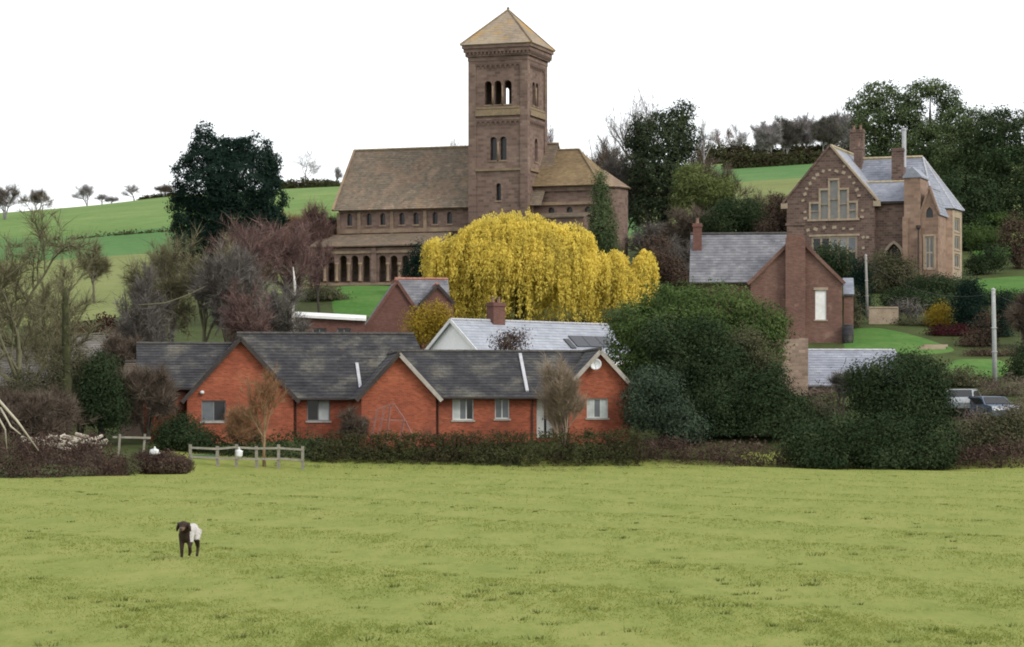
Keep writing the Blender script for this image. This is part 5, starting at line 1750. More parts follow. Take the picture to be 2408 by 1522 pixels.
f10 = Frame(118, 180.0, 2.0, 3.6)
h10 = f10.thing('barn', 'low barn with pale stone tiled roof behind the pollarded trunk', 'barn')
u10 = f10.u(248)
wall(MB(), 0, u10, -2.5, [(0, f10.w(850, 1)), (u10, f10.w(850, 1))], .3, [(1, 2, .2, 2.0, 'rect')]).build('front_wall', 'rubble_stone', h10)
MB().box(1.0, 2.0, .12, .17, .2, 2.0).build('door', 'dark_board', h10)
long_roof(f10, h10, -.2, u10 + .2, -.3, 2.6, f10.w(850, 1), f10.w(787, 1, 2.6), 'stone_tile')
MB().box(u10 - .3, u10, .3, 5.2, -2.5, f10.w(850, 1)).box(0, .3, .3, 5.2, -2.5, f10.w(850, 1)).box(.3, u10 - .3, 4.9, 5.2, -2.5, f10.w(850, 1)).build('back_wall', 'rubble_stone', h10)

f11 = Frame(282, 157.5, 3.0, 1.5)
h11 = f11.thing('cottage', 'low cream cottage with brown tiled roof beside the orange bungalow', 'cottage')
u11 = f11.u(447)
z11e, z11r = f11.w(934, 2), f11.w(852, 2, 3.2)
w11 = [(f11.u(a), f11.u(b), f11.w(985, 2), f11.w(945, 2), 'rect') for a, b in ((300, 326), (343, 362), (380, 404))]
wall(MB(), 0, u11, -2.5, [(0, z11e), (u11, z11e)], .3, w11).build('front_wall', 'cream_render', h11)
for i, o in enumerate(w11):
    window(h11, None, o, 2, 1, 'window_white' if i else 'window_grey', 'glass_grey', sill_mat='grey_board', glass_list=['curtain', 'glass_grey'] if i == 2 else None)
long_roof(f11, h11, -.3, u11 + .1, -.3, 3.2, z11e, z11r, 'brown_tile')
MB().box(0, .3, .3, 6.4, -2.5, z11e).box(u11 - .3, u11, .3, 6.4, -2.5, z11e).box(.3, u11 - .3, 6.1, 6.4, -2.5, z11e).build('back_wall', 'cream_render', h11)
# ------------------------------------------------------------------ the great yellow willow
def willow(name, label, px, Y, domes, mat, strands, seed, leaf=0.135, zbase=None, trunk_r=.45):
    rng = np.random.default_rng(seed)
    X = X_at(px, Y)
    zg = G(X, Y) if zbase is None else zbase
    root = thing(name, label, 'willow tree', (X, Y, zg))
    s = Y / FOC
    C, N, B = [], [], []
    lim = MB()
    h = max(Z_at(d[1], Y) - zg for d in domes)
    lim.tube([(0, 0, -.4), (.15, 0, h * .22), (-.1, .1, h * .42)], [trunk_r * 1.25, trunk_r, trunk_r * .85], 9)
    for (dx, dy, rx, ry, drop, share) in domes:
        # each mound is broken into smaller tumbling heads
        cx, cz = X_at(dx, Y) - X, Z_at(dy, Y) - zg
        R = np.array([rx * s, rx * s * .85, ry * s])
        dep = 0.0 if rx > 70 else -math.sqrt(max(0.0, 1 - ((dx - px) / 215.0) ** 2 - ((dy - 645) / 150.0) ** 2)) * 150 * s
        c0 = np.array([cx, dep, cz])
        k = int(strands * share)
        d = rng.normal(size=(k, 3))
        d[:, 2] = np.abs(d[:, 2]) * 0.9 - 0.25
        d = unit(d)
        lump = 1 + .07 * np.sin(d[:, 0] * 8 + dx) + .05 * np.sin(d[:, 1] * 9 + d[:, 2] * 7)
        o = c0 + d * R * (rng.uniform(.55, 1.0, k) ** .5 * lump)[:, None]
        for j in range(0, k, max(1, k // 26)):
            a = Vector((-.1, .1, h * .42))
            b = Vector(o[j]) * .97
            m = a.lerp(b, .5) + Vector((0, 0, .6))
            lim.tube([a, m, b], [.16, .10, .03], 5, cap=False)
        L = drop * s * rng.uniform(.35, 1.1, k)
        per = 46
        t = rng.uniform(0, 1, (k, per))
        out = d[:, None, :] * np.array([1, 1, 0]) * (np.sqrt(t) * .45)[..., None]
        pos = o[:, None, :] + out + rng.normal(size=(k, per, 3)) * .10
        pos[..., 2] -= t ** 1.3 * L[:, None] - .12 * np.sin(t * 3.1)
        nn = np.repeat(d[:, None, :], per, 1) + np.array([0, 0, .15])
        C.append(pos.reshape(-1, 3))
        N.append(nn.reshape(-1, 3))
    C, N = np.concatenate(C), unit(np.concatenate(N))
    keep = C[:, 2] > .3
    C, N = C[keep], N[keep]
    n = len(C)
    # hanging leaves: long axis mostly downwards
    dn = unit(np.array([0, 0, -1.0]) * 1.1 + rng.normal(size=(n, 3)) * .45)
    side = unit(np.cross(dn, N + rng.normal(size=(n, 3)) * .7))
    L = (leaf * rng.uniform(1.0, 2.2, n))[:, None]
    W = leaf * .42
    V = np.stack([C + side * W, C - side * W, C + dn * L], 1).reshape(-1, 3)
    lim.build('trunk', 'bark_olive', root, smooth=True)
    npmesh('crown', V, np.arange(n * 3).reshape(-1, 3), mat, root)
    return root


_wr = random.Random(17)
WL = []
for _i in range(30):
    _a = _wr.uniform(.06, .94) * math.pi
    _k = _wr.uniform(.35, .98)
    WL.append((1215 - 195 * math.cos(_a) * _k, 645 - 138 * math.sin(_a) * _k, _wr.uniform(34, 58), _wr.uniform(24, 38), _wr.uniform(50, 110), .49 / 30))
willow('willow_tree', 'broad golden yellow weeping willow standing in front of the church', 1220, 214,
       [(1215, 640, 195, 140, 120, .22), (1105, 670, 100, 85, 130, .07), (1330, 640, 92, 100, 150, .08), (1180, 560, 100, 60, 90, .06), (1060, 730, 60, 50, 60, .05), (1010, 745, 45, 45, 60, .03)] + WL, 'leaf_yellow', 4300, 11)
willow('willow_tree', 'smaller ragged yellow willow at the right of the broad willow', 1465, 218,
       [(1445, 660, 40, 58, 80, .4), (1510, 630, 18, 36, 60, .2), (1490, 675, 28, 36, 60, .2), (1442, 622, 20, 24, 40, .12), (1470, 705, 40, 34, 40, .08)], 'leaf_yellow', 430, 12, trunk_r=.2)
leafy('yellow_shrub', 'dull gold shrub between the brick house and the white gabled house', 'shrub', 196, [(990, 770, 34, 40), (1020, 745, 30, 34), (1045, 765, 30, 36)], 'leaf_gold', .2, 45)

# ------------------------------------------------------------------ left side
leafy('yew_tree', 'huge dark green yew with a pointed top on the left of the church', 'yew tree', 226,
      [(482, 314, 20, 26), (480, 345, 32, 36), (474, 385, 46, 48), (514, 350, 34, 28), (535, 368, 40, 40), (495, 430, 84, 76), (550, 385, 62, 60), (590, 365, 50, 46), (560, 430, 90, 80), (618, 410, 38, 44), (645, 385, 16, 22), (628, 470, 44, 62), (458, 500, 58, 66), (540, 500, 104, 70), (612, 520, 58, 46), (462, 560, 56, 66), (560, 580, 90, 60)],
      'leaf_yew', .24, 46, base=530, trunk_r=.5, clump=.2, inner=4, shell=(.84, 1.02))
bare_tree('bare_tree', 'grey-green bare tree in front of the lower left of the yew', 'tree', 400, 196, 528, 190, 'twig_olive', 'bark_grey', .2, 3, (6, 5, 5), 9, 1.1, .03, up=.05, multi=2)
bare_tree('bare_tree', 'grey bare tree with upright limbs rising before the yew', 'tree', 478, 192, 535, 150, 'twig_olive', 'bark_olive', .18, 3, (6, 5, 5), 8, 1.0, .03, up=.12, spread=.6)
bare_tree('bare_tree', 'bare scrubby tree at the foot of the slope left of the bungalow roof', 'tree', 350, 186, 610, 130, 'twig_grey', 'bark_grey', .14, 3, (6, 5, 4), 9, .9, .03, multi=2)
bare_tree('bare_tree', 'dense reddish brown bare tree right of the yew', 'tree', 600, 204, 498, 165, 'twig_red', 'bark_grey', .2, 3, (6, 6, 5), 10, 1.0, .03, up=.1, spread=.65)
bare_tree('bare_tree', 'reddish brown bare tree before the church lawn', 'tree', 690, 208, 500, 150, 'twig_red', 'bark_grey', .18, 3, (6, 6, 5), 9, 1.0, .028, up=.12, spread=.6)
bare_tree('bare_tree', 'thin red-twigged bare tree against the end of the cloister', 'tree', 752, 222, 520, 95, 'twig_red', 'bark_dark', .12, 3, (6, 5, 4), 9, .8, .026, up=.12, spread=.55)
bare_tree('bare_tree', 'short twiggy grey tree behind the roof of the bungalow', 'tree', 560, 182, 650, 150, 'twig_red', 'bark_grey', .12, 3, (6, 5, 4), 8, .8, .028, multi=2)
bare_tree('bare_tree', 'leafless shrubby tree beside the white-roofed shed', 'tree', 650, 188, 640, 130, 'twig_grey', 'bark_grey', .12, 3, (6, 5, 4), 8, .8, .028, multi=2)
# slender birch with a pale trunk by the shed
X = X_at(691, 198)
zg = G(X, 198)
bt = thing('birch_tree', 'pale slender birch trunk at the end of the white-roofed shed', 'birch tree', (X, 198, zg))
tp = Z_at(628, 198) - zg
MB().tube([(-.1, 0, -.3), (.05, 0, tp * .3), (-.10, 0, tp * .55), (.08, 0, tp * .8), (-.05, 0, tp)], [.19, .16, .13, .10, .03], 8).build('trunk', 'bark_birch', bt, smooth=True)
mb = MB()
rr = random.Random(3)
for i in range(26):
    z = tp * rr.uniform(.45, 1)
    a = rr.uniform(0, 6.28)
    p = Vector((0, 0, z))
    q = p + Vector((math.cos(a), math.sin(a), .9)) * rr.uniform(.5, 1.2)
    mb.tube([p, p.lerp(q, .5) + Vector((0, 0, .1)), q], [.022, .015, .006], 4, cap=False)
mb.build('crown', 'bark_grey', bt)

# far left: olive bare trees close by
bare_tree('bare_tree', 'spreading olive bare tree at the left edge with mossy limbs', 'tree', 45, 150, 450, 360, 'twig_olive', 'bark_olive', .22, 3, (7, 6, 6), 12, 1.1, .026, up=.03, spread=.85, seed=21)
bare_tree('bare_tree', 'slim olive bare tree between left edge and pollarded trunk', 'tree', 120, 164, 560, 230, 'twig_olive', 'bark_olive', .14, 3, (6, 6, 5), 8, .9, .022, up=.03, spread=.8, seed=22)
bare_tree('bare_tree', 'low tangled brown tree against the grey stone tiled cottage', 'tree', 60, 140, 905, 190, 'twig_brown', 'bark_grey', .12, 3, (7, 6, 5), 9, .7, .024, multi=3, seed=23)
bare_tree('bare_tree', 'lone thin tree standing on the left hillside', 'tree', 222, 262, 560, 74, 'twig_olive', 'bark_grey', .12, 3, (6, 5, 4), 9, .8, .03, up=.06)
bare_tree('bare_tree', 'brown bare tree before the cream cottage', 'tree', 345, 151, 845, 150, 'twig_brown', 'bark_grey', .1, 3, (6, 6, 5), 10, .7, .02, multi=3, seed=29)
bare_tree('bare_tree', 'brown bare tree between holly bush and pollarded trunk', 'tree', 190, 152, 815, 130, 'twig_brown', 'bark_grey', .1, 3, (7, 6, 5), 10, .7, .024, multi=3, seed=30)
bare_tree('bare_tree', 'dense brown thicket tree hiding the low cottage wall', 'tree', 110, 141, 900, 170, 'twig_brown', 'bark_grey', .1, 3, (7, 6, 5), 12, .6, .024, multi=3, seed=31)
# mossy pollard
X = X_at(156, 147.3)
zg = G(X, 147.3)
pl = thing('pollarded_trunk', 'tall mossy cut-off tree trunk standing alone near the left edge', 'tree trunk', (X, 147.3, zg))
h = Z_at(676, 147.3) - zg
mb = MB()
pts, rad = [], []
rr = random.Random(8)
for i in range(15):
    t = i / 14
    pts.append((.05 * math.sin(t * 5), .04 * math.cos(t * 4), -.3 + (h + .3) * t))
    rad.append((.27 - .09 * t + (.22 * max(0, .28 - t) / .28)) * rr.uniform(.82, 1.16) * (1 if i < 13 else (.8 if i < 14 else .35)))
mb.tube(pts, rad, 10)
mb.build('trunk', 'bark_moss', pl, smooth=True)
rng = np.random.default_rng(9)
n = 1100
z = rng.uniform(0, 1, n) ** 1.8 * h
a = rng.uniform(0, 6.283, n)
rd = np.interp(z / h, [0, .3, 1], [.42, .27, .19]) * rng.uniform(.95, 1.25, n)
C = np.stack([np.cos(a) * rd, np.sin(a) * rd, z], 1)
V, Fq = leaf_quads(C, np.stack([np.cos(a), np.sin(a), a * 0 + .3], 1), .12, rng)
npmesh('ivy', V, Fq, 'leaf_olive', pl)

leafy('holly_bush', 'dark green holly bush left of the cream cottage', 'bush', 149, [(240, 880, 36, 48), (262, 950, 34, 60), (225, 940, 40, 60)], 'leaf_holly', .16, 60, inner=3)
leafy('olive_bush', 'olive brown bush in front of the stone barn', 'bush', 150, [(170, 880, 60, 50), (130, 940, 60, 50), (60, 930, 60, 60), (190, 950, 50, 50)], 'leaf_olive', .16, 34, inner=1)
leafy('laurel_bush', 'low dark green laurel at the corner of the left orange gable', 'bush', 146.5, [(430, 1015, 40, 34), (395, 1030, 30, 26), (465, 1035, 40, 20)], 'leaf_holly', .14, 70, inner=3, trunk=False)
thicket('hedge', 'dark wine red hedge at the foot of the left hillside', 'hedge', 214, 175, 330, 755, 'leaf_wine', size=.22, dens=30, depth=2.2, seed=3, tops=[(175, 757), (240, 752), (330, 762)])
thicket('hedge', 'dark green strip of hedge behind the fence under the left bungalow', 'hedge', 145.5, 450, 765, 1028, 'leaf_holly', size=.13, dens=55, depth=1.0, seed=4, tops=[(450, 1035), (600, 1030), (765, 1026)])
thicket('bramble_bank', 'reddish brown bramble bank along the left end of the meadow', 'brambles', 121.5, -120, 290, 1045, 'leaf_bramble', 'twig_red', size=.11, dens=75, depth=3.2, seed=5,
        tops=[(-120, 1015), (0, 1020), (80, 1030), (150, 1036), (220, 1030), (290, 1080)], twig_n=90, tw_len=.8, Y1=127, clump=.16)
leafy('bramble_bush', 'round brown bramble bush beside the end of the fence', 'bush', 131.5, [(380, 1092, 55, 26), (345, 1088, 34, 24), (425, 1096, 26, 20)], 'leaf_bramble', .11, 80, inner=3, trunk=False, clump=.14)
leafy('dead_grass_clump', 'tall yellowish grass clump between bramble bank and round bush', 'grass clump', 128.5, [(272, 1105, 26, 22), (295, 1100, 18, 22)], 'leaf_olive', .16, 70, inner=2, trunk=False, aspect=.18)

# pale fallen limbs at lower left
def limb(name, label, Y, pts, radii, mat='bark_pale', twigs=0, seed=1):
    P0 = P(pts[0][0], pts[0][1], Y)
    root = thing(name, label, 'branch', (P0.x, P0.y, P0.z))
    mb = MB()
    loc = [P(a, b, Y) - P0 + Vector((0, c, 0)) for a, b, c in [(p + (0,))[:3] for p in pts]]
    mb.tube(loc, radii, 6)
    mb.build('limb', mat, root, smooth=True)
    return root, loc


r_, l_ = limb('fallen_branch', 'long pale bare branch slanting down over the bramble bank', 121, [(-60, 880), (0, 945), (40, 990), (88, 1060, .3)], [.085, .07, .055, .02])
MB().tube([l_[1] + Vector((0, .05, -.25)), l_[1] + Vector((.5, -.1, -1.1)), l_[1] + Vector((.95, -.2, -1.45))], [.05, .042, .03], 5).build('side_limb', 'bark_pale', r_, smooth=True)
limb('fallen_branch', 'forked pale branch at the left edge above the brambles', 121.6, [(-50, 910), (-8, 975), (12, 1010), (16, 1055)], [.06, .05, .04, .02])
limb('hanging_branch', 'pale arched branch reaching across the left bare trees', 149, [(-40, 672), (20, 650), (60, 618), (92, 604)], [.09, .07, .05, .02], 'bark_olive')
limb('hanging_branch', 'pale arched branch crossing the grey bare trees below the yew', 184, [(325, 718), (390, 713), (440, 695), (482, 674)], [.06, .055, .045, .02], 'bark_olive')

# ------------------------------------------------------------------ along the skyline
def sky_tree(label, px, Y, top, w, **k):
    a = dict(twig='twig_lilac', bark='twig_lilac', r=.14, levels=3, kids=(5, 4, 4), twigs=5, tw_len=1.0, tw_w=.020, up=.09, spread=.72, minr=.010, depth=.6, group='bare trees along the skyline')
    a.update(k)
    return bare_tree('skyline_tree', label, 'tree', px, Y, top, w, **a)


sky_tree('brown-grey many-stemmed bare tree at the left edge of the skyline', 14, 420, 425, 90, twig='twig_brown', twigs=8, multi=3)
sky_tree('dense dark bare tree on the skyline left of the others', 88, 500, 440, 66, twig='twig_brown', twigs=9, multi=2)
sky_tree('round bare tree second from left on the open skyline', 205, 522, 430, 62, twigs=6, multi=2)
sky_tree('thin small bare tree close right of the round skyline tree', 240, 524, 455, 30)
sky_tree('pale bare tree on the skyline nearer the yew', 316, 521, 430, 54)
sky_tree('tiny bare tree between the round and the pale skyline trees', 262, 524, 462, 26, twigs=5)
sky_tree('small wind-bent dark tree on the skyline beside the yew', 386, 518, 432, 40, twig='twig_brown', twigs=14, clear=.1)
sky_tree('pale bare tree standing above the hedge right of the yew', 722, 516, 348, 66)
sky_tree('thin bare tree at the hilltop left of the church roof', 790, 524, 388, 26, twigs=5)
sky_tree('bare tree peeping over the nave roof beside the tower', 1082, 330, 292, 60, twigs=5)
sky_tree('reddish bare tree peeping over the chancel roof beside the tower', 1306, 300, 288, 74, twig='twig_red', twigs=10)
sky_tree('small bare tree above the hedge right of the ivy-clad tree', 1700, 508, 290, 58, twig='twig_red', twigs=10)
sky_tree('round bare tree above the hedge left of the wood', 1742, 512, 286, 46, twigs=12)
sky_tree('pale sapling on the skyline close to the ivy-clad tree', 1655, 400, 272, 50, twigs=4)
for i, (px_, top_, w_, lb) in enumerate(((1812, 282, 66, 'leftmost tree of the grey wood on the skyline'), (1850, 268, 70, 'second tree from left in the grey skyline wood'), (1892, 262, 76, 'tall middle tree of the grey skyline wood'),
                                       (1936, 262, 70, 'fourth tree from left in the grey skyline wood'), (1975, 252, 64, 'brownish tree of the grey wood next to the pines'), (2012, 262, 60, 'rightmost tree of the grey wood behind the pines'))):
    sky_tree(lb, px_, 470 + 7 * (i % 3), top_, w_, twigs=15, tw_w=.045, multi=3, twig='twig_grey' if i % 2 else 'twig_lilac', kids=(7, 6, 4), group='trees of the skyline wood')
for i, (px_, top_, w_, lb) in enumerate(((2300, 262, 80, 'brown bare tree behind the dark pines at right'), (2365, 258, 90, 'bare tree on the skyline near the right edge'), (2420, 236, 80, 'bare tree on the skyline cut by the right edge'))):
    sky_tree(lb, px_, 460, top_, w_, twigs=14, multi=2, twig='twig_brown')
thicket('field_hedge', 'thin dark field hedge on the skyline right of the yew', 'hedge', 515, 655, 800, 428, 'leaf_hedge', size=.38, dens=34, depth=2.5, seed=6, tops=[(655, 432), (720, 424), (800, 432)], clump=.3)
thicket('field_hedge', 'low dark hedge along the hilltop left of the yew', 'hedge', 519, 330, 430, 462, 'leaf_hedge', size=.38, dens=34, depth=2.5, seed=16, tops=[(330, 476), (380, 466), (430, 452)], clump=.3)
thicket('field_hedge', 'long dark hedge below the skyline wood at right', 'hedge', 480, 1640, 2010, 345, 'leaf_hedge', size=.38, dens=34, depth=3, seed=7, tops=[(1640, 345), (1750, 347), (1800, 350), (2010, 340)], clump=.3)
thicket('field_hedge', 'second dark hedge lower on the right hillside', 'hedge', 428, 1700, 1960, 366, 'leaf_hedge', size=.38, dens=34, depth=2.5, seed=8, tops=[(1700, 362), (1800, 366), (1960, 360)], clump=.3)

# ------------------------------------------------------------------ behind and right of the church
bare_tree('bare_tree', 'tall pale bare tree rising behind the ivy-clad tree', 'tree', 1535, 292, 186, 205, 'twig_lilac', 'bark_grey', .3, 3, (7, 6, 4), 5, 1.3, .035, up=.07, spread=.65, seed=41, minr=.02)
leafy('ivy_tree', 'tall dark ivy-clad tree right of the chancel', 'tree', 276,
      [(1608, 262, 24, 28), (1575, 290, 52, 36), (1510, 305, 26, 34), (1560, 340, 78, 52), (1545, 400, 68, 60), (1560, 450, 62, 60), (1530, 500, 52, 50), (1600, 330, 40, 44), (1492, 330, 18, 34)], 'leaf_ivy', .34, 36, base=1555, trunk_r=.5, clump=.34, inner=2)
bare_tree('bare_tree', 'dense brown bare tree just right of the chancel roof', 'tree', 1428, 288, 306, 120, 'twig_brown', 'bark_grey', .22, 3, (7, 6, 5), 12, 1.1, .035, up=.06, multi=2)
bare_tree('bare_tree', 'brown bare tree between chancel and ivy-clad tree', 'tree', 1470, 280, 345, 100, 'twig_grey', 'bark_grey', .2, 3, (7, 6, 5), 12, 1.0, .035, multi=2)
bare_tree('bare_tree', 'brown bare tree beside the light green bush', 'tree', 1670, 282, 330, 130, 'twig_brown', 'bark_grey', .18, 3, (7, 6, 5), 11, 1.0, .035, multi=2)
leafy('light_bush', 'light yellow-green bush right of the ivy-clad tree', 'bush', 264, [(1630, 425, 44, 38), (1612, 465, 34, 34), (1665, 452, 44, 34), (1700, 440, 30, 24)], 'leaf_light', .28, 36, inner=1.5)
bare_tree('bare_tree', 'low dark twiggy tree under the ivy-clad tree', 'tree', 1530, 256, 520, 130, 'twig_grey', 'bark_dark', .14, 3, (7, 6, 5), 10, .9, .03, multi=2)
leafy('dark_bush', 'dark green bush behind the slate roof of the brick cottage', 'bush', 246, [(1735, 500, 54, 34), (1700, 520, 50, 34), (1770, 520, 40, 30)], 'leaf_holly', .24, 42, inner=2)
bare_tree('bare_tree', 'brown twiggy shrub left of the dark bush above the cottage', 'shrub', 1640, 250, 468, 130, 'twig_brown', 'bark_dark', .12, 3, (7, 6, 5), 10, .8, .03, multi=3)
bare_tree('bare_tree', 'olive twiggy shrub right of the dark bush above the cottage', 'shrub', 1800, 250, 440, 120, 'twig_olive', 'bark_grey', .12, 3, (7, 6, 5), 10, .8, .03, multi=3)
leafy('brown_bush', 'brown bush close to the left side of the school house', 'bush', 240, [(1832, 490, 28, 34), (1822, 540, 40, 34), (1850, 560, 30, 30)], 'leaf_brown', .24, 40, inner=2)
bare_tree('bare_tree', 'grey-brown shrub in the dip left of the brick cottage', 'shrub', 1575, 224, 545, 120, 'twig_grey', 'bark_dark', .12, 3, (7, 6, 5), 10, .8, .028, multi=3)
leafy('brown_bush', 'brown bush between small willow and the brick cottage', 'bush', 216, [(1575, 640, 40, 40), (1545, 600, 34, 44), (1600, 668, 30, 24)], 'leaf_brown', .22, 34, inner=2)
leafy('small_conifer', 'narrow dark conifer standing before the apse of the church', 'conifer', 243, [(1412, 425, 10, 24), (1414, 460, 17, 30), (1416, 500, 24, 34), (1418, 540, 30, 36), (1420, 575, 34, 30)], 'leaf_pine', .22, 48, deep=1, inner=2)
leafy('small_yew', 'small dark yew at the right end of the cloister', 'yew tree', 238, [(985, 600, 20, 30), (978, 635, 24, 30), (995, 655, 24, 30)], 'leaf_yew', .22, 46, inner=2)
leafy('dark_bush', 'dull green hedge bush at the foot of the cloister', 'bush', 236, [(768, 700, 40, 24), (735, 705, 34, 30), (800, 715, 26, 18)], 'leaf_olive', .2, 40, inner=2, trunk=False)

# pines at the upper right
def pine(label, px, Y, blobs, mat='leaf_pine', seed=None, **k):
    a = dict(size=.34, dens=36, base=px, trunk_r=.35, clump=.36, group='evergreens behind the school house', inner=.6, bark='bark_dark')
    a.update(k)
    return leafy('pine_tree', label, 'pine tree', Y, blobs, mat, seed=seed, **a)


pine('broad pine with clumped crown behind the school chimneys', 2065, 292, [(2025, 250, 34, 28), (2070, 222, 44, 30), (2105, 258, 50, 40), (2050, 288, 52, 38), (2105, 310, 56, 46), (2040, 335, 40, 36), (2110, 370, 60, 56), (2050, 390, 50, 50)])
pine('tallest pine with sky showing through its crown', 2185, 290, [(2152, 228, 28, 26), (2188, 206, 40, 20), (2226, 228, 30, 30), (2140, 268, 34, 28), (2238, 270, 34, 30), (2190, 306, 60, 24), (2160, 340, 60, 40), (2225, 335, 60, 44), (2190, 380, 70, 50)])
pine('dark spreading pine right of the tallest pine', 2290, 284, [(2262, 295, 46, 40), (2305, 310, 50, 48), (2255, 360, 60, 50), (2310, 380, 60, 54), (2270, 430, 60, 56), (2310, 460, 60, 56), (2240, 480, 50, 50)])
pine('dark pine near the right edge above the brown bushes', 2370, 280, [(2350, 300, 50, 46), (2390, 320, 56, 50), (2350, 370, 60, 54), (2390, 410, 56, 60), (2345, 450, 60, 56), (2395, 480, 56, 56), (2350, 510, 60, 44)], 'leaf_holly')
pine('dark evergreen low behind the canted end of the school house', 2270, 262, [(2250, 450, 50, 56), (2280, 500, 50, 50), (2310, 470, 50, 50), (2300, 550, 50, 44), (2260, 560, 40, 44)], 'leaf_holly')
leafy('light_bush', 'pale yellow-green tree at the right edge on the hill', 'tree', 300, [(2412, 395, 22, 40), (2405, 430, 16, 24)], 'leaf_light', .3, 34)
leafy('light_bush', 'light green bush on the slope right of the school house', 'bush', 262, [(2325, 515, 40, 14), (2370, 520, 30, 14)], 'leaf_green', .26, 34, trunk=False)
leafy('dark_bush', 'dark bush above the upper lawn at right', 'bush', 240, [(2330, 605, 40, 26), (2300, 625, 30, 20)], 'leaf_holly', .22, 42, inner=2)
leafy('brown_bush', 'tall brown bush at the right edge above the upper lawn', 'bush', 244, [(2385, 560, 34, 50), (2402, 610, 26, 40)], 'leaf_brown', .24, 36, inner=2)
leafy('green_bush', 'mid green bush right of the school house corner', 'bush', 250, [(2300, 555, 34, 26), (2340, 560, 30, 20)], 'leaf_green', .24, 36)

# gardens in front of the school house
leafy('dark_bush', 'dark green bush between brick cottage gable and school house', 'bush', 214, [(1965, 615, 40, 36), (1940, 600, 26, 24), (1995, 645, 30, 26)], 'leaf_holly', .2, 44, inner=2)
leafy('cypress', 'slim dark cypress beside the thin wooden pole', 'cypress', 205, [(2024, 640, 16, 28), (2024, 680, 20, 34), (2024, 720, 22, 34)], 'leaf_yew', .18, 60, deep=1, inner=3)
leafy('olive_bush', 'round olive brown bush before the pointed door of the school house', 'bush', 220, [(2085, 630, 44, 34), (2120, 650, 40, 40), (2060, 665, 36, 34), (2140, 680, 50, 34)], 'leaf_olive', .2, 42, inner=2)
leafy('green_bush', 'dull green shrub bed below the stair turret', 'bush', 216, [(2190, 670, 50, 22), (2235, 672, 40, 18), (2155, 690, 40, 20)], 'leaf_holly', .2, 40, inner=2, trunk=False)
leafy('dark_bush', 'low dark shrubs in front of the olive brown bush', 'bush', 208, [(2150, 712, 50, 26), (2200, 712, 46, 24), (2100, 705, 30, 24)], 'leaf_holly', .2, 40, inner=2, trunk=False)
twiggy('small twiggy grey shrub above the garden wall', 202, [(2120, 722, 26, 22), (2150, 730, 26, 22)], 'twig_grey')
leafy('yellow_shrub', 'small golden yellow shrub beside the dark cypress', 'shrub', 199, [(2212, 742, 24, 22), (2222, 760, 20, 18), (2198, 755, 18, 16)], 'leaf_gold', .16, 60, inner=2, trunk_r=.08)
leafy('wine_shrub', 'dark wine red shrub under the golden shrub', 'shrub', 194, [(2222, 790, 30, 20), (2255, 790, 26, 22), (2205, 785, 18, 14)], 'leaf_wine', .16, 55, inner=2, trunk_r=.08)
leafy('brown_bush', 'brown bush between the two dark cypresses', 'bush', 188, [(2300, 800, 34, 30), (2275, 815, 24, 22), (2325, 770, 18, 40)], 'leaf_brown', .18, 44, inner=2)
leafy('cypress', 'broad black-green cypress beside the golden shrub', 'cypress', 197, [(2280, 690, 24, 28), (2280, 725, 38, 40), (2285, 765, 36, 36)], 'leaf_yew', .18, 60, deep=1, inner=3)
leafy('cypress', 'narrow black-green cypress behind the grey telegraph pole', 'cypress', 193, [(2356, 715, 12, 28), (2356, 755, 18, 40), (2356, 805, 22, 44)], 'leaf_yew', .18, 60, deep=1, inner=3)
bare_tree('bare_tree', 'brown bare tree at the right edge beside the telegraph pole', 'tree', 2408, 186, 680, 80, 'twig_brown', 'bark_grey', .12, 3, (7, 6, 5), 11, .8, .026, multi=2)
leafy('green_bush', 'dark green bush cut by the right edge below the cypress', 'bush', 170, [(2405, 850, 26, 36), (2385, 880, 22, 24)], 'leaf_holly', .18, 46)
leafy('green_bush', 'dull green shrub beside the brick cottage wall above the lawn', 'bush', 198, [(2000, 705, 14, 30), (2008, 745, 16, 28)], 'leaf_olive', .16, 50, inner=2, trunk=False)

# ------------------------------------------------------------------ big bushes in front
leafy('large_bush', 'huge bright green bush between the bungalow and the brick cottage', 'bush', 166,
      [(1590, 720, 80, 48), (1690, 728, 90, 55), (1780, 765, 70, 50), (1510, 770, 75, 55), (1620, 800, 120, 80), (1740, 830, 110, 70), (1480, 830, 50, 50), (1815, 805, 36, 34), (1560, 880, 100, 70), (1690, 900, 110, 70), (1600, 980, 100, 70), (1730, 980, 100, 70)],
      'leaf_green', .22, 42, base=1640, trunk_r=.3, clump=.3, inner=2)
leafy('holly_bush', 'dark evergreen bush in front of the huge bright green bush', 'bush', 157, [(1600, 870, 60, 60), (1690, 880, 70, 70), (1560, 800, 50, 50), (1660, 800, 50, 50), (1640, 960, 70, 60), (1720, 940, 60, 60)], 'leaf_holly', .2, 46, inner=2.5)
leafy('grey_bush', 'blue-green willowy bush against the right bungalow corner', 'bush', 149.5, [(1540, 910, 55, 42), (1510, 960, 44, 50), (1570, 970, 50, 50), (1610, 1010, 50, 40)], 'leaf_blue', .17, 52, inner=2)
leafy('laurel_bush', 'broad dark laurel mass below the old stone outbuilding', 'bush', 151, [(1720, 960, 70, 60), (1780, 940, 60, 60), (1850, 970, 60, 50), (1680, 1010, 70, 44), (1790, 1010, 80, 50), (1880, 1020, 60, 44), (1820, 900, 34, 40), (1640, 1050, 60, 40), (1740, 1055, 70, 40), (1840, 1060, 60, 36)], 'leaf_holly', .19, 50, inner=2.5)
leafy('olive_bush', 'creeper-like olive bush climbing the old stone wall', 'bush', 158, [(1775, 840, 34, 40), (1805, 880, 32, 44), (1755, 800, 34, 24)], 'leaf_olive', .18, 44, inner=1)
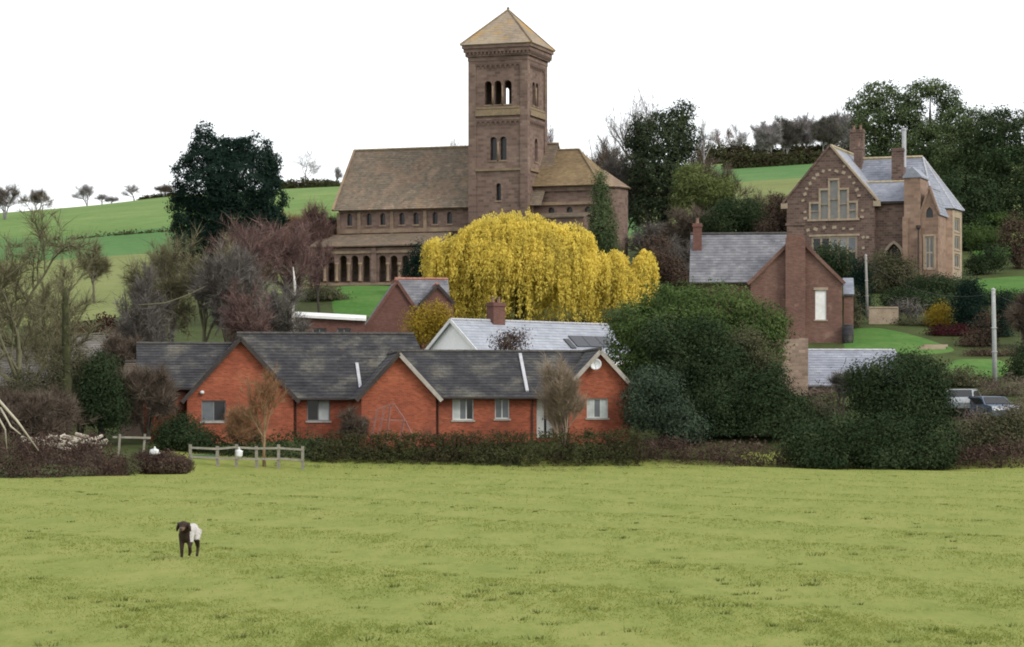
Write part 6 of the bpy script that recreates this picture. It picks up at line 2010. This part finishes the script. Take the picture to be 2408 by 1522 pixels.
leafy('holly_bush', 'round black-green holly tree in front of the pale blue roof', 'bush', 150, [(2110, 890, 64, 52), (2160, 910, 66, 56), (2050, 930, 56, 48), (2120, 950, 90, 50), (2190, 955, 50, 50), (2030, 885, 40, 28), (2150, 870, 50, 34)], 'leaf_holly', .19, 52, inner=3)
leafy('laurel_bush', 'low dark evergreen mass under the round holly tree', 'bush', 144.6, [(1900, 1045, 56, 48), (1960, 1030, 60, 60), (2040, 1035, 64, 60), (2120, 1040, 64, 60), (2195, 1045, 56, 56), (1930, 1080, 60, 30), (2080, 1082, 60, 30), (2170, 1082, 56, 30)], 'leaf_holly', .18, 46, inner=2, zbase=-.05)
twiggy('brown bare shrub between dark laurel and round holly tree', 151, [(1935, 950, 36, 44), (1965, 985, 36, 40), (1920, 1000, 36, 36)], 'twig_brown')
twiggy('brown bare shrub at the right end of the meadow edge', 149, [(2270, 1012, 44, 40), (2305, 1005, 40, 40), (2250, 1050, 40, 36)], 'twig_brown')
twiggy('brown bare shrub in the lower right corner of the bank', 148, [(2385, 990, 36, 40), (2408, 960, 30, 40), (2340, 1030, 44, 40), (2400, 1030, 40, 44)], 'twig_brown')
bare_tree('bare_tree', 'grey bare shrub hiding the wall of the pale blue roof', 'shrub', 1975, 158, 862, 90, 'twig_grey', 'bark_grey', .07, 3, (6, 5, 4), 6, .5, .016, multi=3, up=.15, spread=.5)
twiggy('brown twiggy shrub at the foot of the grey telegraph pole', 164, [(2330, 925, 36, 26), (2370, 915, 34, 30), (2398, 930, 26, 34)], 'twig_brown')
leafy('olive_bush', 'olive brown bush filling the lower right bank', 'bush', 147, [(2270, 1040, 50, 40), (2335, 1015, 50, 44), (2400, 1030, 44, 50), (2385, 990, 30, 34)], 'leaf_olive', .17, 36, inner=2)
thicket('bramble_bank', 'reddish brown brambles along the right meadow edge', 'brambles', 147.5, 1490, 2420, 1060, 'leaf_bramble', 'twig_red', size=.12, dens=60, depth=1.6, seed=9, tops=[(1490, 1032), (1600, 1040), (1750, 1046), (1900, 1060), (2050, 1066), (2250, 1056), (2420, 1040)], twig_n=60, tw_len=.7, Y1=144.5, clump=.16)
thicket('hedge', 'trimmed brown-green hedge in front of the right orange bungalow', 'hedge', 145.6, 735, 1510, 1030, 'leaf_hedge', 'twig_brown', size=.11, dens=125, depth=1.7, seed=10, tops=[(735, 1040), (780, 1020), (1000, 1024), (1250, 1022), (1400, 1018), (1510, 1016)], twig_n=40, tw_len=.3, Y1=146.8, clump=.12, lump=.04)
thicket('dead_grass', 'pale dry grass tufts at the foot of the trimmed hedge', 'dry grass', 143.4, 640, 2000, 1096, 'leaf_olive', size=.12, dens=14, depth=.8, seed=12, tops=[(640, 1098), (880, 1092), (940, 1088), (1000, 1099), (1500, 1090), (2000, 1096)], aspect=.16, clump=.1, Y1=144, lump=.5, kind='stuff')
leafy('dead_bush', 'small brown bush in front of the pale roofed house', 'bush', 160, [(1195, 808, 34, 22), (1215, 795, 20, 14)], 'leaf_brown', .16, 34, inner=1)

# slim trees before the bungalows
bare_tree('sapling', 'slim young tree with orange twigs in front of the left gable', 'sapling', 622, 142.5, 850, 110, 'twig_orange', 'bark_orange', .085, 3, (6, 5, 3), 6, .55, .014, up=.1, spread=.7, seed=51)
bare_tree('bare_tree', 'brushy beige bare tree before the right bungalow door', 'tree', 1324, 147.3, 820, 84, 'twig_beige', 'twig_beige', .07, 3, (8, 6, 5), 8, .7, .015, up=.3, spread=.3, multi=3, seed=52)
bare_tree('bare_tree', 'small orange-brown shrub low before the left gable', 'shrub', 562, 146, 945, 90, 'twig_orange', 'bark_orange', .05, 3, (6, 5, 4), 8, .5, .014, multi=3, seed=53)
bare_tree('bare_tree', 'dark twiggy shrub between the two bungalows', 'shrub', 832, 147.5, 950, 60, 'twig_brown', 'bark_dark', .06, 3, (6, 5, 4), 10, .4, .016, multi=3, seed=54)

bare_tree('bare_tree', 'reddish brown scrub tree left of the nave gable', 'tree', 735, 262, 470, 110, 'twig_red', 'bark_grey', .14, 3, (7, 6, 5), 10, 1.0, .034, multi=2, seed=61)
bare_tree('bare_tree', 'orange-brown scrub tree right behind the yew', 'tree', 700, 270, 478, 90, 'twig_orange', 'bark_grey', .14, 3, (7, 6, 5), 9, 1.0, .034, multi=2, seed=62)
bare_tree('bare_tree', 'brown scrub tree touching the corner of the nave', 'tree', 778, 264, 500, 70, 'twig_brown', 'bark_grey', .12, 3, (7, 6, 5), 9, .9, .034, multi=2, seed=63)
bare_tree('bare_tree', 'grey-brown tree in front of the yew foot', 'tree', 540, 190, 560, 150, 'twig_grey', 'bark_grey', .16, 3, (7, 6, 5), 9, .9, .03, multi=2, seed=64)
bare_tree('bare_tree', 'dark brown tangle under the hillside hedge', 'tree', 285, 176, 770, 120, 'twig_brown', 'bark_dark', .1, 3, (7, 6, 5), 11, .7, .028, multi=3, seed=65)

thicket('field_hedge', 'thin dark hedge line between two green fields on the left hill', 'hedge', 352, 120, 420, 592, 'leaf_hedge', size=.3, dens=30, depth=1.2, seed=71, tops=[(120, 572), (250, 566), (420, 548)], clump=.25, Y1=349)
twiggy('brown tangle of twigs under the slope beside the wine red hedge', 205, [(320, 780, 40, 24), (360, 775, 34, 30), (280, 790, 34, 18)], 'twig_brown')

leafy('olive_bush', 'dull olive shrubs on the bank below the small lower lawn', 'bush', 168, [(2255, 885, 34, 18), (2295, 895, 34, 18), (2270, 910, 40, 18)], 'leaf_olive', .18, 40, trunk=False)
leafy('green_bush', 'dull green shrub bed along the top of the garden lawn', 'bush', 199.5, [(2150, 768, 30, 14), (2180, 775, 26, 14), (2120, 765, 20, 12)], 'leaf_olive', .17, 40, trunk=False)
leafy('green_bush', 'dark green shrubs between the upper lawn and the cypresses', 'bush', 213, [(2300, 700, 30, 12), (2340, 705, 34, 14), (2385, 702, 30, 16)], 'leaf_holly', .2, 40, trunk=False)
leafy('brown_bush', 'brown shrubs between the lower lawn and the narrow cypress', 'bush', 182, [(2300, 838, 30, 14), (2340, 842, 30, 14), (2385, 838, 26, 18)], 'leaf_brown', .18, 40, trunk=False)
# ------------------------------------------------------------------ fence, poles and small things
# post and rail fence
fpx = [448, 512, 556, 604, 655, 712]
rootX, rootY = X_at(448, 140.3), 140.3
fc = thing('post_and_rail_fence', 'weathered post and rail fence at the left end of the hedge', 'fence', (rootX, rootY, 0))
posts = []
for i, px_ in enumerate(fpx):
    Y = 140.3 + 2.2 * i / (len(fpx) - 1)
    X = X_at(px_, Y)
    z = G(X, Y)
    h = Z_at(1050 if i % 2 else 1046, Y) - z
    posts.append((X - rootX, Y - rootY, z, h))
    w = .075
    MB().box(-w, w, -w, w, -.4, h).box(-w - .005, w + .005, -w - .005, w + .005, h, h + .02).build('post', 'fence_wood', fc, Matrix.Translation((X - rootX, Y - rootY, z)) @ Matrix.Rotation(random.uniform(-.03, .03), 4, 'Y'))
for a, b in zip(posts[:-1], posts[1:]):
    for k in (.42, .88):
        MB().beam((a[0], a[1] - .09, a[2] + a[3] * k + random.uniform(-.03, .03)), (b[0], b[1] - .09, b[2] + b[3] * k + random.uniform(-.03, .03)), .04, .11).build('rail', 'fence_wood', fc)

# sagging rail at far left
x0, x1 = P(280, 1028, 133), P(345, 1030, 134)
rf = thing('broken_rail_fence', 'short broken fence rail on leaning posts left of the round bramble', 'fence', (x0.x, x0.y, G(x0.x, x0.y)))
for t in (0, .9):
    p = x0.lerp(x1, t) - x0
    zb_ = x0.z - G(x0.x, x0.y)
    MB().beam((p.x - .1, p.y, -.3), (p.x + .05, p.y, zb_ + .15), .1, .1).build('post', 'fence_wood', rf)
MB().beam((-.3, -.07, x0.z - G(x0.x, x0.y)), (x1.x - x0.x + .2, x1.y - x0.y - .07, x1.z - G(x0.x, x0.y)), .05, .1).build('rail', 'fence_wood', rf)


def sack(name, label, cat, px_, py_, Y, w, h, mat):
    p = P(px_, py_, Y)
    rng = np.random.default_rng(int(px_))
    o = thing(name, label, cat, (p.x, p.y, p.z - h / 2))
    mb = MB()
    prof = [(.02, -.02), (.75, 0), (1, .2), (.92, .55), (.8, .8), (.45, .95), (.05, 1.0)]
    n = 12
    for r, z in prof:
        for j in range(n):
            a = 6.283 * j / n
            k = rng.uniform(.62, 1.25)
            mb.v.append((r * w / 2 * k * math.cos(a), r * w / 2.6 * k * math.sin(a), z * h))
    for k in range(len(prof) - 1):
        for j in range(n):
            mb.f.append((k * n + j, k * n + (j + 1) % n, (k + 1) * n + (j + 1) % n, (k + 1) * n + j))
    mb.build('bag', mat, o, smooth=True)
    MB().tube([(0, 0, h * .93), (.03, 0, h * 1.08), (-.02, .03, h * 1.16)], [.05, .035, .06], 6).build('tied_neck', mat, o)
    return o


sack('white_bag', 'small white bag hung on the fence below the left gable', 'bag', 562, 1066, 140.4, .42, .40, 'white_plastic')
sack('white_bag', 'white bag lying on top of the round bramble bush', 'bag', 364, 1062, 131.2, .5, .30, 'white_plastic')

# green sheet leaning behind the fence
p = P(480, 1090, 143)
gs = thing('green_screen', 'faded green screen standing behind the fence rails', 'screen', (p.x, p.y, G(p.x, p.y)))
zt = Z_at(1070, 143) - G(p.x, p.y)
MB().box(-.62, .62, -.02, .02, 0.05, zt).build('sheet', 'green_sheet', gs)
MB().box(-.66, -.6, -.04, .04, -.2, zt + .05).box(.6, .66, -.04, .04, -.2, zt + .05).build('frame', 'fence_wood', gs)

M['log_pale'] = mottled('log_pale', [(0.35, (0.16, 0.13, 0.10)), (0.5, (0.33, 0.29, 0.23)), (0.7, (0.46, 0.42, 0.35))], 2.5, 9)
# heap of pale timber
p = P(150, 1025, 134)
hp = thing('timber_heap', 'heap of pale cut timber behind the bramble bank at left', 'timber pile', (p.x, p.y, G(p.x, p.y)))
rr = random.Random(5)
zt = p.z - G(p.x, p.y)
lg = MB().tube([(-.85, 0, 0), (-.3, .03, .02), (.4, -.02, 0), (.85, 0, .03)], [.10, .115, .11, .09], 7)
lme = mesh_from('log', lg.v, lg.f, 'log_pale')
for i in range(18):
    lay = i // 9
    link('log', lme, hp, Matrix.Translation((-1.35 + (i % 9) * .34 + rr.uniform(-.15, .15), rr.uniform(-.5, .5), zt - .45 + lay * .22 + rr.uniform(-.05, .08)))
         @ Matrix.Rotation(rr.uniform(-.7, .7), 4, 'Z') @ Matrix.Rotation(rr.uniform(-.35, .35), 4, 'Y'))
MB().box(-1.8, 1.8, -.4, .5, -.3, zt - .5).build('bearers', 'bark_dark', hp)

# poles
def pole(label, px_, Y, top, bot, r, mat, arm=False):
    X = X_at(px_, Y)
    zb = G(X, Y)
    o = thing('telegraph_pole', label, 'telegraph pole', (X, Y, zb))
    h = Z_at(top, Y) - zb
    lean = (-(4) * Y / FOC)
    MB().tube([(0, 0, -.5), (lean * .5, 0, h * .5), (lean, 0, h)], [r * 1.15, r, r * .85], 10).build('shaft', mat, o, smooth=True)
    MB().lathe((lean, 0, h), [(r * .95, 0), (r * .95, .05), (.02, .12)], 10).build('cap', 'lead', o)
    if arm:
        MB().box(lean - .35, lean + .35, -.2, -.12, h - .3, h - .2).build('crossarm', 'fence_wood', o)
    for k in (.35, .6):
        MB().box(lean * k - r - .02, lean * k + r + .02, -r - .02, r + .02, h * k, h * k + .05).build('band', 'lead', o)
    return o


pole('pale grey telegraph pole at right in front of the narrow cypress', 2340, 168, 682, 905, .14, 'pole_grey')
pole('thin wooden pole between cottage and school house beside slim cypress', 2040, 203, 602, 748, .10, 'pole_wood')

# overhead wire slung from the thin pole to the grey pole and on past the edge
wa = Vector((X_at(2036, 203), 203, Z_at(612, 203)))
for lb_, q1, q2 in (('thin overhead wire between the wooden pole and the grey pole', wa, Vector((X_at(2336, 168), 168, Z_at(690, 168)))), ('thin overhead wire running from the grey pole past the right edge', Vector((X_at(2336, 168), 168, Z_at(690, 168))), Vector((X_at(2700, 150), 150, Z_at(690, 150))))):
    wo = thing('overhead_wire', lb_, 'wire', tuple(q1))
    n_w = 12
    MB().tube([(q2 - q1) * (i / n_w) - Vector((0, 0, 1.1 * 4 * (i / n_w) * (1 - i / n_w))) for i in range(n_w + 1)], [.013] * (n_w + 1), 5).build('cable', 'dark_board', wo)

# slanting reddish frame against the second gable
p0 = P(910, 1030, 147.2)
zg = G(p0.x, p0.y)
tf = thing('garden_frame', 'reddish wooden frame of slanting poles leaning at the second orange gable', 'garden frame', (p0.x, p0.y, zg))
for a, b in (((865, 1025), (888, 962)), ((888, 962), (925, 950)), ((925, 950), (950, 985)), ((950, 985), (970, 1025)), ((905, 1030), (918, 955)), ((935, 1025), (950, 985)), ((880, 1028), (905, 958)), ((870, 985), (955, 990))):
    A, B = P(a[0], a[1], 147.2) - Vector((p0.x, p0.y, zg)), P(b[0], b[1], 147.0) - Vector((p0.x, p0.y, zg))
    if a[1] > 1000:
        A.z = -.05
    MB().beam(A, B, .09, .09).build('pole', 'pink_wood', tf)

# garden wall right of the cottage
p0 = P(2075, 760, 200)
zg = G(p0.x, p0.y)
gw = thing('garden_wall', 'low pale stone garden wall above the lawn beside the cottage', 'wall', (p0.x, p0.y, zg))
xa, xb = X_at(2043, 200) - p0.x, X_at(2112, 200) - p0.x
zt = Z_at(725, 200) - zg
MB().box(xa, xb, -.2, .2, -.4, zt).build('masonry', 'buff_stone', gw)
n = 6
mb = MB().box(0, (xb - xa) / n - .03, -.25, .25, 0, .1)
cme = mesh_from('coping_stone', mb.v, mb.f, 'buff_stone')
for i in range(n):
    link('coping_stone', cme, gw, Matrix.Translation((xa + (xb - xa) * i / n, 0, zt + .003)))

# flat stone step by the lawn
p0 = P(2190, 826, 186)
st = thing('stone_slab', 'pale stone slab at the lower end of the garden lawn', 'slab', (p0.x, p0.y, G(p0.x, p0.y)))
MB().box(-.9, .9, -.5, .5, -.3, .18).box(-.5, 1.1, -.2, .9, .18, .34).build('slabs', 'buff_stone', st)

# parked car at the right, mostly behind the bank
def car(label, px_, py_, Y, rz, mat):
    p = P(px_, py_, Y)
    o = thing('parked_car', label, 'car', (p.x, p.y, p.z), rz)
    side = [(-2.0, .30), (2.0, .30), (2.05, .62), (1.95, .82), (1.1, .95), (.55, 1.38), (-.9, 1.42), (-1.65, 1.0), (-2.0, .92), (-2.08, .6)]
    nrm = len(side)
    mb = MB()
    for y, k in ((-.82, .94), (-.86, 1), (.86, 1), (.82, .94)):
        for x, z in side:
            tuck = .13 if z > 1.2 else 0
            mb.v.append((x * k, y + (tuck if y < 0 else -tuck), z))
    for r in range(3):
        for j in range(nrm):
            mb.f.append((r * nrm + j, r * nrm + (j + 1) % nrm, (r + 1) * nrm + (j + 1) % nrm, (r + 1) * nrm + j))
    mb.f.append(tuple(range(nrm))[::-1])
    mb.f.append(tuple(3 * nrm + j for j in range(nrm)))
    mb.build('body', mat, o)
    for s_ in (-1, 1):
        MB().poly((-.85, s_ * .79, 1.34), (.5, s_ * .79, 1.30), (.98, s_ * .875, .98), (-1.4, s_ * .875, .98)).build('side_window', 'glass_dark', o)
        for x in (-1.3, 1.3):
            w = MB().tube([(x, s_ * .72, .31), (x, s_ * .9, .31)], [.31, .31], 16).build('wheel', 'panel_dark', o)
            MB().tube([(x, s_ * .88, .31), (x, s_ * .915, .31)], [.19, .19], 12).build('rim', 'lead', w)
    MB().poly((.62, -.66, 1.36), (.62, .66, 1.36), (1.12, .78, .985), (1.12, -.78, .985)).build('windscreen', 'glass_dark', o)
    for y in (-.6, .6):
        MB().box(2.0, 2.06, y - .18, y + .18, .6, .74).build('headlight', 'white_plastic', o)
    return o


M['car_blue'] = plain('car_blue', (0.085, 0.115, 0.17), .3, .5)
M['car_silver'] = plain('car_silver', (0.30, 0.32, 0.34), .3, .5)
for lb, px_, Y, rz, mt_ in (('dark blue car parked behind the right bank', 2325, 154, -1.25, 'car_blue'), ('silver grey car parked left of the dark blue car', 2262, 156.5, -1.9, 'car_silver')):
    o = car(lb, px_, 985, Y, rz, mt_)
    o.location.z = G(o.location.x, Y) - .03

# ------------------------------------------------------------------ the dog
dY = 50.5
dx = X_at(448, dY)
dz = G(dx, dY)
dog = thing('dog', 'brown and white pointer dog trotting across the open meadow', 'dog', (dx, dY, dz), 0)


def ell(mb, c, r, rot=None, n=14, m=9):
    i0 = len(mb.v)
    R = rot or Matrix.Identity(3)
    for i in range(m + 1):
        th = math.pi * i / m
        for j in range(n):
            ph = 2 * math.pi * j / n
            p = R @ Vector((r[0] * math.sin(th) * math.cos(ph), r[1] * math.sin(th) * math.sin(ph), r[2] * math.cos(th)))
            mb.v.append(tuple(Vector(c) + p))
    for i in range(m):
        for j in range(n):
            mb.f.append((i0 + i * n + j, i0 + (i + 1) * n + j, i0 + (i + 1) * n + (j + 1) % n, i0 + i * n + (j + 1) % n))


# built along its own axis (x forward), then turned three quarters towards the camera
mb = MB()
mb.tube([(-.34, 0, .535), (-.25, 0, .54), (-.08, 0, .515), (.10, 0, .49), (.22, 0, .50), (.30, 0, .53)], [.06, .105, .112, .145, .150, .10], 14)   # trunk: deep chest, tucked belly
ell(mb, (.18, 0, .455), (.15, .125, .18))
ell(mb, (-.26, 0, .52), (.13, .115, .13))
mb.tube([(.20, 0, .54), (.31, 0, .58), (.39, 0, .615)], [.115, .10, .088], 12)                   # neck
ell(mb, (.42, 0, .640), (.10, .090, .080))                                                       # skull
ell(mb, (.46, 0, .615), (.075, .070, .060))
mb.tube([(.46, 0, .605), (.54, 0, .570), (.59, 0, .560)], [.062, .052, .040], 10)                # muzzle
for s_ in (-1, 1):
    ell(mb, (.41, s_ * .118, .600), (.055, .026, .095), Matrix.Rotation(s_ * .22, 3, 'X'))       # hanging ears
    ell(mb, (.405, s_ * .09, .665), (.05, .04, .03))


def leg(pts, rad):
    mb.tube(pts, rad, 9)


leg([(.20, -.085, .46), (.20, -.095, .31), (.225, -.09, .17), (.215, -.09, .04), (.24, -.09, .02)], [.08, .056, .040, .032, .034])      # planted foreleg
leg([(.20, .085, .46), (.25, .095, .31), (.30, .09, .21), (.25, .09, .11), (.235, .09, .085)], [.08, .056, .040, .030, .032])            # lifted foreleg
leg([(-.27, -.085, .51), (-.21, -.10, .35), (-.36, -.095, .21), (-.35, -.095, .04), (-.32, -.095, .018)], [.10, .068, .036, .028, .033])
leg([(-.27, .085, .51), (-.16, .10, .34), (-.28, .095, .18), (-.22, .095, .04), (-.19, .095, .018)], [.10, .068, .036, .028, .033])
mb.tube([(-.36, 0, .56), (-.43, 0, .53), (-.47, 0, .48)], [.024, .018, .012], 8)                 # docked tail
raw = mesh_from('body', mb.v, mb.f, 'white_paint', uv=False)
tmp = bpy.data.objects.new('body_tmp', raw)
COL.objects.link(tmp)
rm = tmp.modifiers.new('remesh', 'REMESH')
rm.mode = 'VOXEL'
rm.voxel_size = .011
smd = tmp.modifiers.new('smooth', 'SMOOTH')
smd.factor = .6
smd.iterations = 5
bpy.context.view_layer.update()
dg = bpy.context.evaluated_depsgraph_get()
bm_ = bpy.data.meshes.new_from_object(tmp.evaluated_get(dg))
bpy.data.objects.remove(tmp)
bm_.name = 'body'
bm_.polygons.foreach_set('use_smooth', [True] * len(bm_.polygons))
m, nt, b = base_mat('dog_coat', .75, .2)
tc = nt.nodes.new('ShaderNodeTexCoord')
sx = nt.nodes.new('ShaderNodeSeparateXYZ')
nt.links.new(tc.outputs['Object'], sx.inputs[0])


def mth(op, a, b_):
    q = nt.nodes.new('ShaderNodeMath')
    q.operation = op
    for i, v_ in enumerate((a, b_)):
        if hasattr(v_, 'is_linked'):
            nt.links.new(v_, q.inputs[i])
        else:
            q.inputs[i].default_value = v_
    return q.outputs[0]


ns = noise(nt, 9, 4, tc.outputs['Object'])
ns2 = noise(nt, 38, 3, tc.outputs['Object'])
wob = mth('MULTIPLY', mth('SUBTRACT', ns.outputs[0], .5), .16)
head = mth('GREATER_THAN', mth('ADD', sx.outputs[0], wob), .33)
legs = mth('MULTIPLY', mth('LESS_THAN', mth('ADD', sx.outputs[2], wob), .30), mth('GREATER_THAN', mth('ADD', sx.outputs[0], wob), .10))
chest = mth('MULTIPLY', mth('GREATER_THAN', mth('SUBTRACT', mth('ADD', sx.outputs[0], mth('MULTIPLY', wob, .4)), mth('MULTIPLY', sx.outputs[1], 1.5)), .15), mth('LESS_THAN', sx.outputs[2], .58))
hind = mth('MULTIPLY', mth('LESS_THAN', mth('ADD', sx.outputs[2], wob), .33), mth('LESS_THAN', sx.outputs[0], -.1))
dark = mth('MINIMUM', mth('ADD', mth('ADD', head, legs), mth('ADD', chest, hind)), 1.0)
tick = mth('MULTIPLY', mth('GREATER_THAN', ns2.outputs[0], .54), .5)
muz = mth('MULTIPLY', mth('GREATER_THAN', sx.outputs[0], .50), mth('LESS_THAN', sx.outputs[2], .60))
c_ = mix(nt, 'MIX', tick, (.46, .44, .425), (.17, .13, .11))
c_ = mix(nt, 'MIX', dark, c_, (.034, .021, .015))
c_ = mix(nt, 'MIX', mth('MULTIPLY', muz, .7), c_, (.20, .12, .09))
nt.links.new(c_, b.inputs['Base Color'])
bm_.materials.clear()
bm_.materials.append(m)
DR = Matrix.Translation((-.02, 0, 0)) @ Matrix.Scale(.95, 4) @ Matrix.Rotation(math.radians(-99), 4, 'Z')
body = link('body', bm_, dog, DR)
nm = MB()
ell(nm, (.618, 0, .572), (.018, .026, .018), n=10, m=6)
nm.build('nose', 'panel_dark', dog, DR, True)
for s_ in (-1, 1):
    em = MB()
    ell(em, (.502, s_ * .05, .655), (.013, .013, .013), n=8, m=6)
    em.build('eye', 'panel_dark', dog, DR, True)
